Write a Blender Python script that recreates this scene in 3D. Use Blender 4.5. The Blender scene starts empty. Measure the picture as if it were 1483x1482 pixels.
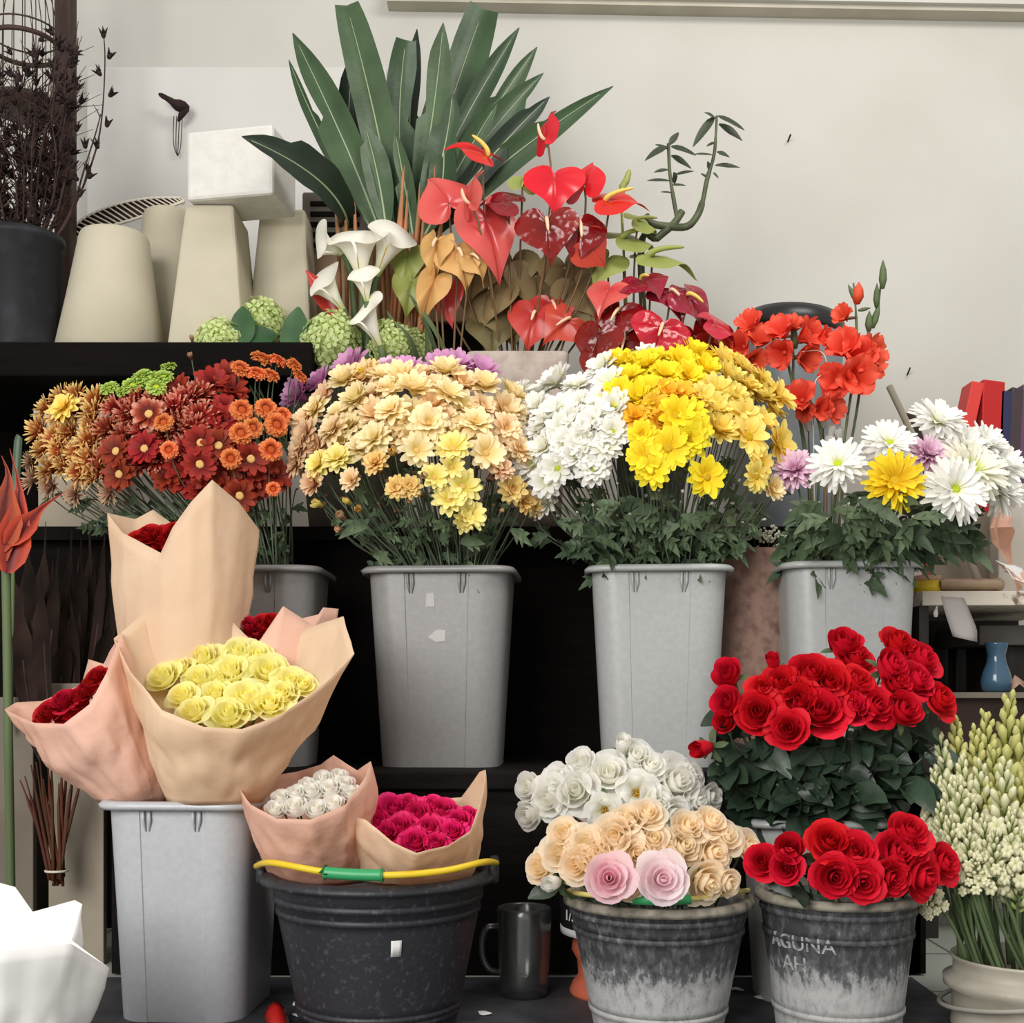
import bpy, math, random
from mathutils import Vector, Matrix, noise
PI = math.pi
R = random.Random(11)
C = bpy.context.scene.collection
F, CX, HV, CAMH = 1700.0, 741.5, 1000.0, 0.539


def P(u, v, d):
    """a point seen at pixel u, v of the photograph when it stands d metres into the stall"""
    return Vector(((u - CX) * d / F, d, CAMH + (HV - v) * d / F))


def S(px, d):
    return px * d / F


# ---------------------------------------------------------------- materials
def lin(c):
    c = c / 255.0
    return c / 12.92 if c <= 0.04045 else ((c + 0.055) / 1.055) ** 2.4


def rgb(r, g, b):
    return (lin(r), lin(g), lin(b), 1.0)


def mat(name, col, rough=0.6, spec=0.4, col2=None, scale=20.0, lo=0.35, hi=0.65, bump=0.0, bscale=60.0, var=0.0,
        metal=0.0, stretch=None, trans=0.0, coat=0.0, detail=4.0, sss=0.0):
    m = bpy.data.materials.new(name)
    m.use_nodes = True
    nt = m.node_tree
    b = nt.nodes['Principled BSDF']
    b.inputs['Roughness'].default_value = rough
    b.inputs['Specular IOR Level'].default_value = spec
    b.inputs['Metallic'].default_value = metal
    b.inputs['Base Color'].default_value = col
    if coat:
        b.inputs['Coat Weight'].default_value = coat
        b.inputs['Coat Roughness'].default_value = 0.08
    L = nt.links.new
    tc = nt.nodes.new('ShaderNodeTexCoord')
    src = tc.outputs['Object']
    if stretch:
        mp = nt.nodes.new('ShaderNodeMapping')
        mp.inputs['Scale'].default_value = stretch
        L(src, mp.inputs['Vector'])
        src = mp.outputs['Vector']
    out = None
    if col2:
        n = nt.nodes.new('ShaderNodeTexNoise')
        n.inputs['Scale'].default_value = scale
        n.inputs['Detail'].default_value = detail
        L(src, n.inputs['Vector'])
        rp = nt.nodes.new('ShaderNodeValToRGB')
        rp.color_ramp.elements[0].position = lo
        rp.color_ramp.elements[1].position = hi
        rp.color_ramp.elements[0].color = col
        rp.color_ramp.elements[1].color = col2
        L(n.outputs['Fac'], rp.inputs['Fac'])
        out = rp.outputs['Color']
    if var:
        out = vary(nt, out, col, var)
    if out is not None:
        L(out, b.inputs['Base Color'])
    if bump:
        n2 = nt.nodes.new('ShaderNodeTexNoise')
        n2.inputs['Scale'].default_value = bscale
        n2.inputs['Detail'].default_value = 5
        L(src, n2.inputs['Vector'])
        bp = nt.nodes.new('ShaderNodeBump')
        bp.inputs['Strength'].default_value = bump
        bp.inputs['Distance'].default_value = 0.01
        L(n2.outputs['Fac'], bp.inputs['Height'])
        L(bp.outputs['Normal'], b.inputs['Normal'])
    if trans:
        add_trans(nt, b, out, col, trans)
    return m


def vary(nt, out, col, var):
    oi = nt.nodes.new('ShaderNodeObjectInfo')
    hs = nt.nodes.new('ShaderNodeHueSaturation')
    mr = nt.nodes.new('ShaderNodeMapRange')
    mr.inputs['To Min'].default_value = 1 - var
    mr.inputs['To Max'].default_value = 1 + var
    nt.links.new(oi.outputs['Random'], mr.inputs['Value'])
    nt.links.new(mr.outputs['Result'], hs.inputs['Value'])
    m2 = nt.nodes.new('ShaderNodeMapRange')
    m2.inputs['To Min'].default_value = 0.5 + var * 0.06
    m2.inputs['To Max'].default_value = 0.5 - var * 0.06
    nt.links.new(oi.outputs['Random'], m2.inputs['Value'])
    nt.links.new(m2.outputs['Result'], hs.inputs['Hue'])
    if out is not None:
        nt.links.new(out, hs.inputs['Color'])
    else:
        hs.inputs['Color'].default_value = col
    return hs.outputs['Color']


def add_trans(nt, b, out, col, w):
    t = nt.nodes.new('ShaderNodeBsdfTranslucent')
    t.inputs['Color'].default_value = col
    if out is not None:
        nt.links.new(out, t.inputs['Color'])
    mx = nt.nodes.new('ShaderNodeMixShader')
    mx.inputs['Fac'].default_value = w
    o = nt.nodes['Material Output']
    nt.links.new(b.outputs['BSDF'], mx.inputs[1])
    nt.links.new(t.outputs['BSDF'], mx.inputs[2])
    nt.links.new(mx.outputs['Shader'], o.inputs['Surface'])


def petal(name, base, tip, rough=0.55, spec=0.25, var=0.1, p0=0.15, p1=0.8, trans=0.3, mid=None, bump=0.0):
    """petal tissue: its own colour runs from the base to the tip along attribute t"""
    m = bpy.data.materials.new(name)
    m.use_nodes = True
    nt = m.node_tree
    b = nt.nodes['Principled BSDF']
    b.inputs['Roughness'].default_value = rough
    b.inputs['Specular IOR Level'].default_value = spec
    a = nt.nodes.new('ShaderNodeAttribute')
    a.attribute_name = 't'
    rp = nt.nodes.new('ShaderNodeValToRGB')
    e = rp.color_ramp.elements
    e[0].position, e[0].color = p0, base
    e[1].position, e[1].color = p1, tip
    if mid:
        k = e.new((p0 + p1) / 2)
        k.color = mid
    nt.links.new(a.outputs['Fac'], rp.inputs['Fac'])
    out = vary(nt, rp.outputs['Color'], base, var)
    nt.links.new(out, b.inputs['Base Color'])
    if bump:
        tc = nt.nodes.new('ShaderNodeTexCoord')
        n2 = nt.nodes.new('ShaderNodeTexVoronoi')
        n2.feature = 'SMOOTH_F1'
        n2.inputs['Scale'].default_value = 5
        nt.links.new(tc.outputs['Object'], n2.inputs['Vector'])
        bp = nt.nodes.new('ShaderNodeBump')
        bp.inputs['Strength'].default_value = bump
        bp.inputs['Distance'].default_value = 0.15
        nt.links.new(n2.outputs['Distance'], bp.inputs['Height'])
        nt.links.new(bp.outputs['Normal'], b.inputs['Normal'])
    if trans:
        add_trans(nt, b, out, tip, trans)
    return m


# ---------------------------------------------------------------- mesh building
class MB:
    def __init__(s):
        s.v, s.f, s.t = [], [], []

    def add(s, pts, faces, t=0.0):
        o = len(s.v)
        s.v += [Vector(p) for p in pts]
        s.t += list(t) if hasattr(t, '__len__') else [t] * len(pts)
        s.f += [tuple(i + o for i in f) for f in faces]

    def grid(s, rows, closed=False, t=None):
        n, m = len(rows), len(rows[0])
        fs = []
        for i in range(n - 1):
            for j in range(m if closed else m - 1):
                k = (j + 1) % m
                fs.append((i * m + j, i * m + k, (i + 1) * m + k, (i + 1) * m + j))
        s.add([p for r in rows for p in r], fs, t if t is not None else 0.0)

    def box(s, a, b, rot=0.0, piv=None):
        x0, y0, z0 = a
        x1, y1, z1 = b
        ps = [Vector(p) for p in ((x0, y0, z0), (x1, y0, z0), (x1, y1, z0), (x0, y1, z0), (x0, y0, z1), (x1, y0, z1), (x1, y1, z1), (x0, y1, z1))]
        if rot:
            c = Vector(piv) if piv else sum(ps, Vector()) / 8
            M = Matrix.Rotation(rot, 3, 'Z')
            ps = [M @ (p - c) + c for p in ps]
        s.add(ps, [(0, 3, 2, 1), (4, 5, 6, 7), (0, 1, 5, 4), (1, 2, 6, 5), (2, 3, 7, 6), (3, 0, 4, 7)])

    def tube(s, path, rad, n=6, cap=True, t0=0.0, t1=1.0):
        path = [Vector(p) for p in path]
        k = len(path)
        rads = list(rad) if hasattr(rad, '__len__') else [rad] * k
        rows, ts = [], []
        up = Vector((0.31, -0.87, 0.4)).normalized()
        for i, p in enumerate(path):
            tg = path[min(i + 1, k - 1)] - path[max(i - 1, 0)]
            if tg.length < 1e-9:
                tg = Vector((0, 0, 1))
            tg.normalize()
            a = up - tg * up.dot(tg)
            if a.length < 1e-3:
                a = tg.orthogonal()
            a.normalize()
            up = a
            b = tg.cross(a)
            rows.append([p + (a * math.cos(2 * PI * j / n) + b * math.sin(2 * PI * j / n)) * rads[i] for j in range(n)])
            ts += [t0 + (t1 - t0) * i / max(1, k - 1)] * n
        o = len(s.v)
        s.grid(rows, True, ts)
        if cap:
            s.f.append(tuple(o + j for j in range(n))[::-1])
            s.f.append(tuple(o + (k - 1) * n + j for j in range(n)))

    def lathe(s, prof, c=(0, 0, 0), n=32, M=None, sx=1.0, sy=1.0):
        c = Vector(c)
        rows = []
        for r, z in prof:
            row = [Vector((r * sx * math.cos(2 * PI * j / n), r * sy * math.sin(2 * PI * j / n), z)) for j in range(n)]
            rows.append([(M @ p if M else p) + c for p in row])
        ts = [i / max(1, len(prof) - 1) for i in range(len(prof)) for j in range(n)]
        s.grid(rows, True, ts)

    def ball(s, c, rx, ry, rz, n=8, m=6, M=None, t=0.0):
        c = Vector(c)
        rows = []
        for i in range(m + 1):
            th = PI * i / m
            row = []
            for j in range(n):
                a = 2 * PI * j / n
                q = Vector((rx * math.sin(th) * math.cos(a), ry * math.sin(th) * math.sin(a), -rz * math.cos(th)))
                row.append((M @ q if M else q) + c)
            rows.append(row)
        s.grid(rows, True, [t] * (n * (m + 1)))

    def mesh(s, name, m, smooth=True, org=None, sharp=0):
        me = bpy.data.meshes.new(name)
        o = Vector(org) if org is not None else Vector()
        me.from_pydata([tuple(p - o) for p in s.v], [], s.f)
        at = me.attributes.new('t', 'FLOAT', 'POINT')
        at.data.foreach_set('value', s.t)
        if m:
            me.materials.append(m)
        if smooth:
            me.polygons.foreach_set('use_smooth', [True] * len(me.polygons))
        if smooth and sharp:
            me.set_sharp_from_angle(angle=math.radians(sharp))
        me.update()
        return me

    def build(s, name, m, parent=None, smooth=True, bevel=0.0, solid=0.0, label=None, sub=0, sharp=0):
        org = worldloc(parent) if parent else None
        o = bpy.data.objects.new(name, s.mesh(name, m, smooth, org, sharp))
        C.objects.link(o)
        if parent:
            o.parent = parent
        if solid:
            x = o.modifiers.new('solid', 'SOLIDIFY')
            x.thickness = solid
            x.offset = 0
        if bevel:
            x = o.modifiers.new('bevel', 'BEVEL')
            x.width = bevel
            x.segments = 2
            x.limit_method = 'ANGLE'
        if sub:
            x = o.modifiers.new('sub', 'SUBSURF')
            x.levels = sub
            x.render_levels = sub
        if label:
            o['label'] = label
        return o


def worldloc(o):
    l = Vector()
    while o:
        l = l + o.location
        o = o.parent
    return l


def tag(o, label, cat, group=None, kind=None):
    o['label'] = label
    o['category'] = cat
    if group:
        o['group'] = group
    if kind:
        o['kind'] = kind
    return o


def thing(name, label, cat, loc=(0, 0, 0), group=None):
    o = bpy.data.objects.new(name, None)
    o.empty_display_size = 0.02
    C.objects.link(o)
    o.location = loc
    return tag(o, label, cat, group)


def struct(name, mb, m, **k):
    o = mb.build(name, m, **k)
    o['kind'] = 'structure'
    return o


def place(name, me, parent, M):
    """an object that shares mesh data, as a part of its thing; M in world space"""
    o = bpy.data.objects.new(name, me)
    C.objects.link(o)
    o.parent = parent
    o.matrix_local = Matrix.Translation(-worldloc(parent)) @ M
    return o


def orient(n, up=None, spin=0.0):
    z = Vector(n).normalized()
    y = Vector(up) if up is not None else Vector((0, 0, 1))
    y = y - z * y.dot(z)
    if y.length < 1e-3:
        y = z.orthogonal()
    y.normalize()
    x = y.cross(z)
    M = Matrix((x, y, z)).transposed()
    if spin:
        M = M @ Matrix.Rotation(spin, 3, 'Z')
    return M


def TRS(p, M3, s):
    return Matrix.Translation(p) @ M3.to_4x4() @ Matrix.Diagonal((s, s, s, 1))


def bez(a, b, c, n):
    return [a * (1 - t) ** 2 + b * 2 * t * (1 - t) + c * t * t for t in [i / n for i in range(n + 1)]]


def spline(pts, n=4):
    """Catmull-Rom through pts"""
    pts = [Vector(p) for p in pts]
    out = []
    for i in range(len(pts) - 1):
        p0, p1, p2, p3 = pts[max(i - 1, 0)], pts[i], pts[i + 1], pts[min(i + 2, len(pts) - 1)]
        for k in range(n):
            t = k / n
            out.append(0.5 * ((2 * p1) + (p2 - p0) * t + (2 * p0 - 5 * p1 + 4 * p2 - p3) * t * t + (3 * p1 - p0 - 3 * p2 + p3) * t ** 3))
    out.append(pts[-1])
    return out


def ribbon(mb, path, widths, face, fold=0.25, wav=0.0, rng=R):
    """a blade along a path: V-folded about its midrib, facing the given direction"""
    path = [Vector(p) for p in path]
    k = len(path)
    face = Vector(face).normalized()
    rows, ts = [], []
    ph = rng.uniform(0, 6)
    for i, p in enumerate(path):
        tg = (path[min(i + 1, k - 1)] - path[max(i - 1, 0)]).normalized()
        sd = tg.cross(face)
        if sd.length < 1e-3:
            sd = tg.orthogonal()
        sd.normalize()
        nr = sd.cross(tg)
        w0 = widths[i]
        row = []
        for q in (-1, -0.55, 0, 0.55, 1):
            w = w0 if not isinstance(w0, tuple) else (w0[0] if q < 0 else w0[1])
            row.append(p + sd * w * q + nr * (abs(q) * fold * w + wav * w * math.sin(ph + i * 1.3 + q * 1.5) * abs(q)))
            ts.append(abs(q))
        rows.append(row)
    mb.grid(rows, False, ts)


def oval_leaf(mb, base, direction, length, width, face, droop=0.15, fold=0.2, n=5, rng=R):
    d = Vector(direction).normalized()
    pth = [Vector(base) + d * length * t + Vector((0, 0, -droop * length * t * t)) for t in [i / n for i in range(n + 1)]]
    ws = [width * (math.sin(PI * (0.04 + 0.94 * (i / n)) ** 0.8) ** 0.8) for i in range(n + 1)]
    ribbon(mb, pth, ws, face, fold, 0.08, rng)


ORD = ['first', 'second', 'third', 'fourth', 'fifth', 'sixth', 'seventh', 'eighth', 'ninth', 'tenth', 'eleventh', 'twelfth', 'thirteenth', 'fourteenth', 'fifteenth', 'sixteenth']


def rowlabels(pts, nrows, what, where):
    """labels that count each flower along its row, from the points' own places"""
    names = {1: [''], 2: ['upper ', 'lower '], 3: ['top ', 'middle ', 'bottom '], 4: ['top ', 'second ', 'third ', 'bottom ']}[nrows]
    idx = sorted(range(len(pts)), key=lambda i: pts[i][1])
    out = [None] * len(pts)
    per = math.ceil(len(pts) / nrows)
    for r in range(nrows):
        row = sorted(idx[r * per:(r + 1) * per], key=lambda i: pts[i][0])
        for k, i in enumerate(row):
            w = what[i] if isinstance(what, (list, tuple)) else what
            out[i] = f"{w}, {ORD[k]} from left in the {names[r]}row {where}"
    return out
# ================================================================ camera, light
cam = bpy.data.cameras.new('camera')
cam.sensor_fit = 'HORIZONTAL'
cam.sensor_width = 36
cam.lens = F / 1483 * 36
cam.shift_y = (HV - 741.0) / 1483
co = bpy.data.objects.new('camera', cam)
C.objects.link(co)
co.location = (0, 0, CAMH)
co.rotation_euler = (PI / 2, 0, 0)
sc = bpy.context.scene
sc.camera = co
sc.view_settings.view_transform = 'Standard'
sc.view_settings.look = 'None'
sc.view_settings.gamma = 1
sc.view_settings.exposure = 0.1
w = bpy.data.worlds.new('world')
sc.world = w
w.use_nodes = True
w.node_tree.nodes['Background'].inputs['Color'].default_value = (1.0, 0.98, 0.95, 1)
w.node_tree.nodes['Background'].inputs['Strength'].default_value = 0.50


def area(name, loc, target, sx, sy, power, col=(1, 1, 1)):
    l = bpy.data.lights.new(name, 'AREA')
    l.shape = 'RECTANGLE'
    l.size, l.size_y = sx, sy
    l.energy = power
    l.color = col
    o = bpy.data.objects.new(name, l)
    C.objects.link(o)
    o.location = loc
    o.rotation_euler = (Vector(target) - Vector(loc)).to_track_quat('-Z', 'Y').to_euler()
    return o


area('shopfront_daylight', (-1.6, -1.4, 1.75), (0.15, 2.2, 0.35), 2.0, 1.9, 122, (1.0, 0.985, 0.96))
area('ceiling_lamp', (1.1, 1.2, 3.0), (0.8, 2.9, 1.0), 1.4, 0.6, 32, (1.0, 0.96, 0.9))

# ================================================================ materials
M = {}
M['wall'] = mat('wall_paint', rgb(199, 197, 190), 0.8, 0.2, rgb(192, 190, 182), 2.5, bump=0.06, bscale=35)
M['wall_low'] = mat('wall_plaster_lit', rgb(213, 211, 206), 0.85, 0.2, rgb(206, 204, 199), 3, bump=0.08, bscale=30)  # paler tone stands in for the shade on the wall above it
M['beam'] = mat('beam_paint', rgb(190, 184, 170), 0.7, 0.2, rgb(176, 170, 155), 6)
M['tile'] = mat('floor_tile_glaze', rgb(168, 172, 164), 0.4, 0.4, rgb(150, 154, 146), 8, bump=0.03)
M['mat'] = mat('dark_rubber', rgb(52, 52, 55), 0.6, 0.4, rgb(74, 74, 78), 14, bump=0.1, bscale=90)
M['black'] = mat('black_painted_wood', rgb(22, 18, 17), 0.75, 0.12, rgb(13, 11, 10), 9, bump=0.1, bscale=50, stretch=(1, 1, 6))
M['shelfblack'] = mat('dark_wood', rgb(17, 12, 10), 0.8, 0.08, rgb(10, 7, 6), 8, stretch=(1, 8, 8))  # dark wood, near black so its colour also holds the recess shade
M['board'] = mat('pale_fibreboard', rgb(160, 150, 134), 0.8, 0.2, rgb(148, 138, 122), 6)
M['board2'] = mat('grey_board', rgb(126, 117, 106), 0.8, 0.2, rgb(112, 103, 92), 5, bump=0.05)
M['foam'] = mat('white_foam', rgb(218, 215, 209), 0.8, 0.2, rgb(210, 207, 200), 40, bump=0.1, bscale=120)
M['foamboard'] = mat('white_board', rgb(196, 190, 180), 0.8, 0.2, rgb(184, 178, 168), 5)
M['cone'] = mat('cream_plaster', rgb(192, 184, 164), 0.8, 0.2, rgb(184, 176, 154), 6, bump=0.05)
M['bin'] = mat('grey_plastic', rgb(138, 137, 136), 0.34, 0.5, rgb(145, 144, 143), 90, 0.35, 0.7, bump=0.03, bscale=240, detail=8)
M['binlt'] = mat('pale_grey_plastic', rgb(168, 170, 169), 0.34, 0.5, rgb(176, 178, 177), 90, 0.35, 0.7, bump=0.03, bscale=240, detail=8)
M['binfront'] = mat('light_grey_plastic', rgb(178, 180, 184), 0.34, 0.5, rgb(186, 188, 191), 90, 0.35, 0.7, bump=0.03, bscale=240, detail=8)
M['scuff'] = mat('pale_scuff', rgb(186, 184, 182), 0.7, 0.2)
M['blackbucket'] = mat('black_bucket_plastic', rgb(44, 45, 50), 0.5, 0.45, rgb(84, 84, 89), 110, 0.56, 0.78, bump=0.06, bscale=120, detail=8)
M['oldbucket'] = None
M['pailblack'] = mat('dull_black_plastic', rgb(30, 30, 34), .6, .3, rgb(46, 46, 52), 20, .5, .75)
M['yellow'] = mat('yellow_plastic', rgb(226, 192, 40), 0.4, 0.5)
M['green'] = mat('green_plastic', rgb(50, 150, 92), 0.4, 0.5, var=0.02)
M['concrete'] = mat('pink_grey_concrete', rgb(186, 172, 162), 0.9, 0.2, rgb(160, 146, 136), 26, 0.4, 0.7, bump=0.25, bscale=70)
M['terra'] = mat('speckled_terracotta', rgb(154, 124, 112), 0.9, 0.2, rgb(112, 86, 76), 40, 0.45, 0.75, bump=0.25, bscale=90)
M['orange_clay'] = mat('orange_clay', rgb(192, 98, 72), 0.75, 0.3, rgb(180, 88, 64), 12)
M['wood'] = mat('brown_wood', rgb(62, 44, 34), 0.6, 0.3, rgb(44, 30, 24), 10, stretch=(6, 6, 1))
M['twig'] = mat('dry_twig', rgb(74, 56, 50), 0.8, 0.2, rgb(54, 40, 38), 30, var=0.2)
M['pod'] = mat('dry_pod', rgb(52, 36, 36), 0.8, 0.2, rgb(36, 26, 28), 60, var=0.2)
M['wire'] = mat('white_wire', rgb(214, 206, 190), 0.5, 0.4)
M['cage'] = mat('cane', rgb(70, 54, 46), 0.6, 0.3)
M['kraft'] = mat('kraft_paper', rgb(246, 222, 194), 0.75, 0.15, rgb(239, 211, 181), 7, trans=0.4, bump=0.6, bscale=11, var=0.02)
M['kraftpink'] = mat('pink_brown_paper', rgb(246, 210, 190), 0.75, 0.15, rgb(238, 198, 176), 7, trans=0.4, bump=0.8, bscale=13, var=0.02)
M['whitepaper'] = mat('white_paper', rgb(250, 249, 247), 0.7, 0.15, trans=0.3, bump=0.2, bscale=12)
M['stem'] = mat('green_stem', rgb(84, 100, 66), 0.6, 0.3, var=0.2)
M['stemdark'] = mat('dark_green_stem', rgb(88, 100, 78), 0.6, 0.3, var=0.25)
M['leaf'] = mat('chrysanthemum_leaf', rgb(66, 82, 58), 0.55, 0.35, rgb(84, 102, 74), 40, var=0.25, bump=0.1)
M['leafrose'] = mat('rose_leaf', rgb(38, 54, 40), 0.42, 0.45, rgb(50, 68, 52), 30, var=0.2, bump=0.1)
M['bigleaf'] = mat('strelitzia_leaf', rgb(44, 66, 38), 0.42, 0.45, rgb(58, 82, 50), 9, stretch=(1, 1, 1), var=0.2, bump=0.06, bscale=80)
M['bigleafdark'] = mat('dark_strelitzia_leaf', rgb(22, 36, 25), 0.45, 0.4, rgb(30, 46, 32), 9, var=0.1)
M['midrib'] = mat('pale_midrib', rgb(150, 166, 130), 0.5, 0.3)
M['stalkor'] = mat('orange_stalk', rgb(196, 128, 92), 0.5, 0.3, rgb(150, 110, 70), 8, var=0.15)
M['brownstem'] = mat('brown_stem', rgb(110, 86, 56), 0.5, 0.4, var=0.25)
M['hydra'] = petal('hydrangea_floret', rgb(178, 198, 108), rgb(218, 230, 170), var=0.08, trans=.4)
M['hydraleaf'] = mat('hydrangea_leaf', rgb(44, 76, 42), 0.5, 0.4, rgb(58, 94, 54), 18, var=0.15)
M['glass'] = None
g = bpy.data.materials.new('clear_glass')
g.use_nodes = True
nt = g.node_tree
tr_, gl_, mx_, lw_ = (nt.nodes.new(k) for k in ('ShaderNodeBsdfTransparent', 'ShaderNodeBsdfGlossy', 'ShaderNodeMixShader', 'ShaderNodeLayerWeight'))
lw_.inputs['Blend'].default_value = 0.5
gl_.inputs['Roughness'].default_value = 0.22
tr_.inputs['Color'].default_value = (.93, .94, .93, 1)
nt.links.new(lw_.outputs['Fresnel'], mx_.inputs['Fac'])
nt.links.new(tr_.outputs['BSDF'], mx_.inputs[1])
nt.links.new(gl_.outputs['BSDF'], mx_.inputs[2])
df_, m2_ = nt.nodes.new('ShaderNodeBsdfDiffuse'), nt.nodes.new('ShaderNodeMixShader')
m2_.inputs['Fac'].default_value = .03
nt.links.new(mx_.outputs['Shader'], m2_.inputs[1])
nt.links.new(df_.outputs['BSDF'], m2_.inputs[2])
nt.links.new(m2_.outputs['Shader'], nt.nodes['Material Output'].inputs['Surface'])
M['glass'] = g


def old_bucket(name, org_z0, z1):
    """worn black rubber with grey-white water scale low on its wall (a stain with its own ragged edge)"""
    m = bpy.data.materials.new(name)
    m.use_nodes = True
    nt = m.node_tree
    b = nt.nodes['Principled BSDF']
    b.inputs['Roughness'].default_value = 0.6
    L = nt.links.new
    N = nt.nodes.new
    tc = N('ShaderNodeTexCoord')
    mp = N('ShaderNodeMapping')
    mp.inputs['Scale'].default_value = (1, 1, 0.5)
    L(tc.outputs['Object'], mp.inputs['Vector'])
    n = N('ShaderNodeTexNoise')
    n.inputs['Scale'].default_value = 75
    n.inputs['Detail'].default_value = 9
    n.inputs['Roughness'].default_value = 0.7
    L(mp.outputs['Vector'], n.inputs['Vector'])
    sx = N('ShaderNodeSeparateXYZ')
    L(tc.outputs['Object'], sx.inputs['Vector'])
    mr = N('ShaderNodeMapRange')
    mr.inputs['From Min'].default_value = z1 * .38
    mr.inputs['From Max'].default_value = z1 * .66
    mr.inputs['To Min'].default_value = 0.27
    mr.inputs['To Max'].default_value = -0.06
    L(sx.outputs['Z'], mr.inputs['Value'])
    ad = N('ShaderNodeMath')
    ad.operation = 'ADD'
    L(n.outputs['Fac'], ad.inputs[0])
    L(mr.outputs['Result'], ad.inputs[1])
    rp = N('ShaderNodeValToRGB')
    e = rp.color_ramp.elements
    e[0].position, e[0].color = 0.40, rgb(58, 59, 61)
    e[1].position, e[1].color = 0.80, rgb(182, 182, 180)
    k = e.new(0.56)
    k.color = rgb(98, 99, 101)
    k = e.new(0.63)
    k.color = rgb(150, 150, 150)
    L(ad.outputs['Value'], rp.inputs['Fac'])
    L(rp.outputs['Color'], b.inputs['Base Color'])
    bp = N('ShaderNodeBump')
    bp.inputs['Strength'].default_value = 0.25
    bp.inputs['Distance'].default_value = 0.01
    L(n.outputs['Fac'], bp.inputs['Height'])
    L(bp.outputs['Normal'], b.inputs['Normal'])
    return m


def tile_floor():
    m = bpy.data.materials.new('glazed_floor_tile')
    m.use_nodes = True
    nt = m.node_tree
    b = nt.nodes['Principled BSDF']
    b.inputs['Roughness'].default_value = 0.45
    br = nt.nodes.new('ShaderNodeTexBrick')
    br.offset = 0
    br.inputs['Scale'].default_value = 1
    br.inputs['Mortar Size'].default_value = 0.004
    br.inputs['Brick Width'].default_value = 0.3
    br.inputs['Row Height'].default_value = 0.3
    br.inputs['Color1'].default_value = rgb(176, 180, 170)
    br.inputs['Color2'].default_value = rgb(164, 168, 158)
    br.inputs['Mortar'].default_value = rgb(110, 112, 104)
    tc = nt.nodes.new('ShaderNodeTexCoord')
    nt.links.new(tc.outputs['Object'], br.inputs['Vector'])
    nt.links.new(br.outputs['Color'], b.inputs['Base Color'])
    return m


M['tile'] = tile_floor()

# ================================================================ setting
m = MB(); m.box((-4, -2.0, -0.05), (4, 3.4, 0.0)); struct('floor', m, M['tile'], smooth=False)
m = MB(); m.box((-4, 3.25, 0.0), (4, 3.4, 3.4)); struct('wall_back', m, M['wall'], smooth=False)
zl = P(0, 96, 3.2).z
m = MB(); m.box((P(125, 0, 3.2).x, 3.2, 0.0), (P(560, 0, 3.2).x, 3.25, zl)); struct('trim_1', m, M['wall_low'], smooth=False, bevel=0.006)
a = P(560, 1, 3.2); bb = P(2700, 38, 3.2)
m = MB()
m.add([(a.x, 3.2, a.z), (bb.x, 3.2, bb.z), (bb.x, 3.25, bb.z), (a.x, 3.25, a.z), (a.x, 3.2, a.z + .3), (bb.x, 3.2, bb.z + .3), (bb.x, 3.25, bb.z + .3), (a.x, 3.25, a.z + .3)],
      [(0, 3, 2, 1), (4, 5, 6, 7), (0, 1, 5, 4), (1, 2, 6, 5), (2, 3, 7, 6), (3, 0, 4, 7)])
struct('trim_2', m, M['beam'], smooth=False)
m = MB()
m.add([(a.x, 3.185, a.z + .012), (bb.x, 3.185, bb.z + .012), (bb.x, 3.2, bb.z + .012), (a.x, 3.2, a.z + .012), (a.x, 3.185, a.z + .03), (bb.x, 3.185, bb.z + .03), (bb.x, 3.2, bb.z + .03), (a.x, 3.2, a.z + .03)],
      [(0, 3, 2, 1), (4, 5, 6, 7), (0, 1, 5, 4), (1, 2, 6, 5), (2, 3, 7, 6), (3, 0, 4, 7)])
struct('trim_3', m, M['wall'], smooth=False)

# dark sheet on the floor in front
m = MB(); m.box((-2.2, 0.9, 0.0), (0.745, 2.19, 0.004))
tag(m.build('floor_mat', M['mat'], smooth=False), 'dark grey rubber sheet on the floor under the front buckets', 'mat')

# black display stand
ZS = 0.3865          # lower step
ZM = 0.905           # middle shelf
ZU = P(0, 495, 2.55).z
xl = P(150, 0, 2.2).x
xr = P(1345, 0, 2.2).x
st = thing('display_stand', 'black tiered wooden display stand behind the buckets', 'display stand', (0, 2.4, 0))
m = MB(); m.box((xl, 2.2, ZS - .035), (xr, 2.66, ZS)); m.build('step_board', M['black'], st, smooth=False, bevel=0.004)
m = MB(); m.box((xl + .01, 2.215, 0.004), (xr - .01, 2.235, ZS - .035)); m.build('riser', M['black'], st, smooth=False)
m = MB(); m.box((-1.5, 2.66, 0.0), (xr + .02, 2.68, ZM - .03)); m.build('back_panel', M['shelfblack'], st, smooth=False)  # black sheet also stands in for the deep shade between the bins
m = MB(); m.box((-1.5, 2.62, ZM - .03), (xr + .02, 3.18, ZM)); m.build('middle_shelf', M['shelfblack'], st, smooth=False)
xu = P(452, 0, 2.55).x
m = MB(); m.box((-1.9, 2.55, ZU - .075), (xu, 3.18, ZU)); m.build('upper_shelf', M['shelfblack'], st, smooth=False, bevel=0.004)
m = MB(); m.box((-1.9, 3.1, ZM), (xu, 3.12, ZU - .075)); m.build('upper_back_panel', M['shelfblack'], st, smooth=False)
m = MB(); m.box((xu - .05, 3.05, ZM), (xu, 3.1, ZU - .075)); m.build('shelf_post', M['shelfblack'], st, smooth=False)
m = MB(); m.box((xr - .05, 2.215, 0.004), (xr, 2.26, ZS - .035)); m.build('leg', M['black'], st, smooth=False)

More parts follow.
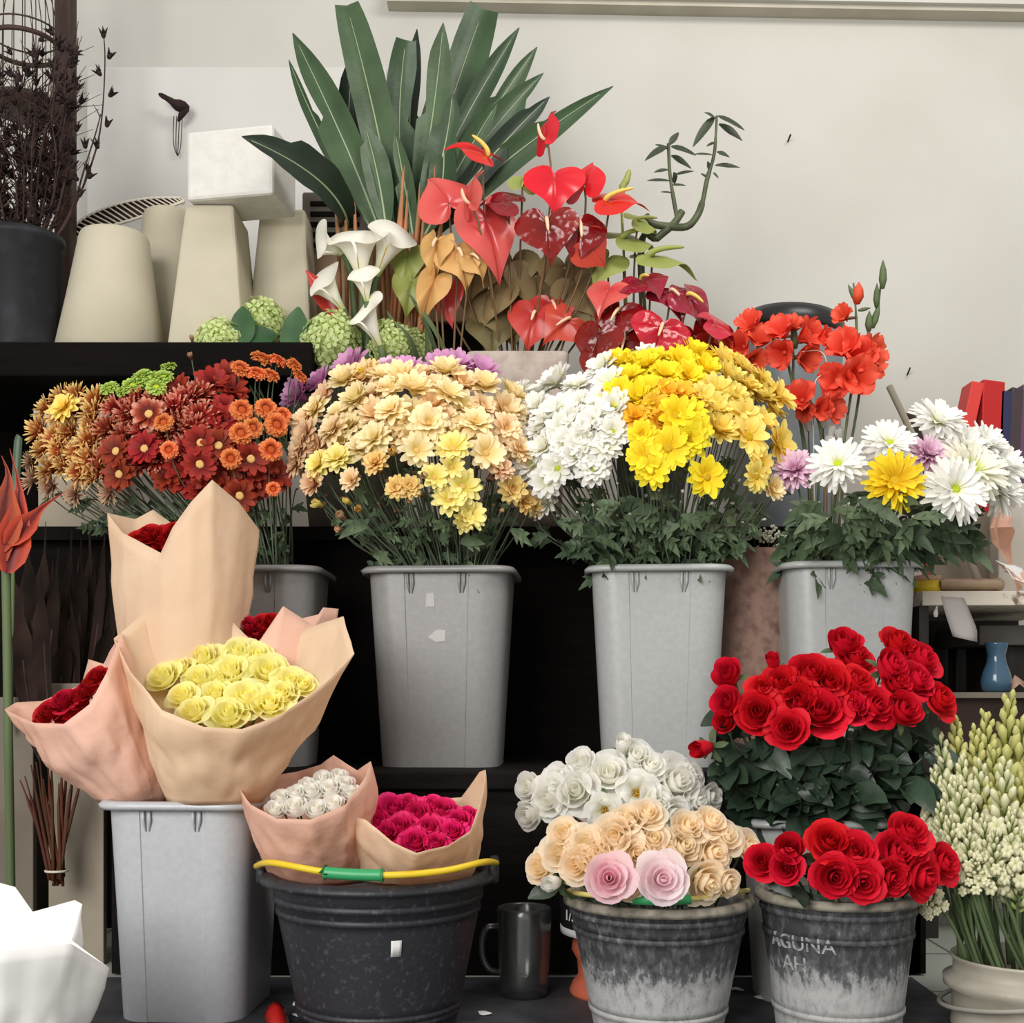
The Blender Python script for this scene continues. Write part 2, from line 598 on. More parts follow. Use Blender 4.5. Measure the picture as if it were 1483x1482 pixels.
m = MB(); x0 = P(95, 0, 2.72).x; m.box((x0, 2.72, ZM), (P(870, 0, 2.72).x, 2.75, P(0, 640, 2.72).z))
tag(m.build('white_board', M['foamboard'], smooth=False), 'white board standing behind the chrysanthemum stems on the middle shelf', 'board')
bx = thing('cardboard_box', 'open tan cardboard box behind the bronze chrysanthemums under the dark shelf', 'box', P(90, 757, 2.7))
m = MB(); m.box((P(45, 0, 2.62).x, 2.66, ZM), (P(170, 0, 2.62).x, 2.71, P(0, 592, 2.62).z - .012)); m.build('box_wall', M['board'], bx, smooth=False)
m = MB(); m.box((P(42, 0, 2.62).x, 2.645, P(0, 592, 2.62).z - .012), (P(173, 0, 2.62).x, 2.715, P(0, 590, 2.62).z)); m.build('rim', M['foamboard'], bx, smooth=False)

# side boards low on the left
for nm, u0, u1, v0, d, mm, lb in (('side_board', -90, 48, 1010, 2.3, 'board2', 'dull brown board below the red bouquet, at the edge of the stall'),
                                 ('side_board', 70, 150, 990, 2.3, 'board', 'pale grey brown board behind the tied twigs, beside the tall grey bin')):
    m = MB(); m.box((P(u0, 0, d).x, d, 0.0), (P(u1, 0, d).x, d + .02, P(0, v0, d).z))
    tag(m.build(nm, M[mm], smooth=False, bevel=.002), lb, 'board', 'boards at the side of the stand')
# ================================================================ vessels
def rrect(hw, hd, rad, inset=0.0, gw=0.45, n=8):
    """rounded rectangle, its front (-y) face with a set-back middle panel between two grooves"""
    rad = min(rad, hw * .9, hd * .9)
    pts = []
    g = hw * gw
    front = [(-hw + rad, -hd), (-g - .0012, -hd), (-g, -hd + inset), (g, -hd + inset), (g + .0012, -hd), (hw - rad, -hd)]
    pts += front
    for (cx, cy, a0) in ((hw - rad, -hd + rad, -90), (hw - rad, hd - rad, 0), (-hw + rad, hd - rad, 90), (-hw + rad, -hd + rad, 180)):
        for k in range(1 if a0 == -90 else 0, n + 1):
            a = math.radians(a0 + 90 * k / n)
            pts.append((cx + rad * math.cos(a), cy + rad * math.sin(a)))
    return pts[:-1]


def make_bin(label, uc, d, wpx, v, z0, taper=.84, depth=.24, rot=0.0, mm='bin', name='flower_bin', rad=.05):
    """tall tapered grey bin; d = distance of its front face at the rim, v = pixel row of the rim"""
    hw = S(wpx, d) / 2 - .012
    hd = depth / 2
    z1 = P(0, v, d).z
    h = z1 - z0
    c = P(uc, v, d)
    t = thing(name, label, 'bin', (c.x, d + hd, z0), 'grey flower bins')
    X = Matrix.Rotation(rot, 3, 'Z')
    o = Vector((c.x, d + hd, z0))

    def ring(k, z, grow=0.0, inset=.002):
        s = taper + (1 - taper) * k
        return [X @ Vector((x, y, 0)) + o + Vector((0, 0, z)) for x, y in rrect(hw * s + grow, hd * s + grow, rad, inset)]
    m = MB()
    rows = [ring(z, z * h) for z in (0, .02, .25, .5, .75, .97, 1.0)]
    th = -.004
    rows += [ring(1.0, h, th, 0), ring(.6, .6 * h, th, 0), ring(.02, .02 * h, th, 0)]
    m.grid(rows, True)
    n = len(rows[0])
    m.f.append(tuple(range(n))[::-1])
    m.f.append(tuple(len(m.v) - n + j for j in range(n)))
    m.build('body', M[mm], t, sharp=28)
    m = MB()
    m.grid([ring(1, h - .006, -.001, 0), ring(1, h - .012, .012, 0), ring(1, h - .004, .014, 0), ring(1, h + .002, .008, 0), ring(1, h + .002, -.003, 0), ring(1, h - .008, -.003, 0)], True)
    m.build('rim', M[mm], t)
    for sgn in (-1, 1):
        m = MB()
        p0 = X @ Vector((sgn * (hw * .45 - .012), -hd - .001, 0)) + o
        a = p0 + Vector((0, 0, h - .012))
        s = taper + (1 - taper) * .85
        bq = X @ Vector((sgn * (hw * .45 - .012) * s, -hd * s - .001, 0)) + o + Vector((0, 0, h * .87))
        for q in (-.006, .004):
            m.tube([a + Vector((q, 0, 0)), (a + bq) / 2 + Vector((q, -.001, 0)), bq + Vector((q * .5, 0.002, 0))], [.0028, .003, .001], 6)
        m.build('rib', M[mm], t)
    return t, c, z1


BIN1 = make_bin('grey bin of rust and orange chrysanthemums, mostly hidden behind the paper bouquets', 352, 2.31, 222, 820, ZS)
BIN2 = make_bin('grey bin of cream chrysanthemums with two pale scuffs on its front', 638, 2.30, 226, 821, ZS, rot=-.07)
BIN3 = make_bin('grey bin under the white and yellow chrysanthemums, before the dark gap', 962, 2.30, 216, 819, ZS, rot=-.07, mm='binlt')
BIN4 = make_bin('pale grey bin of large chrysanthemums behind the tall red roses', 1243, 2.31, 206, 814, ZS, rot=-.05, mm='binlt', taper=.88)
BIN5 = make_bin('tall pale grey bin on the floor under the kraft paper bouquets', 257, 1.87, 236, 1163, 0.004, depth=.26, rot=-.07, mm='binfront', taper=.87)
BIN6 = make_bin('short grey bin crammed with tall red roses and dark leaves', 1192, 1.985, 214, 1190, 0.004, depth=.17, mm='binlt', name='rose_bin', taper=.85)
# scuffs on bin 2
for (u, v, pts) in ((629, 870, [(-6, -10), (5, -11), (6, 9), (-7, 9)]), (638, 921, [(-13, 2), (0, -9), (13, -8), (12, 8), (-2, 9)])):
    m = MB()
    hb2 = BIN2[2] - ZS
    Xs = Matrix.Rotation(-.07, 3, 'Z')
    os_ = Vector((BIN2[1].x, 2.30 + .12, ZS))
    vs_ = []
    for a, q in pts:
        zz = P(0, v + q, 2.31).z - ZS
        k_ = .84 + .16 * zz / hb2
        vs_.append(Xs @ Vector((S(u + a - 638, 2.31), -.12 * k_ + .0014, 0)) + os_ + Vector((0, 0, zz)))
    m.add(vs_, [tuple(range(len(pts)))])
    m.build('scuff', M['scuff'], BIN2[0], solid=.001, smooth=False, label='pale scuff')


def band_profile(r0, r1, h, rings, lip=.012, th=.004):
    pr = [(0.001, 0.0), (r0 - .004, 0.0), (r0, .004)]
    for k in range(1, 25):
        z = h * k / 24
        r = r0 + (r1 - r0) * k / 24
        pr.append((r, z))
        for (zr, dr) in rings:
            if abs(z - zr * h) < h / 48:
                pr += [(r + dr, z + .001), (r + dr, z + .007), (r + dr * .2, z + .009)]
    pr += [(r1 - th, h), (r0 + (r1 - r0) * .5 - th, h * .5), (r0 - th, .008), (0.001, .008)]
    return pr


def bucket(name, label, uc, d, rpx, v, z0, taper, mm, rings, group=None, lip=.012, lipmat=None, ears=True):
    r1 = S(rpx, d) - lip
    z1 = P(0, v, d).z
    h = z1 - z0
    c = P(uc, v, d)
    t = thing(name, label, 'bucket', (c.x, d, z0), group)
    m = MB()
    m.lathe(band_profile(r1 * taper, r1, h, rings, lip), (c.x, d, z0), 56)
    m.build('body', mm, t)
    m = MB()
    m.lathe([(r1 - .003, h - .002), (r1 + lip * .5, h - .008), (r1 + lip, h - .01), (r1 + lip, h - .004), (r1 + lip * .6, h + .003), (r1 - .004, h + .004), (r1 - .006, h - .01)], (c.x, d, z0), 56)
    m.build('rim', lipmat or mm, t)
    return t, c, r1, h


# big black bucket under the paper bouquets
BB = bucket('black_bucket', 'large black bucket holding two paper wrapped bouquets, a yellow handle over its rim', 549, 1.90, 170, 1262, 0.004, .72, M['blackbucket'],
            [(.82, .003), (.76, .003), (.14, .003), (.10, .003)], 'round buckets on the floor', lip=.016)
t = BB[0]
for sg in (-1, 1):
    m = MB()
    x = BB[1].x + sg * (BB[2] + .012)
    m.box((x - .008, 1.87, BB[3] - .012), (x + .008, 1.93, BB[3] + .026))
    m.build('ear', M['blackbucket'], t, bevel=.005)
hp = spline([(BB[1].x - .19, 1.86, BB[3] + .018), P(395, 1250, 1.755), P(470, 1263, 1.715), P(555, 1268, 1.70), P(640, 1262, 1.715), P(700, 1249, 1.765), (BB[1].x + .19, 1.88, BB[3] + .02)], 6)
m = MB(); m.tube(hp, .0052, 8); hd_ = m.build('handle', M['yellow'], t, label='yellow plastic handle')
m = MB()
gp = [P(470, 1264, 1.712), P(510, 1267, 1.704), P(555, 1268, 1.70)]
gx = Vector((0, 0, 0))
m.tube(spline([gp[0], gp[0] + (gp[1] - gp[0]) * .05, gp[0] + (gp[1] - gp[0]) * .1, gp[1], gp[2] + (gp[1] - gp[2]) * .1, gp[2] + (gp[1] - gp[2]) * .05, gp[2]], 2), [.0105, .0115, .0115, .0095, .0088, .0088, .0088, .0088, .0088, .0095, .0115, .0115, .0105][:13], 12)
m.build('grip', M['green'], hd_, label='green hand grip')
# its price sticker
z = P(0, 1370, 1.77).z
rr = BB[2] * (.72 + .28 * z / BB[3]) + .0012
a0 = math.asin((P(573, 0, 1.74).x - BB[1].x) / rr)
m = MB()
rows = []
for k in range(5):
    a = a0 - .05 + .10 * k / 4
    rows.append([Vector((BB[1].x + (rr + dz * .28 * BB[2] / BB[3]) * math.sin(a), 1.90 - (rr + dz * .28 * BB[2] / BB[3]) * math.cos(a), z + dz)) for dz in (-.0125, .0125)])
m.grid(rows)
m.build('sticker', M['whitepaper'], t, solid=.0006, label='small white sticker')

LIP = mat('dirty_rim', rgb(150, 144, 130), .7, .3, rgb(86, 82, 76), 40, .42, .7)
OB1 = old_bucket('worn_bucket_rubber', 0.0, 0.2)
PB = bucket('worn_bucket', 'worn grey bucket of peach and pink roses, its rim pale and dirty', 953, 1.85, 137, 1297, 0.004, .70, OB1,
            [(.86, .003), (.74, .003), (.15, .003)], 'round buckets on the floor', lipmat=LIP, lip=.007)
RB = bucket('worn_bucket', 'worn grey bucket of short red roses with raised lettering on its side', 1213, 1.85, 118, 1291, 0.004, .78, OB1,
            [(.86, .003), (.72, .003), (.15, .003)], 'round buckets on the floor', lipmat=LIP, lip=.007)
# pale yellow handle and green grip over the peach bucket's rim
m = MB(); hp = spline([(PB[1].x - PB[2], 1.84, PB[3] + .012), P(850, 1296, 1.73), P(925, 1303, 1.705), P(1000, 1302, 1.71), P(1062, 1293, 1.76), (PB[1].x + PB[2], 1.85, PB[3] + .012)], 5)
m.tube(hp, .004, 8); hh = m.build('handle', mat('faded_yellow', rgb(206, 190, 110), .5, .4), PB[0], label='faded yellow handle')
m = MB(); m.tube([P(916, 1303, 1.704), P(958, 1305, 1.70), P(1000, 1303, 1.704)], .0072, 10); m.build('grip', M['green'], hh, label='green hand grip')


def lettering(txt, size, cx, cy, r_of_z, z, ang, parent, m, name='lettering', depth=.0015):
    cu = bpy.data.curves.new('lettering_source', 'FONT')
    cu.body = txt
    cu.size = size
    cu.extrude = depth
    cu.align_x = 'CENTER'
    o = bpy.data.objects.new('lettering_source', cu)
    C.objects.link(o)
    bpy.context.view_layer.update()
    dg = bpy.context.evaluated_depsgraph_get()
    me = bpy.data.meshes.new_from_object(o.evaluated_get(dg))
    C.objects.unlink(o)
    bpy.data.objects.remove(o)
    mb = MB()
    vs = []
    for v in me.vertices:
        zz = z + v.co.y
        r = r_of_z(zz)
        a = ang + v.co.x / r
        r += v.co.z + depth * .6
        vs.append(Vector((cx + r * math.sin(a), cy - r * math.cos(a), zz)))
    mb.add(vs, [tuple(p.vertices) for p in me.polygons])
    return mb.build(name, m, parent, smooth=False)


LETT = mat('scuffed_lettering', rgb(172, 172, 172), .7, .3, rgb(120, 120, 121), 110, .45, .62)
rz = lambda z: RB[2] * (.78 + .22 * (z - .004) / RB[3])
c = RB[1]
lettering('AGUNA', .032, c.x, 1.85, rz, P(0, 1377, 1.77).z, -.79, RB[0], LETT)
lettering('AH', .032, c.x, 1.85, rz, P(0, 1408, 1.77).z, -.88, RB[0], LETT)

# paint pot behind the peach bucket, on an upturned clay pot
pc = P(890, 1187, 2.075)
t = thing('clay_pot', 'orange clay pot standing on the floor behind the peach rose bucket', 'pot', (pc.x, 2.075, .004))
m = MB()
m.lathe([(.001, 0), (.078, 0), (.080, .006), (.074, .02), (.064, .034), (.066, .06), (.076, .078), (.074, .092), (.062, .104), (.058, .108), (.001, .108)], (pc.x, 2.075, .004), 40)
m.build('body', M['orange_clay'], t)
zb = .1125
zr = pc.z
t = thing('paint_pail', 'small pail with a black label and white writing, holding white roses', 'pail', (pc.x, 2.075, zb), None)
m = MB(); m.lathe([(.001, 0), (.086, 0), (.09, .004), (.094, .02), (.099, zr - zb - .01), (.099, zr - zb), (.094, zr - zb), (.088, .01), (.001, .01)], (pc.x, 2.075, zb), 44)
m.build('body', mat('pail_plastic', rgb(200, 180, 170), .5, .4), t)
m = MB(); m.lathe([(.1, zr - zb - .012), (.104, zr - zb - .012), (.105, zr - zb), (.1, zr - zb + .003), (.093, zr - zb)], (pc.x, 2.075, zb), 44)
m.build('rim', mat('pail_rim', rgb(214, 198, 190), .5, .4), t)
m = MB(); m.lathe([(.0948, .012), (.0995, .11)], (pc.x, 2.075, zb), 44)
lb = m.build('label_band', mat('black_label', rgb(26, 26, 26), .5, .4), t, label='black paper label')
m = MB(); m.lathe([(.0915, .001), (.0955, .001), (.0962, .012), (.0945, .014)], (pc.x, 2.075, zb), 44); m.build('foot_band', M['whitepaper'], t, label='white band at the foot')
WH = mat('white_print', rgb(232, 230, 224), .7, .2)
lettering("1/5lt", .026, pc.x, 2.075, lambda z: .098, P(0, 1340, 1.985).z, -.90, lb, WH, depth=.0006)
lettering("Lee", .026, pc.x, 2.075, lambda z: .0992, P(0, 1317, 1.985).z, -.90, lb, WH, depth=.0006)

# glass mug on the floor
gc = P(759, 1455, 2.06)
t = thing('glass_mug', 'clear glass mug with a handle on the floor beside the black bucket', 'mug', (gc.x, 2.06, .004))
m = MB()
m.lathe([(.001, 0), (.036, 0), (.041, .004), (.043, .03), (.0465, .08), (.048, .14), (.0475, .153), (.046, .155), (.0445, .152), (.044, .12), (.042, .07), (.037, .02), (.03, .012), (.001, .012)], (gc.x, 2.06, .004), 40)
m.build('body', M['glass'], t)
m = MB(); m.tube(spline([(gc.x - .046, 2.06, .125), (gc.x - .064, 2.055, .124), (gc.x - .074, 2.055, .10), (gc.x - .072, 2.055, .07), (gc.x - .06, 2.055, .05), (gc.x - .043, 2.06, .045)], 5), .0055, 8)
m.build('handle', M['glass'], t)

# cream pot of tuberoses on the tiles
tc_ = P(1478, 1385, 1.86)
t = thing('tuberose_pot', 'cream metal pot with a raised ring, full of green tuberose stalks', 'pot', (tc_.x, 1.86, 0))
m = MB()
r = S(96, 1.86)
hz = tc_.z
m.lathe([(.001, 0), (r * .98, 0), (r * 1.0, .01), (r * .98, .02), (r * .98, hz - .055), (r * 1.1, hz - .048), (r * 1.11, hz - .035), (r * .97, hz - .028), (r * .955, hz - .01), (r * 1.0, hz - .004), (r * 1.0, hz), (r * .95, hz), (r * .93, hz - .03), (r * .9, .02), (.001, .02)], (tc_.x, 1.86, 0), 48)
m.build('body', mat('cream_enamel', rgb(178, 172, 158), .45, .4, rgb(150, 143, 128), 9, bump=.05), t)
m = MB()
m.tube([(tc_.x + r * 1.16 * math.cos(a), 1.86 + r * 1.16 * math.sin(a), hz - .06 - .02 * math.cos(a - 2.6)) for a in [i * 2 * PI / 40 for i in range(41)]], .004, 6)
m.build('wire_ring', mat('grey_wire', rgb(150, 146, 136), .5, .4), t)

# concrete pot high in the middle
cp = P(750, 508, 2.64)
hw = S(75, 2.64)
t = thing('concrete_pot', 'square pink grey concrete pot holding the red anthuriums', 'pot', (cp.x, 2.64 + hw, ZM))
m = MB()
o = Vector((cp.x, 2.64 + hw, 0))
ring = lambda s, z: [o + Vector((x, y, z)) for x, y in rrect(hw * s, hw * s, .02)]
rows = [ring(.84, ZM), ring(.9, ZM + .15), ring(.995, cp.z - .004), ring(.985, cp.z), ring(.86, cp.z), ring(.8, cp.z - .09)]
m.grid(rows, True)
n = len(rows[0])
m.f.append(tuple(range(n))[::-1]); m.f.append(tuple(len(m.v) - n + j for j in range(n)))
m.build('body', M['concrete'], t)

# grey tub of hydrangeas and callas
tb = P(520, 524, 2.78)
rx = S(112, 2.78)
t = thing('grey_tub', 'wide grey tub of hydrangeas and calla lilies behind the cream chrysanthemums', 'tub', (tb.x, 2.78, ZM))
m = MB(); m.lathe([(.001, 0), (rx * .8, 0), (rx * .97, tb.z - ZM - .01), (rx, tb.z - ZM - .01), (rx, tb.z - ZM), (rx * .95, tb.z - ZM), (rx * .93, tb.z - ZM - .05), (.001, tb.z - ZM - .06)], (tb.x, 2.78, ZM), 48, sy=.6)
m.build('body', mat('tub_plastic', rgb(120, 112, 100), .6, .3), t)

# pinkish planter between the two right bins
pp = P(1105, 792, 2.44)
t = thing('terracotta_planter', 'tall speckled pinkish planter standing between the two pale bins', 'planter', (pp.x, 2.52, ZS))
m = MB(); r = .085
m.lathe([(.001, 0), (r * .9, 0), (r * .95, .1), (r, pp.z - ZS - .01), (r * .98, pp.z - ZS), (r * .85, pp.z - ZS), (r * .8, pp.z - ZS - .05), (.001, pp.z - ZS - .06)], (pp.x, 2.53, ZS), 40, sx=1.12)
m.build('body', M['terra'], t)

# dull tall grey bin behind the red bins on the floor (dark gap) - black pail on upper shelf with dry branches
db = P(30, 345, 2.66)
r = S(58, 2.66)
t = thing('black_pail', 'black pail of dry branches standing on the dark shelf', 'pail', (db.x, 2.66, ZU))
m = MB(); m.lathe([(.001, 0), (r * .86, 0), (r * .9, .01), (r * .99, db.z - ZU - .02), (r * 1.05, db.z - ZU - .016), (r * 1.05, db.z - ZU), (r * .97, db.z - ZU), (r * .95, db.z - ZU - .05), (.001, db.z - ZU - .06)], (db.x, 2.66, ZU), 40)
m.build('body', M['pailblack'], t)
# ================================================================ flower heads (radius 1, facing +Z)
def strip_petal(mb, th, r0, L, W, elev, bend, z0, trough=.25, n=4, tipw=.45, rng=R, twist=0.0):
    x, z = r0, z0
    e = elev
    rows, ts = [], []
    ca, sa = math.cos(th), math.sin(th)
    for i in range(n + 1):
        t = i / n
        w = W * (math.sin(PI * (.10 + .78 * t)) ** .75) * (1 if t < .8 else tipw + (1 - tipw) * (1 - t) / .2)
        row = []
        for q in (-1, 0, 1):
            y = q * w
            zz = z + trough * w * abs(q) + twist * q * w
            row.append(Vector((x * ca - y * sa, x * sa + y * ca, zz)))
            ts.append(t)
        rows.append(row)
        x += L / n * math.cos(e)
        z += L / n * math.sin(e)
        e -= bend / n
    mb.grid(rows, False, ts)


def daisy_mesh(name, m, seed, layers, W, bend=.4, r0=.12, trough=.25, tipw=.72, jit=.12, back=True):
    """layers: (petals, length, elevation in degrees, height)"""
    rng = random.Random(seed)
    mb = MB()
    for n, L, el, z0 in layers:
        ph = rng.uniform(0, 6)
        for k in range(n):
            strip_petal(mb, ph + 2 * PI * k / n + rng.uniform(-jit, jit), r0, L * rng.uniform(.88, 1.08), W * rng.uniform(.85, 1.1),
                        math.radians(el + rng.uniform(-12, 12)), bend * rng.uniform(.3, 1.5), z0, trough, 4, tipw, rng, rng.uniform(-.3, .3))
    if back:
        o = len(mb.v)
        mb.lathe([(.02, -.32), (.1, -.3), (.2, -.1), (.22, .02)], n=8)
        for i in range(o, len(mb.v)):
            mb.t[i] = 0.0
    return mb.mesh(name, m)


def disc_mesh(name, m, r=.24, h=.14, seed=1):
    mb = MB()
    mb.lathe([(r * 1.02, -.05), (r, h * .4), (r * .8, h * .85), (r * .4, h), (.001, h * .8)], n=12)
    return mb.mesh(name, m)


def rose_mesh(name, m, seed, openness=1.0, full=True):
    rng = random.Random(seed)
    mb = MB()
    lay = [(2, .15, .86, 1.6, -.06), (3, .29, .86, 1.3, -.02), (4, .48, .80, 1.1, .04), (5, .73, .66, .95, .13), (5, 1.0, .46, .88, .26)]
    if not full:
        lay = lay[:4]
    cnt = len(lay)
    for i, (n, r1, z1, wd, curl) in enumerate(lay):
        k = i / (cnt - 1)
        if not full:
            r1 *= 1.1
        r1 *= (.55 + .45 * openness) if k > .4 else 1
        z1 = z1 + (1 - openness) * k * .45
        ph = rng.uniform(0, 6)
        for j in range(n):
            th = ph + 2 * PI * j / n + rng.uniform(-.15, .15)
            rr1 = r1 * rng.uniform(.94, 1.06)
            zz1 = z1 * rng.uniform(.95, 1.04)
            cu = curl * rng.uniform(.5, 1.4) * openness
            rows, ts = [], []
            NT, NS = 6, 6
            for a in range(NT + 1):
                t = a / NT
                row = []
                for b_ in range(NS + 1):
                    s = -1 + 2 * b_ / NS
                    te = t * (1 - .16 * s * s - .05 * abs(s) ** 3)
                    rad = .05 + (rr1 - .05) * math.sin(te * PI / 2) ** .75
                    z = -.25 + (zz1 + .25) * (1 - math.cos(te * PI / 2)) ** .9
                    if te > .7:
                        q = (te - .7) / .3
                        rad += cu * q * q
                        z -= cu * .7 * q * q * q
                    rad *= 1 + .05 * s + .02 * math.sin(5 * s + j + 9 * t)
                    an = th + s * wd * (.35 + .65 * min(1, t * 1.6))
                    row.append(Vector((rad * math.cos(an), rad * math.sin(an), z)))
                    ts.append(t * .6 + .4 * k)
                rows.append(row)
            mb.grid(rows, False, ts)
    return mb.mesh(name, m)


def sepal_mesh(name, m):
    mb = MB()
    mb.lathe([(.05, -.55), (.16, -.48), (.2, -.3), (.12, -.2)], n=8)
    for k in range(5):
        strip_petal(mb, 2 * PI * k / 5, .15, .8, .16, .1, .9, -.28, tipw=.1)
    return mb.mesh(name, m)


def open_rose_mesh(name, m, seed):
    """a wide open lisianthus-like rose that shows its centre"""
    rng = random.Random(seed)
    mb = MB()
    for n, L, el, z0, W in ((6, 1.0, 22, 0, .5), (5, .85, 42, .04, .42)):
        ph = rng.uniform(0, 6)
        for k in range(n):
            th = ph + 2 * PI * k / n
            rows, ts = [], []
            for a in range(7):
                t = a / 6
                row = []
                for b_ in range(7):
                    s = -1 + b_ / 3
                    w = W * math.sin(PI * (.12 + .7 * t)) ** .6
                    rad = .08 + L * t * math.cos(math.radians(el)) * (1 - .12 * s * s * t)
                    z = z0 + L * math.sin(math.radians(el)) * math.sin(t * PI * .6) + .05 * math.sin(s * 4 + k * 2 + 5 * t) * t + .1 * s * s * t
                    y = s * w
                    row.append(Vector((rad * math.cos(th) - y * math.sin(th), rad * math.sin(th) + y * math.cos(th), z)))
                    ts.append(t)
                rows.append(row)
            mb.grid(rows, False, ts)
    return mb.mesh(name, m)


def stamen_mesh(name, m):
    rng = random.Random(4)
    mb = MB()
    for k in range(22):
        a, r = rng.uniform(0, 6.28), rng.uniform(.03, .2)
        mb.ball((r * math.cos(a), r * math.sin(a), .2 + rng.uniform(-.05, .06)), .045, .045, .06, 6, 4)
    mb.lathe([(.22, 0), (.2, .14), (.001, .16)], n=10)
    return mb.mesh(name, m)


def heart_mesh(name, m, seed, cup=.22, wav=.06):
    """anthurium spathe: attachment near the notch, tip towards -Y"""
    rng = random.Random(seed)
    mb = MB()
    N, K = 40, 7
    rows, ts = [], []
    ph = rng.uniform(0, 6)
    for i in range(K + 1):
        q = .03 + .97 * i / K
        row = []
        for j in range(N):
            a = 2 * PI * j / N
            x = 16 * math.sin(a) ** 3 / 16.5
            y = (13 * math.cos(a) - 5 * math.cos(2 * a) - 2 * math.cos(3 * a) - math.cos(4 * a)) / 17
            y = (y - .22) if y > 0 else y * 1.0 - .22
            px, py = x * q, y * q
            d2 = px * px + py * py
            z = -cup * d2 + .10 * abs(px) * q - .25 * max(0, -py - .5) ** 2 + wav * q * math.sin(3 * a + ph) + wav * .5 * q * math.sin(7 * a + ph * 2)
            if abs(px) < .04:
                z -= .02
            row.append(Vector((px, py, z)))
            ts.append(q)
        rows.append(row)
    mb.grid(rows, True, ts)
    return mb.mesh(name, m)


def spadix_mesh(name, m, lean=.45):
    mb = MB()
    mb.tube(spline([(0, 0, -.03), (0, -.10 * lean * 2, .16), (0, -.38 * lean * 2, .30), (0, -.74 * lean * 2, .36)] if lean > .3 else [(0, 0, 0), (0, 0, .3), (0, -.03, .6), (0, -.06, .9)], 4), [.055, .06, .075, .08, .08, .08, .078, .076, .074, .07, .06, .048, .02], 8)
    return mb.mesh(name, m)


def calla_mesh(name, m, seed, flare=1.0):
    """funnel along +Z with a wide curling lip that rises to a point at the back (+Y)"""
    mb = MB()
    N, K = 28, 12
    rows, ts = [], []
    for i in range(K + 1):
        t = i / K
        row = []
        for j in range(N + 1):
            a = -PI + 2 * PI * j / N          # 0 = back, +-pi = front overlap
            zm = .66 + .42 * math.cos(a * .5) ** 3
            rad = .06 + .05 * t + .25 * t ** 1.9
            z = zm * t
            fl = max(0, t - .72) / .28
            rad += flare * fl * fl * (.07 + .11 * math.cos(a))
            z -= fl * fl * .10 * (1 + .3 * math.cos(3 * a + seed))
            ov = 1 + .10 * (j / N - .5)
            an = a * .98 + PI / 2
            row.append(Vector((rad * ov * math.cos(an), rad * ov * math.sin(an) + .1 * fl * fl * math.cos(a), z)))
            ts.append(t)
        rows.append(row)
    mb.grid(rows, False, ts)
    return mb.mesh(name, m)


def floret_mesh(name, m, seed):
    """gladiolus floret: six ruffled lobes out of a short funnel"""
    rng = random.Random(seed)
    mb = MB()
    for lay in (0, 1):
        for k in range(3):
            th = 2 * PI * k / 3 + lay * PI / 3
            el = math.radians(46 - 10 * lay)
            rows, ts = [], []
            ph = rng.uniform(0, 6)
            for a in range(8):
                t = a / 7
                row = []
                for b_ in range(7):
                    s = -1 + b_ / 3
                    w = .5 * math.sin(PI * (.06 + .86 * t)) ** .9
                    e = el * (1.35 - .9 * t)
                    rad = .05 + t * math.cos(el) * 1.15
                    z = -.7 + 1.5 * math.sin(el) * math.sin(t * PI * .55) + .07 * math.sin(s * 5 + ph + 4 * t) * t + .16 * s * s * t
                    row.append(Vector((rad * math.cos(th) - s * w * math.sin(th), rad * math.sin(th) + s * w * math.cos(th), z)))
                    ts.append(t)
                rows.append(row)
            mb.grid(rows, False, ts)
    o = len(mb.v)
    mb.tube([(0, 0, -1.0), (0, 0, -.65), (0, 0, -.4)], [.05, .08, .14], 8)
    return mb.mesh(name, m)


def hydrangea_mesh(name, m, seed):
    rng = random.Random(seed)
    mb = MB()
    n = 130
    for i in range(n):
        z = 1 - 1.7 * (i + .5) / n
        a = i * 2.39996
        r = math.sqrt(max(0, 1 - z * z))
        nrm = Vector((r * math.cos(a), r * math.sin(a), z))
        Mx = orient(nrm + Vector((rng.uniform(-.4, .4), rng.uniform(-.4, .4), rng.uniform(-.4, .4))), spin=rng.uniform(0, 3))
        c = nrm * rng.uniform(.80, 1.06)
        sz = rng.uniform(.17, .25)
        for k in range(4):
            b_ = k * PI / 2
            pts = [(0, 0, 0), (.7, -.48, .1), (1.1, -.15, .05), (1.1, .15, .05), (.7, .48, .1)]
            ps = [c + Mx @ (Vector((x * math.cos(b_) - y * math.sin(b_), x * math.sin(b_) + y * math.cos(b_), zz)) * sz) for x, y, zz in pts]
            mb.add(ps, [(0, 1, 2, 3, 4)], [0.1, .7, 1, 1, .7])
    mb.ball((0, 0, 0), .8, .8, .8, 10, 8, t=.0)
    return mb.mesh(name, m, smooth=False)


# ---------------------------------------------------------------- petals by colour
PT = {}


def PM(key, *a, **k):
    PT[key] = petal('petal_' + key, *a, **k)


PM('cream', rgb(238, 212, 130), rgb(255, 240, 196), var=.06)
PM('peachcream', rgb(234, 194, 128), rgb(254, 232, 192), var=.08)
PM('tan', rgb(206, 150, 106), rgb(238, 206, 168), var=.08)
PM('paleyellow', rgb(232, 214, 90), rgb(252, 240, 160), var=.06)
PM('gold', rgb(214, 160, 70), rgb(244, 214, 140), var=.08)
PM('white', rgb(240, 238, 214), rgb(250, 249, 245), var=.03)
PM('yellow', rgb(246, 214, 24), rgb(254, 238, 56), var=.05)
PM('amber', rgb(236, 176, 28), rgb(250, 206, 62), var=.07)
PM('butter', rgb(246, 210, 78), rgb(254, 236, 134), var=.06)
PM('purple', rgb(206, 128, 182), rgb(228, 172, 212), var=.1)
PM('rust', rgb(126, 28, 18), rgb(240, 172, 146), p0=.35, p1=.95, var=.12, mid=rgb(184, 66, 48))
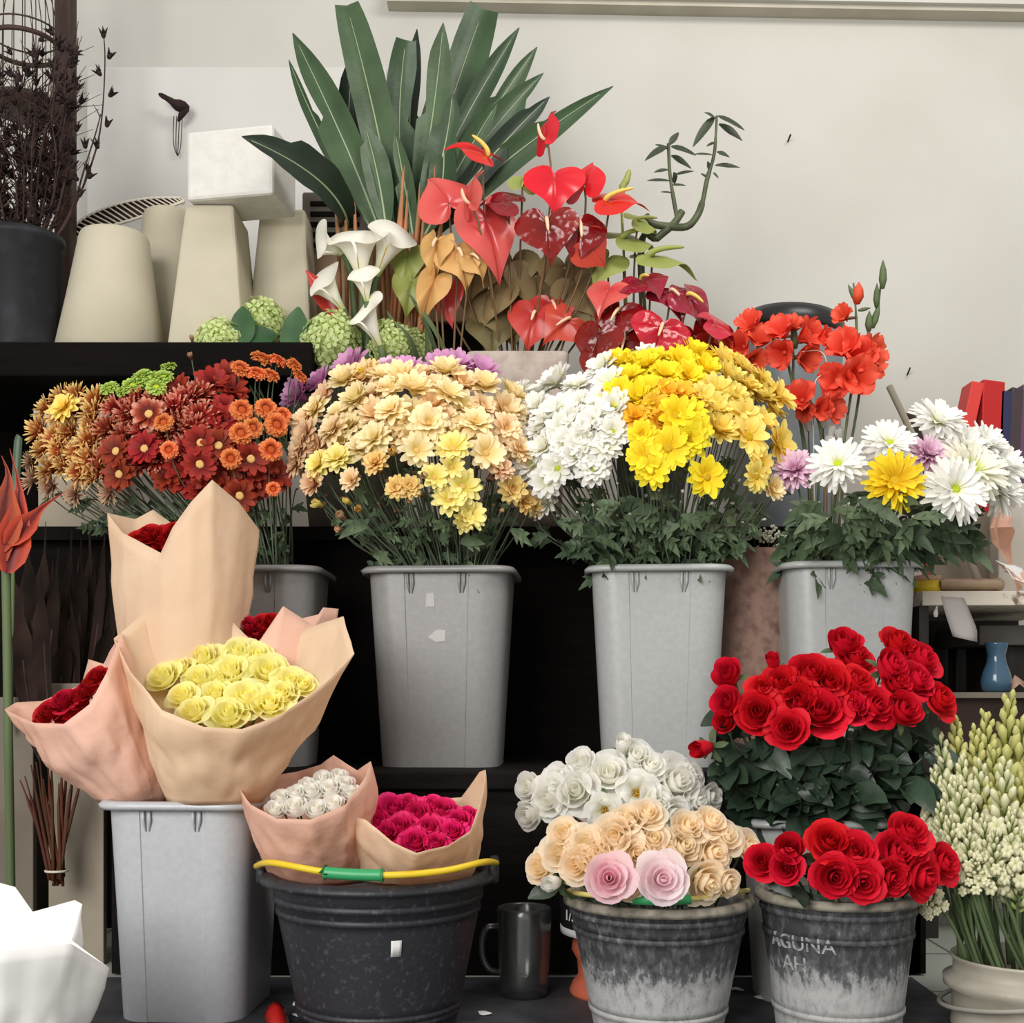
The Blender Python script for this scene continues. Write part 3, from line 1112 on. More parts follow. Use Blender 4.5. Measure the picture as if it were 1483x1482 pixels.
PM('darkred', rgb(112, 22, 16), rgb(170, 54, 40), var=.15)
PM('bronze', rgb(160, 66, 30), rgb(248, 216, 142), p0=.3, p1=.85, var=.12, mid=rgb(196, 126, 62))
PM('dusty', rgb(140, 92, 72), rgb(214, 178, 146), var=.12)
PM('orangebutton', rgb(176, 62, 20), rgb(238, 146, 84), p0=.05, p1=.9, var=.1, mid=rgb(220, 104, 50))
PM('greenbutton', rgb(134, 160, 60), rgb(186, 212, 104), var=.06)
PM('lilac', rgb(214, 150, 184), rgb(244, 214, 232), var=.04)
PM('bloomwhite', rgb(236, 236, 190), rgb(252, 251, 246), p0=.02, p1=.3, var=.02)
PM('bloomcream', rgb(206, 216, 90), rgb(252, 250, 234), p0=.05, p1=.45, var=.02)
PM('bloomyellow', rgb(232, 188, 20), rgb(252, 224, 50), var=.03)
PM('redrose', rgb(176, 8, 28), rgb(214, 24, 46), rough=.6, spec=.18, var=.05, trans=.1)
PM('wrapred', rgb(140, 8, 20), rgb(176, 20, 32), rough=.7, spec=.15, var=.1, trans=.1)
PM('peachrose', rgb(255, 232, 172), rgb(255, 241, 218), var=.04, trans=.5)
PM('pinkrose', rgb(252, 222, 228), rgb(255, 240, 243), var=.03, trans=.45)
PM('pinkrosedeep', rgb(246, 196, 208), rgb(254, 224, 230), var=.03, trans=.45)
PM('whiterose', rgb(248, 246, 226), rgb(253, 252, 248), var=.02, trans=.5)
PM('yellowrose', rgb(255, 243, 96), rgb(255, 251, 188), var=.03, trans=.5)
PM('magenta', rgb(190, 14, 84), rgb(226, 38, 110), var=.08, trans=.15)
PM('redspathe', rgb(196, 18, 26), rgb(212, 26, 34), rough=.22, spec=.5, var=.06, trans=.08)
PM('darkspathe', rgb(112, 10, 18), rgb(134, 18, 28), rough=.2, spec=.5, var=.15, trans=.05, bump=.09)
PM('crimson', rgb(176, 20, 40), rgb(190, 34, 54), rough=.2, spec=.5, var=.05, trans=.08, bump=.1)
PM('pinkspathe', rgb(196, 56, 58), rgb(214, 90, 84), rough=.25, spec=.5, var=.08, trans=.1)
PM('coral', rgb(178, 46, 38), rgb(196, 66, 52), rough=.3, spec=.4, var=.08, trans=.1)
PM('olive', rgb(98, 82, 54), rgb(128, 112, 74), rough=.5, spec=.3, var=.3, trans=.1)
PM('greenspathe', rgb(130, 142, 70), rgb(150, 158, 84), rough=.4, spec=.35, var=.1, trans=.1)
PM('peachspathe', rgb(200, 144, 82), rgb(218, 170, 106), rough=.5, spec=.3, var=.06, trans=.15)
PM('callawhite', rgb(190, 196, 120), rgb(238, 235, 222), p0=.05, p1=.5, rough=.45, var=.02, trans=.15)
PM('glad', rgb(224, 72, 46), rgb(242, 98, 72), rough=.5, var=.06, trans=.25)
PM('tube', rgb(160, 172, 96), rgb(230, 226, 190), p0=.1, p1=.9, rough=.5, var=.06, trans=.15)
PM('tubegold', rgb(146, 150, 70), rgb(206, 202, 130), p0=.1, p1=.9, rough=.5, var=.08, trans=.15)
PM('helico', rgb(104, 18, 16), rgb(196, 88, 58), rough=.4, spec=.4, var=.1)  # both tones lowered, putting the shade it hangs in into the colour
CEN = {
    'gold': mat('disc_gold', rgb(214, 170, 40), .8, .2, rgb(180, 140, 30), 300),
    'lime': mat('disc_lime', rgb(190, 200, 50), .8, .2, rgb(160, 176, 40), 300),
    'pale': mat('disc_pale', rgb(224, 186, 120), .8, .2, rgb(196, 152, 84), 300),
    'brown': mat('disc_brown', rgb(150, 96, 40), .8, .2, rgb(120, 70, 30), 300),
    'amber': mat('disc_amber', rgb(206, 170, 30), .8, .2, rgb(190, 148, 24), 300),
    'rust': mat('disc_rust', rgb(160, 60, 24), .8, .2, rgb(196, 90, 40), 200),
    'spadixcream': mat('spadix_cream', rgb(240, 206, 170), .55, .3, rgb(226, 186, 146), 200),
    'spadixyellow': mat('spadix_yellow', rgb(236, 206, 110), .55, .3, rgb(222, 186, 80), 200),
    'spadixgreen': mat('spadix_green', rgb(140, 150, 74), .55, .3, rgb(160, 164, 92), 200),
    'stamen': mat('stamen_gold', rgb(206, 168, 70), .7, .2, rgb(170, 124, 50), 200),
}
HEADS = {}


def head(kind, col, var):
    k = (kind, col, var)
    if k in HEADS:
        return HEADS[k]
    m = PT[col]
    nm = 'petals'
    sd = hash((len(kind), var)) % 1000 + var * 17 + len(kind)
    if kind == 'daisy':
        me = daisy_mesh(nm, m, sd, [(11, .92, 14, 0), (10, .84, 36, .04)], .225)
    elif kind == 'bigdaisy':
        me = daisy_mesh(nm, m, sd, [(12, .92, 6, 0), (10, .86, 22, .03)], .23, bend=.2, r0=.14)
    elif kind == 'double':
        me = daisy_mesh(nm, m, sd, [(11, .92, 6, 0), (11, .86, 26, .04), (9, .70, 46, .08), (6, .48, 64, .1)], .225)
    elif kind == 'side':
        me = daisy_mesh(nm, m, sd, [(11, .95, 22, 0), (10, .92, 42, .05), (8, .78, 60, .08)], .215, bend=.1)
    elif kind == 'spider':
        me = daisy_mesh(nm, m, sd, [(16, .98, 16, 0), (14, .92, 40, .04), (10, .8, 62, .08)], .085, bend=.0, trough=.7, tipw=.7)
    elif kind == 'button':
        me = daisy_mesh(nm, m, sd, [(20, .62, -2, .0), (20, .6, 12, .06), (18, .5, 22, .12), (14, .4, 34, .16)], .16, bend=.8, r0=.30, tipw=.9)
    elif kind == 'bloom':
        me = daisy_mesh(nm, m, sd, [(20, 1.0, -6, -.04), (20, .98, 10, 0), (18, .88, 28, .05), (16, .7, 46, .1), (12, .5, 60, .13)], .125, bend=.1, r0=.1, trough=.6, tipw=.85)
    elif kind == 'bloomeye':
        me = daisy_mesh(nm, m, sd, [(20, 1.0, -6, -.04), (20, .98, 8, 0), (18, .90, 22, .05), (14, .70, 38, .09)], .125, bend=.1, r0=.13, trough=.6, tipw=.85)
    elif kind == 'bud':
        me = daisy_mesh(nm, m, sd, [(8, .9, 70, 0), (7, .8, 80, .05)], .2, bend=-.5, r0=.12)
    elif kind == 'rose':
        me = rose_mesh(nm, m, sd, 1.0)
    elif kind == 'rosehalf':
        me = rose_mesh(nm, m, sd, .45)
    elif kind == 'rosebud':
        me = rose_mesh(nm, m, sd, .0, False)
    elif kind == 'openrose':
        me = open_rose_mesh(nm, m, sd)
    HEADS[k] = me
    return me


DISC = {}


def disc(col, r=.24, h=.14):
    k = (col, r)
    if k not in DISC:
        DISC[k] = disc_mesh('flower_centre', CEN[col], r, h)
    return DISC[k]


SEPAL = sepal_mesh('sepals', M['stem'])
STAMEN = stamen_mesh('stamens', CEN['stamen'])


def stem_leaves(mb, path, n, size, rng, t0=.25, t1=.85, lobed=True):
    k = len(path)
    for i in range(n):
        t = t0 + (t1 - t0) * (i + rng.random()) / n
        j = min(k - 2, int(t * (k - 1)))
        p = path[j]
        tg = (path[j + 1] - path[j]).normalized()
        a = rng.uniform(-PI, 0)
        out = (Vector((math.cos(a), math.sin(a) * .8, 0)) + tg * rng.uniform(-.3, .6)).normalized()
        face = Vector((rng.uniform(-.9, .9), -1, rng.uniform(-.3, .9)))
        L = size * rng.uniform(.7, 1.25)
        oval_leaf(mb, p, out, L, L * (.17 if lobed else .30), face, rng.uniform(.1, .5), .2, 5, rng)
        if lobed:
            for s, w_ in ((-1, .25), (1, .25), (-1, .5), (1, .5)):
                q = p + out * L * w_
                sd = out.cross(face).normalized()
                oval_leaf(mb, q, out * .75 + sd * s, L * .38, L * .10, face, .25, .2, 3, rng)


def flower(name, label, cat, group, pos, nrm, r, kind, col, var, base, stem_m, stem_r=.0016, centre=None, cr=.24, leaves=0, leaf_size=.05,
           leaf_m=None, rng=R, lobed=True, sepals=False, up=None, lt=(.25, .85), bow=.5, stem=True):
    """one cut flower: petals, centre, stem and foliage, standing from base to its head"""
    base = Vector(base)
    pos = Vector(pos)
    e = thing(name, label, cat, base, group)
    pos = pos - Vector(nrm).normalized() * r * .22
    Mx = orient(nrm, up, rng.uniform(0, 6.28) if up is None else 0)
    T = TRS(pos, Mx, r)
    place('petals', head(kind, col, var), e, T)
    if centre:
        place('flower_centre', STAMEN if centre == 'stamens' else disc(centre, cr), e, T)
    if sepals:
        place('sepals', SEPAL, e, T)
    if stem:
        n = Vector(nrm).normalized()
        hb = pos - n * r * .3
        L = (hb - base).length
        c1 = hb - n * L * .25 * bow - Vector((0, 0, L * .22))
        c2 = base + (hb - base) * .25 + Vector((0, 0, L * .12)) + Vector((rng.uniform(-1, 1), rng.uniform(-1, 1), 0)) * L * .03
        pth = [hb * (1 - t) ** 3 + c1 * 3 * t * (1 - t) ** 2 + c2 * 3 * t * t * (1 - t) + base * t ** 3 for t in [i / 9 for i in range(10)]]
        mb = MB()
        mb.tube(pth, [stem_r * .8] * 3 + [stem_r] * 7, 5)
        mb.build('stem', stem_m, e)
        if leaves:
            mb = MB()
            stem_leaves(mb, pth, leaves, leaf_size, rng, lt[0], lt[1], lobed)
            mb.build('foliage', leaf_m or M['leaf'], e)
    return e


def inpoly(x, y, poly):
    c = False
    j = len(poly) - 1
    for i in range(len(poly)):
        if (poly[i][1] > y) != (poly[j][1] > y) and x < (poly[j][0] - poly[i][0]) * (y - poly[i][1]) / (poly[j][1] - poly[i][1]) + poly[i][0]:
            c = not c
        j = i
    return c


def scatter(poly, spacing, taken, seed, tries=3000):
    rng = random.Random(seed)
    xs = [p[0] for p in poly]
    ys = [p[1] for p in poly]
    out = []
    for _ in range(tries):
        x, y = rng.uniform(min(xs), max(xs)), rng.uniform(min(ys), max(ys))
        if inpoly(x, y, poly) and all((x - a) ** 2 + ((y - b) * 1.15) ** 2 > spacing ** 2 for a, b in taken):
            out.append((x, y))
            taken.append((x, y))
    return out
# ================================================================ chrysanthemum bunches
class Bunch:
    def __init__(s, uc, vc, ru, rv, dc, bulge, bin_, hw, seed):
        s.uc, s.vc, s.ru, s.rv, s.dc, s.bulge, s.hw = uc, vc, ru, rv, dc, bulge, hw
        s.bx, s.by, s.bz = bin_[1].x, bin_[1].y + .12, bin_[2]
        s.rng = random.Random(seed)
        s.grow = 1.16

    def at(s, u, v, out=0.0, up=.25, jit=.25):
        q = ((u - s.uc) / s.ru) ** 2 + ((v - s.vc) / s.rv) ** 2
        k = math.sqrt(max(.02, 1 - q))
        d = s.dc - s.bulge * k - out
        n = Vector(((u - s.uc) / s.ru * .9, -k - .35, -(v - s.vc) / s.rv * .7 + up))
        n = n.normalized() + Vector((s.rng.uniform(-jit, jit), s.rng.uniform(-jit, jit) * .5, s.rng.uniform(-jit, jit)))
        return P(u, v, d), n, d

    def base(s, u):
        x = max(-1, min(1, (u - s.uc) / s.ru))
        return Vector((s.bx + s.hw * x * .9 + s.rng.uniform(-.015, .015), s.by + s.rng.uniform(-.09, .05), s.bz - .03))

    def put(s, u, v, rpx, kind, col, label, cat, group, centre=None, cr=.24, name='spray_chrysanthemum', stem_m=None, leaves=0, out=0.0, up=.25, jit=.25, **k):
        p, n, d = s.at(u, v, out, up, jit)
        return flower(name, label, cat, group, p, n, S(rpx * s.grow, d), kind, col, s.rng.randrange(4), s.base(u), stem_m or M['stemdark'], centre=centre, cr=cr,
                      leaves=leaves, rng=s.rng, **k)


rg = random.Random(5)
# ---- cream bunch
B = Bunch(600, 700, 205, 192, 2.50, .26, BIN2, .12, 21)
GB = 'cream chrysanthemums in the grey bin with scuffs'
taken = []
fx = [  # u, v, r, kind, colour
    (566, 591, 24, 'double', 'cream'), (621, 610, 27, 'double', 'cream'), (650, 567, 24, 'daisy', 'cream'), (646, 535, 24, 'side', 'cream'), (702, 556, 24, 'side', 'cream'),
    (743, 570, 24, 'side', 'cream'), (604, 651, 24, 'daisy', 'cream'), (656, 646, 25, 'daisy', 'paleyellow'), (706, 655, 27, 'daisy', 'cream'), (541, 632, 25, 'double', 'cream'),
    (488, 662, 22, 'double', 'paleyellow'), (459, 672, 22, 'double', 'paleyellow'), (543, 668, 18, 'double', 'gold'), (570, 655, 16, 'bud', 'gold'), (508, 695, 16, 'side', 'peachcream'),
    (574, 706, 17, 'double', 'gold'), (594, 704, 17, 'double', 'gold'), (462, 731, 16, 'bud', 'paleyellow'), (452, 700, 18, 'side', 'tan'), (504, 727, 13, 'bud', 'paleyellow'),
    (495, 748, 15, 'bud', 'tan'), (492, 766, 11, 'bud', 'tan'), (520, 738, 14, 'bud', 'gold'), (630, 690, 20, 'daisy', 'paleyellow'), (655, 676, 18, 'daisy', 'paleyellow'), (671, 704, 24, 'daisy', 'paleyellow'),
    (650, 722, 22, 'daisy', 'paleyellow'), (682, 745, 22, 'daisy', 'paleyellow'), (672, 755, 16, 'side', 'paleyellow'), (744, 708, 20, 'double', 'gold'), (762, 725, 18, 'double', 'gold'), (771, 733, 15, 'side', 'gold'),
    (592, 727, 8, 'bud', 'tan'), (726, 740, 9, 'bud', 'tan'), (615, 690, 14, 'bud', 'dusty'), (480, 620, 24, 'double', 'peachcream'), (440, 630, 24, 'double', 'tan'), (432, 652, 22, 'double', 'tan'),
    (426, 672, 19, 'double', 'tan'), (440, 605, 22, 'double', 'peachcream'), (455, 590, 22, 'double', 'cream'), (497, 548, 24, 'side', 'cream'), (515, 575, 24, 'side', 'cream'), (727, 676, 19, 'double', 'tan'),
    (755, 650, 22, 'double', 'peachcream'), (735, 618, 22, 'double', 'peachcream'), (690, 610, 24, 'double', 'cream'), (600, 560, 26, 'side', 'cream')]
for u, v, r, k, c in fx:
    taken.append((u, v))
low = [f for f in fx]
for u, v, r, k, c in fx:
    if v > 684:
        lb = {'paleyellow': 'pale yellow chrysanthemum in the sprays drooping over the cream bunch', 'gold': 'golden small chrysanthemum hanging low under the cream bunch',
              'tan': 'small tan bud hanging low under the cream bunch', 'peachcream': 'peach cream chrysanthemum hanging alone under the cream bunch', 'dusty': 'withered brown chrysanthemum nearest the front among the stems under the cream bunch'}[c]
    else:
        lb = {'paleyellow': 'pale yellow chrysanthemum at the front edge of the cream bunch', 'gold': 'small golden chrysanthemum at the front edge of the cream bunch', 'tan': 'tan chrysanthemum at the left or right edge of the cream bunch',
              'peachcream': 'peach cream chrysanthemum at the side of the cream bunch', 'cream': 'cream chrysanthemum packed in the dome over the scuffed grey bin'}[c]
    B.put(u, v, r, k, c, lb, 'flower', GB + ', ' + lb.split(' chr')[0] + (' low' if v > 684 else ''), centre='pale' if k in ('daisy', 'double') else None, cr=.17, out=.03, leaves=1 if v > 684 else 0, leaf_size=.05)
poly = [(450, 590), (480, 545), (560, 540), (640, 540), (700, 552), (765, 575), (768, 640), (745, 665), (690, 640), (640, 640), (600, 668), (560, 648), (510, 662), (470, 680), (432, 680), (422, 640)]
for i, (u, v) in enumerate(scatter(poly, 23.5, taken, 3)):
    c = rg.choice(['cream', 'cream', 'cream', 'peachcream'])
    if u < 470:
        c = rg.choice(['tan', 'peachcream', 'peachcream'])
    elif u > 690:
        c = rg.choice(['peachcream', 'cream'])
    lb = {'cream': 'cream chrysanthemum packed in the dome over the scuffed grey bin', 'peachcream': 'peach cream chrysanthemum at the side of the cream bunch', 'tan': 'tan chrysanthemum at the left or right edge of the cream bunch'}[c]
    B.put(u, v, rg.uniform(21, 26), rg.choice(['double', 'side', 'double', 'daisy']), c, lb, 'flower', GB + ', ' + lb.split(' chr')[0], centre='pale', cr=.17, leaves=1 if i % 3 == 0 else 0)
# second row of stems in the shade under the dome, dusty flowers behind
for u, v in scatter([(440, 690), (480, 650), (560, 640), (700, 640), (770, 660), (770, 690), (700, 700), (600, 690), (520, 700)], 34, [], 8):
    B.put(u, v, rg.uniform(14, 18), 'bud', rg.choice(['tan', 'dusty', 'gold']), 'withered brown chrysanthemum among the stems under the cream bunch', 'flower', GB + ', withered', out=-.06, leaves=1)
pu = [(430, 570, 28), (462, 553, 24), (507, 529, 28), (588, 540, 28), (566, 548, 22), (614, 551, 22), (640, 531, 26), (662, 527, 24), (698, 537, 26)]
lbs = rowlabels(pu, 1, 'purple pink chrysanthemum', 'behind the cream bunch')
for (u, v, r), lb in zip(pu, lbs):
    B.put(u, v, r, 'side', 'purple', lb.replace('in the row ', 'in the row '), 'flower', 'purple chrysanthemums behind the cream bunch', out=-.05, up=.1)
B.put(531, 538, 22, 'side', 'butter', 'single bright yellow chrysanthemum among the purple ones behind the cream bunch', 'flower', None)
B.put(560, 530, 18, 'side', 'lilac', 'pale lilac chrysanthemum beside the purple ones behind the cream bunch', 'flower', None, out=-.03)
# bare stems with leaves that fill the bin
for i in range(26):
    u = 440 + 13 * i + rg.uniform(-8, 8)
    p, n, d = B.at(u, rg.uniform(660, 720), -.05)
    B.put(u, rg.uniform(672, 745), rg.uniform(5, 7), 'bud', 'dusty', 'thin stem with a closed bud rising from the scuffed grey bin', 'flower', GB + ', closed buds', name='budded_stem', out=rg.uniform(-.1, .03), leaves=2, leaf_size=.036, lt=(.15, .9))

# ---- rust bunch
A = Bunch(255, 690, 235, 200, 2.52, .22, BIN1, .11, 22)
GA = 'rust and bronze chrysanthemums in the left bin'
taken = []
bt = [(349, 531, 16), (381, 516, 19), (405, 520, 15), (428, 527, 14), (393, 541, 15), (372, 538, 16), (436, 543, 13), (351, 592, 19), (386, 590, 19), (402, 614, 20), (349, 626, 19), (367, 619, 17), (393, 651, 19), (334, 664, 17), (396, 708, 12),
      (410, 600, 15), (244, 651, 15), (236, 610, 16)]
for (u, v, r), lb in zip(bt, rowlabels(bt, 3, 'orange button chrysanthemum', 'right of the rust bunch')):
    A.put(u, v, r * .9, 'button', 'orangebutton', lb, 'flower', 'orange button chrysanthemums', centre='rust', cr=.32, name='button_chrysanthemum', out=.05, jit=.15, up=0 if v > 560 else .25)
    taken.append((u, v))
gb = [(157, 567, 15), (192, 563, 16), (204, 550, 16), (218, 553, 14), (226, 566, 15), (236, 551, 15), (243, 536, 12), (177, 572, 12)]
for (u, v, r), lb in zip(gb, rowlabels(gb, 1, 'lime green button chrysanthemum', 'above the rust bunch')):
    A.put(u, v - 8, r, 'button', 'greenbutton', lb, 'flower', 'green button chrysanthemums', name='button_chrysanthemum', out=.03, up=.7, centre='lime', cr=.3)
A.put(90, 588, 21, 'double', 'butter', 'yellow chrysanthemum at the top left of the bronze bunch', 'flower', None, out=.05)
fx = [(214, 598, 'rust'), (207, 648, 'darkred'), (165, 652, 'darkred'), (170, 686, 'darkred'), (289, 672, 'darkred'), (316, 644, 'darkred'), (364, 664, 'darkred'), (290, 640, 'darkred'), (347, 718, 'darkred')]
for u, v, c in fx:
    taken.append((u, v))
    A.put(u, v, 22, 'bigdaisy', c, 'dark red chrysanthemum with a pale yellow centre in the rust bunch', 'flower', GA + ', yellow centres', centre='pale', cr=.26, out=.035, jit=.1, up=0)
regs = [([(52, 610), (80, 575), (150, 568), (135, 640), (150, 690), (60, 690)], 21, 'spider', ['bronze'], 'bronze chrysanthemum with yellow petal tips at the left of the rust bunch', 'flower'),
        ([(130, 588), (250, 578), (290, 565), (290, 640), (240, 670), (130, 690)], 21, 'spider', ['rust'], 'rust red chrysanthemum with pale petal tips in the middle of the rust bunch', 'flower'),
        ([(245, 560), (335, 540), (345, 580), (335, 640), (410, 660), (400, 710), (340, 730), (240, 690), (250, 600)], 22, 'daisy', ['darkred'], 'dark red chrysanthemum deep in the right half of the rust bunch', 'flower'),
        ([(40, 660), (80, 650), (150, 690), (160, 720), (90, 715), (36, 690)], 26, 'spider', ['dusty'], 'faded tan chrysanthemum drooping at the left of the rust bunch', 'flower')]
for poly, sp, kind, cols, lb, cat in regs:
    for i, (u, v) in enumerate(scatter(poly, sp, taken, 31 + sp + len(poly))):
        A.put(u, v, rg.uniform(20, 25) if cols[0] != 'dusty' else rg.uniform(13, 18), kind, rg.choice(cols), lb, cat, GA + ', ' + cols[0], leaves=1 if v > 640 else 0, leaf_size=.05, up=.1)
for u, v in ((278, 492), (276, 517)):
    A.put(u, v, 9, 'bud', 'dusty', 'small closed bud on a stalk above the rust bunch, ' + ('upper' if v < 500 else 'lower') + ' of two', 'flower', 'buds above the rust bunch', out=-.1)
for i in range(30):
    u = 110 + 11 * i + rg.uniform(-8, 8)
    A.put(u, rg.uniform(690, 745), rg.uniform(4, 6), 'bud', 'dusty', 'thin stem with a closed bud rising from the left bin', 'flower', GA + ', closed buds', name='budded_stem', out=rg.uniform(-.12, .0), leaves=3, leaf_size=.04, lt=(.15, .95))

# ---- white and yellow bunch
Cc = Bunch(940, 690, 215, 190, 2.50, .26, BIN3, .11, 23)
GC = 'white and yellow chrysanthemums in the third bin'
taken = []
yl = [(935, 660, 25, 'bigdaisy'), (968, 648, 29, 'bigdaisy'), (1000, 636, 27, 'double'), (1026, 690, 27, 'bigdaisy'), (945, 682, 24, 'daisy'), (981, 600, 28, 'daisy'), (1003, 596, 22, 'daisy'), (1012, 622, 22, 'double'), (930, 628, 20, 'double')]
for (u, v, r, k), lb in zip(yl, rowlabels(yl, 2, 'bright yellow chrysanthemum', 'of the low front cluster')):
    Cc.put(u, v, r, k, 'yellow', lb, 'flower', 'bright yellow chrysanthemums hanging at the front', centre='amber', cr=.22, out=.06, up=0, jit=.12, leaves=1)
    taken.append((u, v))
bd = [(1088, 630, 30), (1135, 642, 32), (1083, 600, 26), (1105, 672, 20), (1098, 690, 20)]
for (u, v, r), lb in zip(bd, rowlabels(bd, 2, 'pale yellow daisy chrysanthemum', 'right of the yellow bunch')):
    Cc.put(u, v, r, 'bigdaisy', 'butter', lb, 'flower', 'pale yellow daisies', centre='amber', cr=.24, out=.05, up=0, jit=.1)
    taken.append((u, v))
Cc.put(872, 567, 5, 'bud', 'dusty', 'tiny dark bud at the edge of the white chrysanthemums', 'flower', None, out=.03)
Cc.put(1120, 708, 18, 'side', 'cream', 'withered cream chrysanthemum hanging below the pale yellow daisies', 'flower', None, out=.03)
for u, v, lb in ((937, 513, 'single white chrysanthemum at the very top behind the yellow ones'), (787, 729, 'single white chrysanthemum low beside the golden ones of the cream bunch')):
    Cc.put(u, v, 20, 'side', 'white', lb, 'flower', None, out=-.02)
regs = [([(735, 570), (760, 555), (830, 540), (880, 525), (895, 575), (895, 640), (870, 690), (830, 680), (790, 700), (745, 660), (735, 620)], 23.5, ['double', 'side', 'double', 'daisy'], 'white', 25, 'white chrysanthemum packed in the left half of the third bunch'),
        ([(870, 530), (930, 515), (1010, 510), (1025, 540), (970, 550), (900, 590), (880, 575)], 24, ['side', 'double'], 'yellow', 26, 'bright yellow chrysanthemum at the top of the third bunch'),
        ([(900, 590), (970, 560), (1000, 570), (990, 600), (950, 612), (905, 615)], 23, ['double'], 'amber', 24, 'deep amber chrysanthemum in the middle of the third bunch'),
        ([(1000, 540), (1050, 520), (1110, 540), (1140, 570), (1120, 610), (1040, 620), (1010, 600)], 23, ['side', 'daisy', 'double'], 'butter', 25, 'soft yellow chrysanthemum at the right of the third bunch')]
for poly, sp, kinds, col, r, lb in regs:
    for i, (u, v) in enumerate(scatter(poly, sp, taken, 50 + len(poly))):
        Cc.put(u, v, r * rg.uniform(.9, 1.08), rg.choice(kinds), col, lb, 'flower', GC + ', ' + col, centre='amber' if col != 'white' else 'lime', cr=.14, leaves=1 if i % 3 == 0 else 0, out=.02)
Cc.put(1052, 520, 24, 'bloom', 'yellow', 'bright yellow chrysanthemum standing out at the top right of the yellow bunch', 'flower', None, out=0)
for i in range(40):
    u = 775 + 9 * i + rg.uniform(-8, 8)
    Cc.put(u, rg.uniform(690, 760), rg.uniform(4, 6), 'bud', 'white', 'leafy stem with a tiny white bud rising from the third bin', 'flower', GC + ', leafy stems', name='budded_stem', out=rg.uniform(-.12, .05), leaves=5, leaf_size=.05, lt=(.15, .95))

# ---- large blooms
GD = 'large chrysanthemum blooms in the right bin'
D = Bunch(1300, 720, 200, 170, 2.48, .22, BIN4, .11, 24)
D.grow = 1.0
bl = [(1213, 668, 40, 'bloomwhite', 'lime', 'large white bloom with a green centre, standing alone on a bare stem'), (1290, 637, 38, 'bloomwhite', 'lime', 'large white bloom behind the yellow bloom, green in its centre'),
      (1362, 604, 41, 'bloomwhite', 'lime', 'topmost large white bloom in the right bin'), (1400, 645, 42, 'bloomwhite', None, 'large white bloom without visible centre, below the topmost bloom'),
      (1412, 676, 50, 'bloomcream', 'lime', 'largest cream bloom with a broad yellow green centre'), (1388, 706, 47, 'bloomwhite', 'lime', 'large white bloom in front with drooping petals and a small green centre'),
      (1452, 672, 44, 'bloomwhite', None, 'large white bloom at the right end of the row, facing away'), (1452, 708, 40, 'bloomwhite', None, 'lowest large white bloom at the right end'),
      (1298, 694, 42, 'bloomyellow', 'amber', 'large bright yellow bloom with drooping petals'), (1345, 655, 31, 'lilac', None, 'dusky pink bloom beside the yellow bloom'), (1149, 678, 33, 'lilac', None, 'pale pink bloom beside the pale yellow daisies'),
      (1428, 640, 36, 'bloomwhite', None, 'white bloom at the back between the topmost bloom and the files')]
for u, v, r, c, ce, lb in bl:
    dr = {1298: .35, 1388: .2}.get(u, .45)
    D.put(u, v, r, 'bloomeye' if ce else 'bloom', c, lb, 'flower', GD, centre=ce, cr=.2 if u == 1412 else (.24 if c == 'bloomyellow' else .17), name='bloom_chrysanthemum', up=dr, jit=.12, out={1388: .08, 1298: .06, 1412: .04, 1213: .05}.get(u, 0.0),
          leaves=6, leaf_size=.065, stem_r=.0028, lt=(.35, .95), stem_m=M['stem'])
for i in range(14):
    u = 1140 + 21 * i + rg.uniform(-8, 8)
    D.put(u, rg.uniform(722, 755), 5, 'bud', 'white', 'leafy green shoot without a flower in the right bin', 'foliage', GD + ', leafy shoots', name='leafy_shoot', out=rg.uniform(-.08, .06), leaves=9, leaf_size=.07, lt=(.05, .95))
# baby's breath in the pinkish planter and behind the blooms
gy = mat('tiny_white_flower', rgb(222, 222, 206), .8, .2)
for i in range(9):
    u = 1075 + i * 14 + (120 if i > 4 else 0)
    top = P(u, rg.uniform(765, 785), 2.5)
    b0 = Vector((pp.x + rg.uniform(-.04, .04), 2.53, pp.z - .04)) if i <= 4 else Vector((BIN4[1].x + rg.uniform(-.05, .05), 2.48, BIN4[2] - .03))
    e = thing('gypsophila', 'sprig of tiny white flowers ' + ('in the pinkish planter' if i <= 4 else 'low among the leaves of the right bin'), 'flower', b0, 'sprigs of tiny white flowers in the planter' if i <= 4 else 'sprigs of tiny white flowers in the bin')
    mb = MB()
    mb.tube([b0, (b0 + top) / 2, top], .001, 4)
    mb.build('stem', M['stem'], e)
    mb = MB()
    for k in range(34):
        mb.ball(top + Vector((rg.gauss(0, .012), rg.gauss(0, .012), rg.gauss(0, .010))), .003, .003, .003, 5, 3)
    mb.build('blossom', gy, e)
# white dried pods below the gladiolus
for k, (u, v) in enumerate(((1171, 622), (1192, 618), (1203, 630), (1196, 646), (1216, 634))):
    pos = P(u, v, 2.6)
    e = thing('white_tulip', ORD[k] + ' from left of the small closed white flowers under the orange gladiolus', 'flower', P(u, 780, 2.55), 'small closed white flowers')
    place('petals', head('rosebud', 'white', 0), e, TRS(pos, orient((rg.uniform(-.4, .4), -.6, .8)), S(15, 2.6)))
    mb = MB(); mb.tube([pos, P(u + 2, 700, 2.58), P(u, 790, 2.5)], .0018, 5); mb.build('stem', M['brownstem'], e)
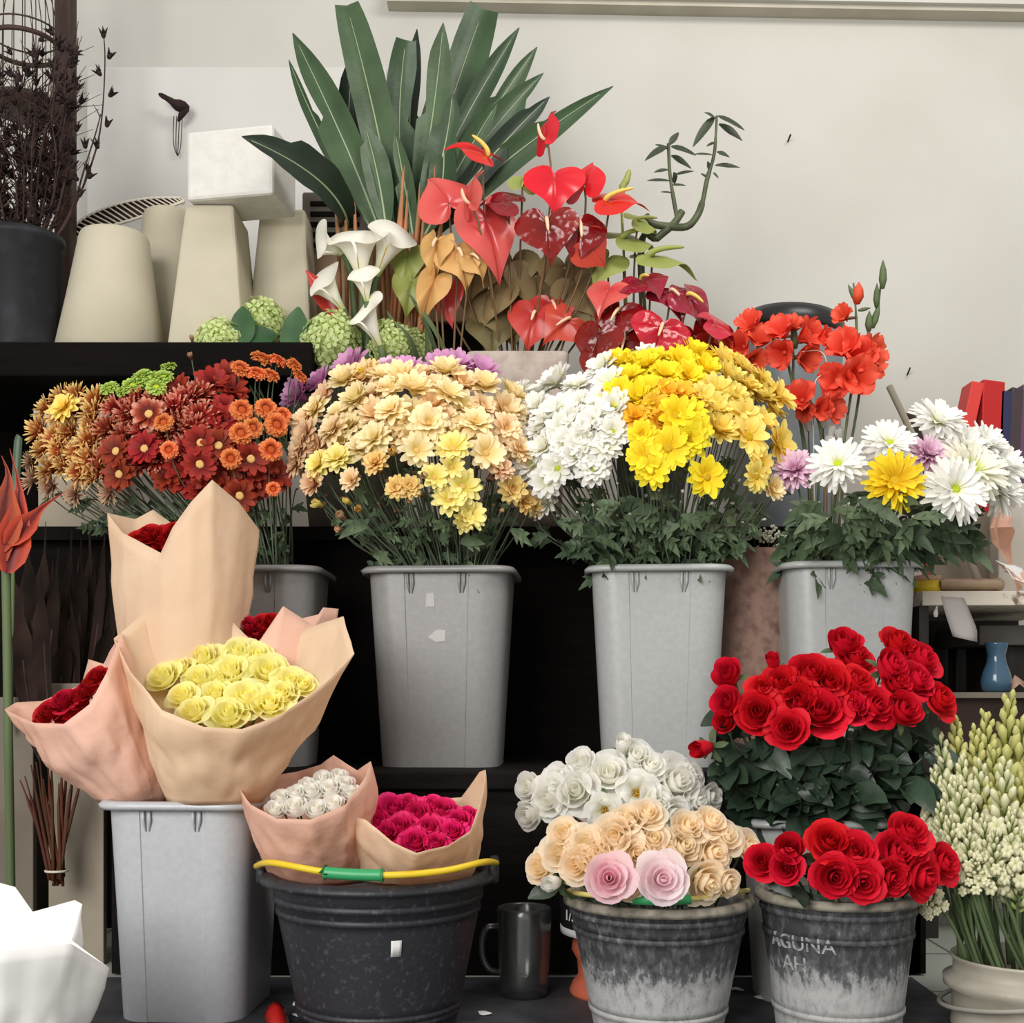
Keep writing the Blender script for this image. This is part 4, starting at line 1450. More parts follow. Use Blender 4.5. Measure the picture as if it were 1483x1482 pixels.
# ================================================================ roses
def roses(lst, d0, dfun, kindcol, what, where, nrows, group, base_fn, leaves=0, leaf_size=.05, name='rose', stem_m=None, nfun=None, sep=True, seed=1, lt=(.1, .7)):
    rng = random.Random(seed)
    lbs = rowlabels(lst, nrows, what, where)
    for (u, v, r, *k), lb in zip(lst, lbs):
        d = dfun(u, v)
        kind = k[0] if k else kindcol[0]
        col = k[1] if len(k) > 1 else kindcol[1]
        n = nfun(u, v, rng)
        flower(name, lb, 'flower', group, P(u, v, d), n, S(r, d) * (1.0 if kind in ('rose', 'openrose') else 1.2), kind, col, rng.randrange(4), base_fn(u, v, rng), stem_m or M['stem'], stem_r=.0024,
               centre='stamens' if kind == 'openrose' else None, leaves=leaves, leaf_size=leaf_size, leaf_m=M['leafrose'], rng=rng, lobed=False, sepals=sep, lt=lt)


# tall red roses
RR = [(1055, 978, 24, 'rosehalf'), (1055, 1018, 24, 'rosehalf'), (1022, 1083, 25, 'rosebud'), (1050, 1046, 18, 'rosehalf'), (1098, 1032, 32), (1120, 962, 19, 'rosebud'), (1221, 934, 26, 'rosehalf'), (1240, 955, 28), (1176, 978, 34),
      (1157, 1013, 29), (1188, 1030, 37), (1142, 1056, 28), (1202, 992, 34), (1240, 990, 29), (1267, 1024, 30), (1236, 1024, 26), (1307, 1030, 28, 'rosehalf'), (1288, 966, 27, 'rosehalf'), (1301, 932, 27), (1333, 955, 31), (1328, 985, 28),
      (1361, 1014, 28), (1132, 990, 27), (1107, 1000, 24), (1300, 990, 24)]
cxr = BIN6[1].x
roses(RR, 2.0, lambda u, v: 2.05 - .11 * math.sqrt(max(.05, 1 - ((u - 1195) / 190) ** 2)) * (1 if v > 960 else .2) - (v - 980) * .0006, ('rose', 'redrose'), 'tall red rose', 'above the short grey bin', 4, 'tall red roses in the short grey bin',
      lambda u, v, g: Vector((cxr + (u - 1195) * .00048 + g.uniform(-.01, .01), 2.07 + g.uniform(-.04, .04), BIN6[2] - .03)), leaves=7, leaf_size=.062,
      nfun=lambda u, v, g: Vector(((u - 1195) / 210 + g.uniform(-.2, .2), -1.0, .55 + (1000 - v) / 170 + g.uniform(-.2, .2))), seed=4, lt=(.22, .95))
# foliage skirts of shorter side shoots
for i in range(26):
    u = 1050 + 11.5 * i + rg.uniform(-9, 9)
    tip = P(u + (u - 1195) * .15, rg.uniform(1085, 1150), 1.95 + rg.uniform(-.02, .1))
    b0 = Vector((cxr + (u - 1195) * .0006, 2.03, BIN6[2] - .02))
    e = thing('rose_shoot', 'dark green leafy rose shoot among the tall red roses', 'foliage', b0, 'leafy rose shoots in the short grey bin')
    pth = bez(b0, (b0 + tip) / 2 + Vector((0, 0, .03)), tip, 7)
    mb = MB(); mb.tube(pth, .0016, 5); mb.build('stem', M['stemdark'], e)
    mb = MB(); stem_leaves(mb, pth, 7, .062, rg, .2, 1.0, False)
    for v_ in mb.v:
        pass
    mb.build('foliage', M['leafrose'], e)
for u, v in ((1115, 1150), (1145, 1146), (1185, 1140), (1080, 1100), (1230, 1160), (1160, 1190), (1225, 1192), (1335, 1080), (1365, 1085)):
    b0 = P(u, v + 10, 1.955)
    e = thing('rose_leaf', 'loose dark rose leaf hanging over the rim of the short grey bin' if v > 1170 else 'broad rose leaf turned outward among the tall red roses', 'leaf', b0, 'rose leaves over the bin rim' if v > 1170 else 'broad rose leaves turned outward')
    mb = MB(); oval_leaf(mb, b0 + Vector((rg.uniform(-.01, .01), .02, .02)), (rg.uniform(-.8, .8), -.5, -.6 if v > 1130 else .3), .05, .02, (0, -1, .4), .2, .15)
    mb.build('blade', M['leafrose'], e)
    mb = MB(); mb.tube([b0 + Vector((0, .02, .02)), Vector((cxr + (u - 1195) * .0005, 2.05, BIN6[2] + .01))], .001, 4); mb.build('stalk', M['stemdark'], e)

# short red roses in the lettered bucket
FR = [(1202, 1220, 31), (1238, 1234, 30), (1316, 1206, 31), (1299, 1238, 32), (1104, 1248, 25), (1144, 1230, 24, 'rosehalf'), (1138, 1258, 23), (1209, 1270, 30), (1249, 1278, 29), (1291, 1272, 27), (1334, 1270, 34), (1366, 1250, 28), (1322, 1236, 26)]
roses(FR, 1.8, lambda u, v: 1.84 - .12 * math.sqrt(max(.05, 1 - ((u - 1225) / 170) ** 2)) - (v - 1240) * .0004, ('rose', 'redrose'), 'short red rose', 'over the lettered worn bucket', 3, 'short red roses in the lettered bucket',
      lambda u, v, g: Vector((RB[1].x + (u - 1215) * .0006 + g.uniform(-.01, .01), 1.85 + g.uniform(-.05, .05), RB[3] - .04)), leaves=1, leaf_size=.045,
      nfun=lambda u, v, g: Vector(((u - 1225) / 190 + g.uniform(-.2, .2), -1.0, .35 + (1240 - v) / 100 + g.uniform(-.2, .2))), seed=6)
flower('rose', 'withered brown green rose between the short red roses', 'flower', None, P(1174, 1258, 1.79), (0, -1, .5), S(24, 1.79), 'rosehalf', 'olive', 1, (RB[1].x - .03, 1.85, RB[3] - .04), M['stem'], leaves=2, leaf_m=M['leafrose'], lobed=False)

# peach roses
GR = [(782, 1256, 24), (812, 1234, 28), (836, 1254, 27), (849, 1222, 27), (891, 1212, 34), (866, 1238, 27), (947, 1218, 27), (922, 1236, 26), (938, 1180, 25), (989, 1228, 28), (1030, 1191, 24), (996, 1198, 26), (1033, 1236, 28), (1051, 1213, 25), (1084, 1228, 25),
      (1022, 1278, 32), (1050, 1278, 22, 'rosehalf'), (817, 1207, 24), (804, 1278, 22, 'rosebud', 'whiterose'), (915, 1284, 22, 'rose', 'peachrose'), (966, 1244, 24), (908, 1186, 24)]
roses(GR, 1.8, lambda u, v: 1.86 - .14 * math.sqrt(max(.05, 1 - ((u - 935) / 175) ** 2)) - (v - 1230) * .0004, ('rose', 'peachrose'), ['white rosebud' if len(g_) > 4 and g_[4] == 'whiterose' else 'peach rose' for g_ in GR], 'over the worn bucket', 3, 'peach roses in the worn bucket',
      lambda u, v, g: Vector((PB[1].x + (u - 940) * .0006 + g.uniform(-.01, .01), 1.85 + g.uniform(-.05, .05), PB[3] - .04)), leaves=1, leaf_size=.04,
      nfun=lambda u, v, g: Vector(((u - 935) / 190 + g.uniform(-.2, .2), -1.0, .4 + (1230 - v) / 100 + g.uniform(-.2, .2))), seed=8)
for u, v, r, c, lb in ((882, 1272, 33, 'pinkrosedeep', 'rose pink open rose at the front of the peach roses'), (959, 1274, 35, 'pinkrose', 'large pale pink rose in front, above the green grip')):
    flower('rose', lb, 'flower', 'pink roses in the worn bucket', P(u, v, 1.68), (rg.uniform(-.1, .1), -1, .25), S(r, 1.68), 'rose', c, 2, (PB[1].x + (u - 940) * .0006, 1.84, PB[3] - .03), M['stem'], stem_r=.0024, sepals=True)

# white roses in the pail
HR = [(769, 1140, 22, 'rosehalf'), (769, 1180, 22, 'rosehalf'), (798, 1158, 31), (834, 1146, 33), (843, 1106, 22, 'rosehalf'), (882, 1122, 34), (920, 1096, 27), (923, 1149, 36, 'openrose'), (876, 1174, 31, 'openrose'), (980, 1134, 37), (976, 1180, 26), (1006, 1160, 26), (1025, 1156, 22, 'rosehalf'),
      (941, 1110, 26), (806, 1128, 22), (902, 1082, 20, 'rosebud'), (950, 1165, 26), (1000, 1125, 24)]
roses(HR, 2.0, lambda u, v: 2.05 - .13 * math.sqrt(max(.05, 1 - ((u - 895) / 150) ** 2)) - (v - 1140) * .0005, ('rose', 'whiterose'), ['wide open white rose' if len(g_) > 3 and g_[3] == 'openrose' else 'white rose' for g_ in HR], 'behind the peach roses', 3, 'white roses in the small pail',
      lambda u, v, g: Vector((pc.x + (u - 890) * .0004 + g.uniform(-.01, .01), 2.075 + g.uniform(-.04, .04), pc.z - .03)), leaves=0,
      nfun=lambda u, v, g: Vector(((u - 895) / 130 + g.uniform(-.15, .15), -1.0, .3 + (1140 - v) / 80 + g.uniform(-.15, .15))), seed=10)


# ================================================================ paper bouquets
def wrap(name, label, rim, base, brx, bry, m, bulge=.03, crump=.008, seed=1, group='paper wrapped bouquets', rows_n=16, foot=None):
    base = Vector(base)
    t = thing(name, label, 'bouquet wrap', base, group)
    ctl = [P(*q) for q in rim]
    c = sum(ctl, Vector()) / len(ctl)
    ds = [(ctl[(i + 1) % len(ctl)] - ctl[i]).length for i in range(len(ctl))]
    tot = sum(ds)
    pts = []
    for i, p in enumerate(ctl):
        k = max(2, round(110 * ds[i] / tot))
        for j in range(k):
            pts.append(p.lerp(ctl[(i + 1) % len(ctl)], j / k))
    N = len(pts)
    rows = []
    off = Vector((seed * 3.1, seed * 1.7, 0))
    for r in range(rows_n + 1):
        tt = r / rows_n
        row = []
        for p in pts:
            ang = math.atan2(p.y - c.y, p.x - c.x)
            b = base + Vector((brx * math.cos(ang), bry * math.sin(ang), 0))
            q = b.lerp(p, tt)
            out = Vector((math.cos(ang), math.sin(ang), -.2))
            w = math.sin(PI * min(1, tt * 1.0)) ** .8
            q = q + out * bulge * w
            nv = noise.noise(q * 14 + off) * .5 + (abs(noise.noise(q * 9 + off * 2)) - .25) * 1.6 + (abs(noise.noise(Vector((q.x * 26, q.y * 26, q.z * 16)) + off)) - .25) * 1.0 + noise.noise(q * 40 + off) * .2
            q = q + out * crump * nv * (w * .8 + .2)
            row.append(q)
        rows.append(row)
    mb = MB()
    mb.grid(rows, True)
    mb.build('paper', m, t, solid=.0006)
    return t


ZB5 = BIN5[2]
W1 = wrap('bouquet_wrap', 'tall kraft paper wrap at the back, red roses just showing in its notch', [(155, 743, 2.14), (178, 772, 2.08), (233, 801, 2.02), (250, 764, 2.02), (276, 728, 2.03), (307, 695, 2.05), (345, 727, 2.10), (375, 768, 2.16), (330, 768, 2.26), (247, 757, 2.24), (222, 738, 2.23), (196, 752, 2.20)],
          P(262, 1150, 2.03), .07, .05, M['kraft'], .006, .006, 1)
W4 = wrap('bouquet_wrap', 'pink paper wrap half hidden behind the yellow rose bouquet', [(335, 902, 2.10), (372, 934, 2.03), (410, 878, 2.04), (452, 905, 2.06), (468, 880, 2.09), (490, 882, 2.13), (462, 890, 2.19), (400, 905, 2.20), (350, 893, 2.18)],
          P(372, 1120, 2.04), .045, .04, M['kraftpink'], .01, .005, 4)
W2 = wrap('bouquet_wrap', 'large kraft paper wrap in front, opened wide around pale yellow roses', [(165, 925, 1.96), (190, 975, 1.86), (235, 1028, 1.79), (295, 1053, 1.76), (350, 1056, 1.76), (410, 1034, 1.79), (470, 990, 1.84), (513, 947, 1.91), (498, 893, 2.0), (440, 912, 2.05), (370, 935, 2.06), (322, 885, 2.07), (276, 838, 2.07), (215, 882, 2.03)],
          P(312, 1162, 1.90), .075, .05, M['kraft'], .008, .012, 2)
W3 = wrap('bouquet_wrap', 'pinkish crumpled paper wrap hanging out to the side around dark red roses', [(5, 1028, 1.98), (48, 1047, 1.90), (92, 1049, 1.86), (130, 1020, 1.86), (155, 975, 1.88), (175, 916, 1.96), (168, 930, 2.02), (150, 962, 2.05), (128, 955, 2.07), (118, 992, 2.08), (60, 1016, 2.06), (22, 1018, 2.03)],
          P(196, 1161, 1.96), .06, .05, M['kraftpink'], .012, .014, 3)
W5 = wrap('bouquet_wrap', 'kraft paper wrap around white rosebuds over the black bucket', [(342, 1135, 1.86), (362, 1166, 1.78), (400, 1186, 1.73), (450, 1187, 1.71), (500, 1166, 1.73), (526, 1130, 1.79), (537, 1103, 1.86), (516, 1116, 1.93), (483, 1094, 1.97), (464, 1108, 1.98), (430, 1118, 1.99), (380, 1126, 1.96)],
          P(468, 1275, 1.89), .075, .06, M['kraftpink'], .012, .010, 5)
W6 = wrap('bouquet_wrap', 'kraft paper wrap around magenta roses over the black bucket', [(497, 1178, 1.82), (530, 1188, 1.75), (568, 1220, 1.70), (603, 1236, 1.69), (650, 1225, 1.71), (682, 1204, 1.75), (697, 1160, 1.82), (703, 1115, 1.88), (694, 1118, 1.90), (668, 1155, 1.96), (605, 1160, 2.01), (555, 1164, 1.98), (525, 1172, 1.92)],
          P(602, 1275, 1.88), .085, .06, M['kraft'], .012, .009, 6)
W7 = wrap('bouquet_wrap', 'white paper wrap standing in the near left corner', [(158, 1402, 1.50), (103, 1367, 1.43), (0, 1380, 1.38), (-80, 1388, 1.38), (-180, 1370, 1.46), (-150, 1335, 1.58), (-60, 1300, 1.62), (0, 1279, 1.62), (22, 1285, 1.62), (48, 1321, 1.60), (108, 1304, 1.58), (120, 1310, 1.57), (104, 1362, 1.53)],
          P(10, 1630, 1.5), .06, .06, M['whitepaper'], .005, .010, 7)


def packed(lst, d, dv, col, what, where, nrows, group, basep, nfun, kind='rose', seed=2, rbase=.02):
    rng = random.Random(seed)
    for (u, v, r, *k), lb in zip(lst, rowlabels(lst, nrows, what, where)):
        dd = d + dv * v
        b = Vector(basep)
        flower('rose', lb, 'flower', group, P(u, v, dd), nfun(u, v, rng), S(r, dd), k[0] if k else kind, col, rng.randrange(4), b + Vector((rng.uniform(-rbase, rbase), rng.uniform(-rbase, rbase), 0)), M['stem'], stem_r=.002, rng=rng, sepals=False)


YR = [(236, 981, 25), (289, 983, 24), (335, 973, 30), (388, 974, 30), (294, 954, 27), (345, 947, 26), (264, 1008, 22), (358, 1013, 32), (281, 1031, 25), (331, 1036, 29), (312, 1005, 22), (420, 988, 25), (438, 992, 20), (391, 1020, 26), (372, 952, 24), (262, 966, 18), (410, 1005, 22), (320, 985, 20)]
packed(YR, 1.98 + .0012 * 975, -.0012, 'yellowrose', 'pale yellow rose', 'in the large kraft paper wrap', 3, 'pale yellow roses in kraft paper', P(312, 1140, 1.90), lambda u, v, g: Vector(((u - 335) / 300 + g.uniform(-.12, .12), -1, .8 + g.uniform(-.12, .12))), seed=3)
packed([(205, 786, 20), (235, 780, 22), (255, 772, 20), (226, 795, 18), (240, 790, 16), (215, 775, 18), (250, 785, 16)], 2.10, 0, 'wrapred', 'deep red rose', 'in the tall kraft paper wrap', 2, 'deep red roses in tall kraft paper', P(262, 1130, 2.03), lambda u, v, g: Vector((g.uniform(-.2, .2), -1, .8)))
packed([(72, 1032, 20), (98, 1034, 19), (92, 1016, 20), (115, 1012, 20), (134, 992, 20), (125, 1000, 18), (62, 1042, 16), (140, 980, 16), (108, 1026, 18)], 1.95, 0, 'wrapred', 'dark red rose', 'in the pinkish crumpled wrap', 2, 'dark red roses in pinkish paper', P(196, 1140, 1.96), lambda u, v, g: Vector((-.4 + g.uniform(-.2, .2), -1, .8)))
packed([(360, 908, 18), (380, 906, 18), (372, 920, 14), (392, 900, 14)], 2.10, 0, 'wrapred', 'red rose', 'peeping out behind the yellow roses', 1, 'red roses behind the yellow roses', P(372, 1100, 2.04), lambda u, v, g: Vector((g.uniform(-.2, .2), -1, .8)))
packed([(398, 1176, 19), (428, 1172, 22), (458, 1176, 22), (484, 1168, 20), (452, 1150, 21), (478, 1146, 22), (430, 1152, 20), (500, 1140, 20), (408, 1158, 18), (490, 1128, 17), (468, 1130, 18), (510, 1152, 18), (445, 1138, 15)], 1.86 + .0010 * 1160, -.0010, 'whiterose', 'closed white rosebud', 'in kraft paper', 3, 'white rosebuds in kraft paper', P(468, 1262, 1.89),
       lambda u, v, g: Vector((g.uniform(-.3, .3), -.8, 1)), kind='rosehalf')
packed([(570, 1172, 24), (605, 1180, 24), (640, 1176, 23), (664, 1190, 20), (545, 1192, 20), (580, 1200, 24), (622, 1202, 24), (655, 1206, 20), (602, 1220, 23), (632, 1222, 18), (560, 1206, 18), (590, 1166, 18), (626, 1168, 18), (675, 1180, 14)], 1.86 + .0012 * 1190, -.0012, 'magenta', 'magenta rose', 'in kraft paper', 3, 'magenta roses in kraft paper', P(602, 1262, 1.88),
       lambda u, v, g: Vector((g.uniform(-.2, .2), -.9, .8)))
# ================================================================ big strap leaves behind
rl = random.Random(77)
tubc = Vector((tb.x, 2.78, tb.z))
# base u, v ; mid u, v ; tip u, v ; half width px ; depth ; facing x ; label
LV = [
    ((505, 330), (462, 262), (350, 198), 30, 2.80, .0, 'dark', 'dark green strap leaf bent far out over the white foam block'),
    ((552, 340), (500, 210), (424, 48), 27, 2.76, -.3, '', 'long strap leaf with a browned tip, leaning towards the foam block'),
    ((540, 335), (468, 200), (418, 86), 10, 2.79, -.6, '', 'narrow strap leaf lying along the brown tipped one'),
    ((498, 330), (502, 210), (512, 74), 22, 2.86, .1, 'dark', 'dark upright strap leaf behind the brown tipped one'),
    ((572, 335), (545, 180), (502, 8), 27, 2.78, .1, '', 'tall strap leaf with a pale torn tip, the tallest at the wall'),
    ((560, 340), (548, 260), (528, 180), 20, 2.74, .1, '', 'short pointed strap leaf low in front of the tall torn one'),
    ((585, 330), (578, 190), (588, 58), 22, 2.82, .2, '', 'strap leaf with a squared off tip beside the tall torn one'),
    ((590, 335), (592, 200), (604, 42), 20, 2.86, -.2, 'dark', 'narrow pointed strap leaf just right of the squared off one'),
    ((600, 330), (625, 180), (642, 33), 22, 2.80, .1, '', 'upright strap leaf with a sharp tip in the middle of the fan'),
    ((600, 335), (640, 190), (700, 14), 34, 2.88, .2, 'torn', 'broad strap leaf with a frayed curling tip at the top of the fan'),
    ((610, 335), (655, 210), (752, 40), 24, 2.84, .3, '', 'strap leaf ending in a hooked point, right of the frayed one'),
    ((612, 335), (690, 200), (778, 68), 20, 2.82, .4, '', 'glossy strap leaf below the hooked one'),
    ((615, 340), (690, 220), (787, 106), 22, 2.80, .4, '', 'strap leaf curving up to a point, third from the outermost'),
    ((618, 345), (710, 230), (796, 140), 18, 2.78, .5, 'dark', 'shadowed strap leaf just above the outermost one'),
    ((622, 350), (720, 245), (888, 125), 21, 2.80, .5, '', 'outermost strap leaf reaching far out across the bare wall'),
    ((605, 335), (640, 230), (655, 135), 24, 2.75, .0, '', 'wide strap leaf low in the middle of the fan'),
    ((598, 340), (588, 280), (572, 190), 14, 2.74, .0, '', 'small strap leaf folded shut in the middle of the fan'),
    ((610, 340), (660, 250), (720, 150), 20, 2.77, .3, '', 'strap leaf half hidden above the pink anthuriums'),
    ((616, 340), (640, 270), (640, 180), 20, 2.73, -.1, '', 'short strap leaf in front with a pale midrib'),
]
for (b_, m_, t_, w_, d, fx_, k, lb) in LV:
    pb, pm, pt = P(b_[0], b_[1], d - .02), P(m_[0], m_[1], d), P(t_[0], t_[1], d + rl.uniform(-.04, .06))
    if 'foam block' in lb and k == 'dark' and t_[0] == 350:
        pm, pt = P(m_[0], m_[1], 2.62), P(t_[0], t_[1], 2.47)
    root = Vector((tubc.x + (b_[0] - 520) * .0006 + .06, 2.78 + rl.uniform(-.05, .05), ZM + .05))
    e = thing('strap_leaf', lb, 'leaf', root, 'large green strap leaves in the tub')
    n = 20
    ctl = pm * 2 - (pb + pt) / 2
    pth = bez(pb, ctl, pt, n)
    ww = []
    for i in range(n + 1):
        t = i / n
        x = math.sin(PI * (.02 + .5 * min(1, t / .55))) ** .8 if t < .55 else (1 - ((t - .55) / .45) ** 2.6) if not (k == 'torn' or 'squared off tip' in lb or 'pale torn tip' in lb) else (1 - .35 * ((t - .55) / .45) ** 3)
        ww.append(S(w_, d) * max(.03, x))
    for sd_ in (0, 1):
        if rl.random() < .6:
            i0, dp = rl.randrange(11, 18), rl.uniform(.45, .75)
            for i in range(i0, n + 1):
                a_ = list(ww[i]) if isinstance(ww[i], tuple) else [ww[i], ww[i]]
                a_[sd_] *= dp + (1 - dp) * min(1, (i - i0) / 6)
                ww[i] = tuple(a_)
    mb = MB()
    ribbon(mb, pth, ww, (fx_, -1, .15), .35, .05, rl)
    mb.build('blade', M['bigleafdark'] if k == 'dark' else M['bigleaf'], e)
    mb = MB()
    mb.tube([p + Vector((0, -.001, 0)) for p in pth[:-1]], [.0030 * (1 - i / n) + .0007 for i in range(n)], 5)
    mb.build('midrib', M['midrib'], e)
    mb = MB()
    mb.tube(bez(pb, (pb + root) / 2 + Vector((0, 0, .05)), root, 8), [.004, .0055, .006, .006, .006, .006, .006, .006, .006], 6)
    mb.build('stalk', M['stalkor'], e, label='orange green stalk')
for i in range(9):
    u = 575 + i * 7.5 + rl.uniform(-3, 3)
    root = Vector((tubc.x + .03 + i * .008, 2.76, ZM + .05))
    e = thing('heliconia_spear', 'closed orange spear among the stalks of the strap leaves', 'flower stalk', root, 'orange spears in the tub')
    tp = P(u + rl.uniform(-6, 14), rl.uniform(235, 290), 2.72)
    mb = MB(); mb.tube(bez(tp, P(u, 380, 2.71), root, 8), [.0006, .004, .006, .006, .005, .005, .005, .005, .005], 6); mb.build('spear', M['stalkor'], e)
for i, (u, v) in enumerate(((490, 272), (500, 276), (512, 278))):
    root = Vector((tubc.x - .05 + i * .01, 2.8, ZM + .05))
    e = thing('heliconia_spear', 'pale orange spear under the bent dark strap leaf', 'flower stalk', root, 'pale orange spears under the dark leaf')
    mb = MB(); mb.tube(bez(P(u - 8 + 4 * i, v, 2.75), P(u + 8, 340, 2.74), root, 8), [.0006, .003, .005, .005, .005, .005, .005, .005, .005], 6); mb.build('spear', M['stalkor'], e)

# ================================================================ calla lilies
CALLA = [calla_mesh('spathe', PT['callawhite'], s, f) for s, f in ((1, 1.0), (2, .8), (3, .5))]
SPADY = spadix_mesh('spadix', CEN['spadixyellow'], .1)


def calla(lb, uh, vh, ub, vb, d, var, up, roll=0.0, group='white calla lilies in the tub', wid=1.0):
    """head opens at uh, vh; its throat narrows to the stalk at ub, vb"""
    ph, pb = P(uh, vh, d - .025), P(ub, vb, d)
    ax = (ph - pb)
    L = ax.length
    root = Vector((tubc.x + (ub - 520) * .0004, 2.74, ZM + .05))
    e = thing('calla_lily', lb, 'flower', root, group)
    Mx = orient(ax, up)
    T = Matrix.Translation(pb) @ Mx.to_4x4() @ Matrix.Diagonal((L * wid * 1.15, L * wid * 1.15, L, 1))
    place('spathe', CALLA[var], e, T)
    place('spadix', SPADY, e, Matrix.Translation(pb) @ Mx.to_4x4() @ Matrix.Diagonal((L * .5, L * .5, L * .62, 1)))
    mb = MB(); mb.tube(bez(pb + ax * .06, pb - ax * .5, root, 8), .0075, 8); mb.build('stem', M['stem'], e)


calla('tallest white calla lily in the middle of the group', 516, 318, 524, 412, 2.64, 0, (0, .6, 1))
calla('white calla lily curling sideways at the louvred box', 452, 342, 500, 370, 2.66, 1, (-.4, .3, 1), wid=.95)
calla('white calla lily funnel opening towards the peach anthuriums', 578, 318, 545, 400, 2.66, 1, (.3, .6, 1), wid=.9)
calla('white calla lily leaning out over the hydrangeas, orange leaf beneath it', 456, 388, 500, 452, 2.64, 0, (-.3, .5, 1), wid=.8)
calla('small white calla lily in front, below the tallest one', 524, 382, 532, 440, 2.61, 1, (0, .5, 1), wid=.9)
calla('slender white calla lily lowest in the group', 520, 428, 552, 505, 2.60, 2, (0, .3, 1), wid=.75)
root = Vector((tubc.x - .04, 2.74, ZM + .05))
e = thing('heliconia_bract', 'orange pointed bract below the leaning calla lily', 'flower', root)
mb = MB(); ribbon(mb, bez(P(490, 460, 2.67), P(468, 420, 2.66), P(443, 392, 2.66), 8), [S(x, 2.66) for x in (4, 10, 14, 16, 15, 12, 8, 4, 1)], (-.2, -1, .1), .4)
mb.build('bract', PT['coral'], e)
mb = MB(); mb.tube(bez(P(490, 460, 2.67), P(510, 500, 2.68), root, 6), .004, 6); mb.build('stem', M['stem'], e)
for i, (u0, v0, u1, v1) in enumerate(((588, 420, 640, 540), (600, 440, 655, 540), (575, 470, 610, 540), (560, 450, 580, 530), (612, 400, 618, 540))):
    root = P(u1, v1, 2.7)
    e = thing('grass_blade', 'thin green blade crossing below the peach anthuriums', 'leaf', root, 'thin green blades in the tub')
    mb = MB(); ribbon(mb, bez(P(u0, v0, 2.62), P((u0 + u1) / 2 + 6, (v0 + v1) / 2 - 20, 2.61), root, 8), [.001, .003, .004, .005, .005, .005, .005, .004, .003], (0, -1, .2), .3); mb.build('blade', M['stem'], e)

# ================================================================ hydrangeas
HY = [hydrangea_mesh('florets', M['hydra'], s) for s in (1, 2, 3)]
hl = [(318, 498, 34, 2.62), (378, 470, 36, 2.70), (480, 497, 42, 2.62), (562, 500, 34, 2.66), (300, 525, 24, 2.60), (595, 505, 30, 2.72)]
hlab = ['pale green hydrangea head spilling over the dark shelf', 'green hydrangea head behind the big dark leaves', 'bright green hydrangea head below the leaning calla lily', 'grey green hydrangea head behind the calla stems', 'small drooping hydrangea head above the orange buttons', 'pale hydrangea head behind the thin green blades']
for (u, v, r, d), lb in zip(hl, hlab):
    root = Vector((tubc.x + (u - 480) * .0006, 2.76, ZM + .08))
    e = thing('hydrangea', lb, 'flower', root, 'green hydrangeas in the tub')
    pos = P(u, v, d)
    T = TRS(pos, orient((rl.uniform(-.3, .3), -.6, .8), spin=rl.uniform(0, 6)), S(r, d))
    place('florets', HY[rl.randrange(3)], e, T)
    mb = MB(); mb.tube(bez(pos + Vector((0, .02, -.01)), pos + Vector((0, .05, -.06)), root, 7), .004, 6); mb.build('stem', M['stem'], e)
for u0, v0, u1, v1, w_, lb in ((352, 500, 352, 440, 18, 'dark hydrangea leaf standing up against the cream pyramid'), (345, 500, 400, 480, 24, 'broad dark hydrangea leaf lying across the heads'), (425, 525, 432, 440, 22, 'upright hydrangea leaf beside the louvred box'), (350, 525, 395, 512, 22, 'low dark hydrangea leaf under the green heads'), (410, 500, 440, 500, 18, 'dark hydrangea leaf between the two green heads')):
    p0, p1 = P(u0, v0, 2.60), P(u1, v1, 2.63)
    root = Vector((tubc.x + (u0 - 500) * .0007, 2.74, ZM + .1))
    e = thing('hydrangea_leaf', lb, 'leaf', root, 'hydrangea leaves')
    mb = MB(); oval_leaf(mb, p0, p1 - p0, (p1 - p0).length, S(w_, 2.6), (.1, -1, .5), .05, .2, 8); mb.build('blade', M['hydraleaf'], e)
    mb = MB(); mb.tube(bez(p0, p0 + Vector((0, .04, -.05)), root, 6), .003, 5); mb.build('stalk', M['stem'], e)

# ================================================================ anthuriums
HT = {}


def anth(lb, u, v, r, d, n, tip, col, spad='spadixcream', sl=.55, group='anthuriums in the concrete pot', var=0, cup=.22, wav=.05, base=None, squash=1.0, name='anthurium'):
    """heart spathe centred at u, v facing n with its point towards tip (dx, dz in the picture plane)"""
    k = (col, var)
    if k not in HT:
        HT[k] = heart_mesh('spathe', PT[col], var * 3 + len(col), cup, wav)
    r *= 1.18
    pos = P(u, v, d)
    bs = Vector(base) if base is not None else Vector((cp.x + (u - 760) * .0004, 2.66 + .07 + rl.uniform(-.03, .03), cp.z - .05))
    e = thing(name, lb, 'flower', bs, group)
    Mx = orient(n, (-tip[0], -.2, -tip[1]))
    rr = S(r, d)
    T = Matrix.Translation(pos) @ Mx.to_4x4() @ Matrix.Diagonal((rr * squash, rr, rr, 1))
    place('spathe', HT[k], e, T)
    if spad:
        ks = ('sp', spad)
        if ks not in HT:
            HT[ks] = spadix_mesh('spadix', CEN[spad])
        place('spadix', HT[ks], e, Matrix.Translation(pos) @ Mx.to_4x4() @ Matrix.Translation((0, rr * .12, 0)) @ Matrix.Diagonal((rr * .75, rr * sl * 1.6, rr * .75, 1)))
    zn = Vector(n).normalized()
    mb = MB(); mb.tube(bez(pos - zn * rr * .02, pos - zn * .05 - Vector((0, 0, .08)), bs, 9), .0024, 6); mb.build('stem', M['brownstem'], e)
    return e


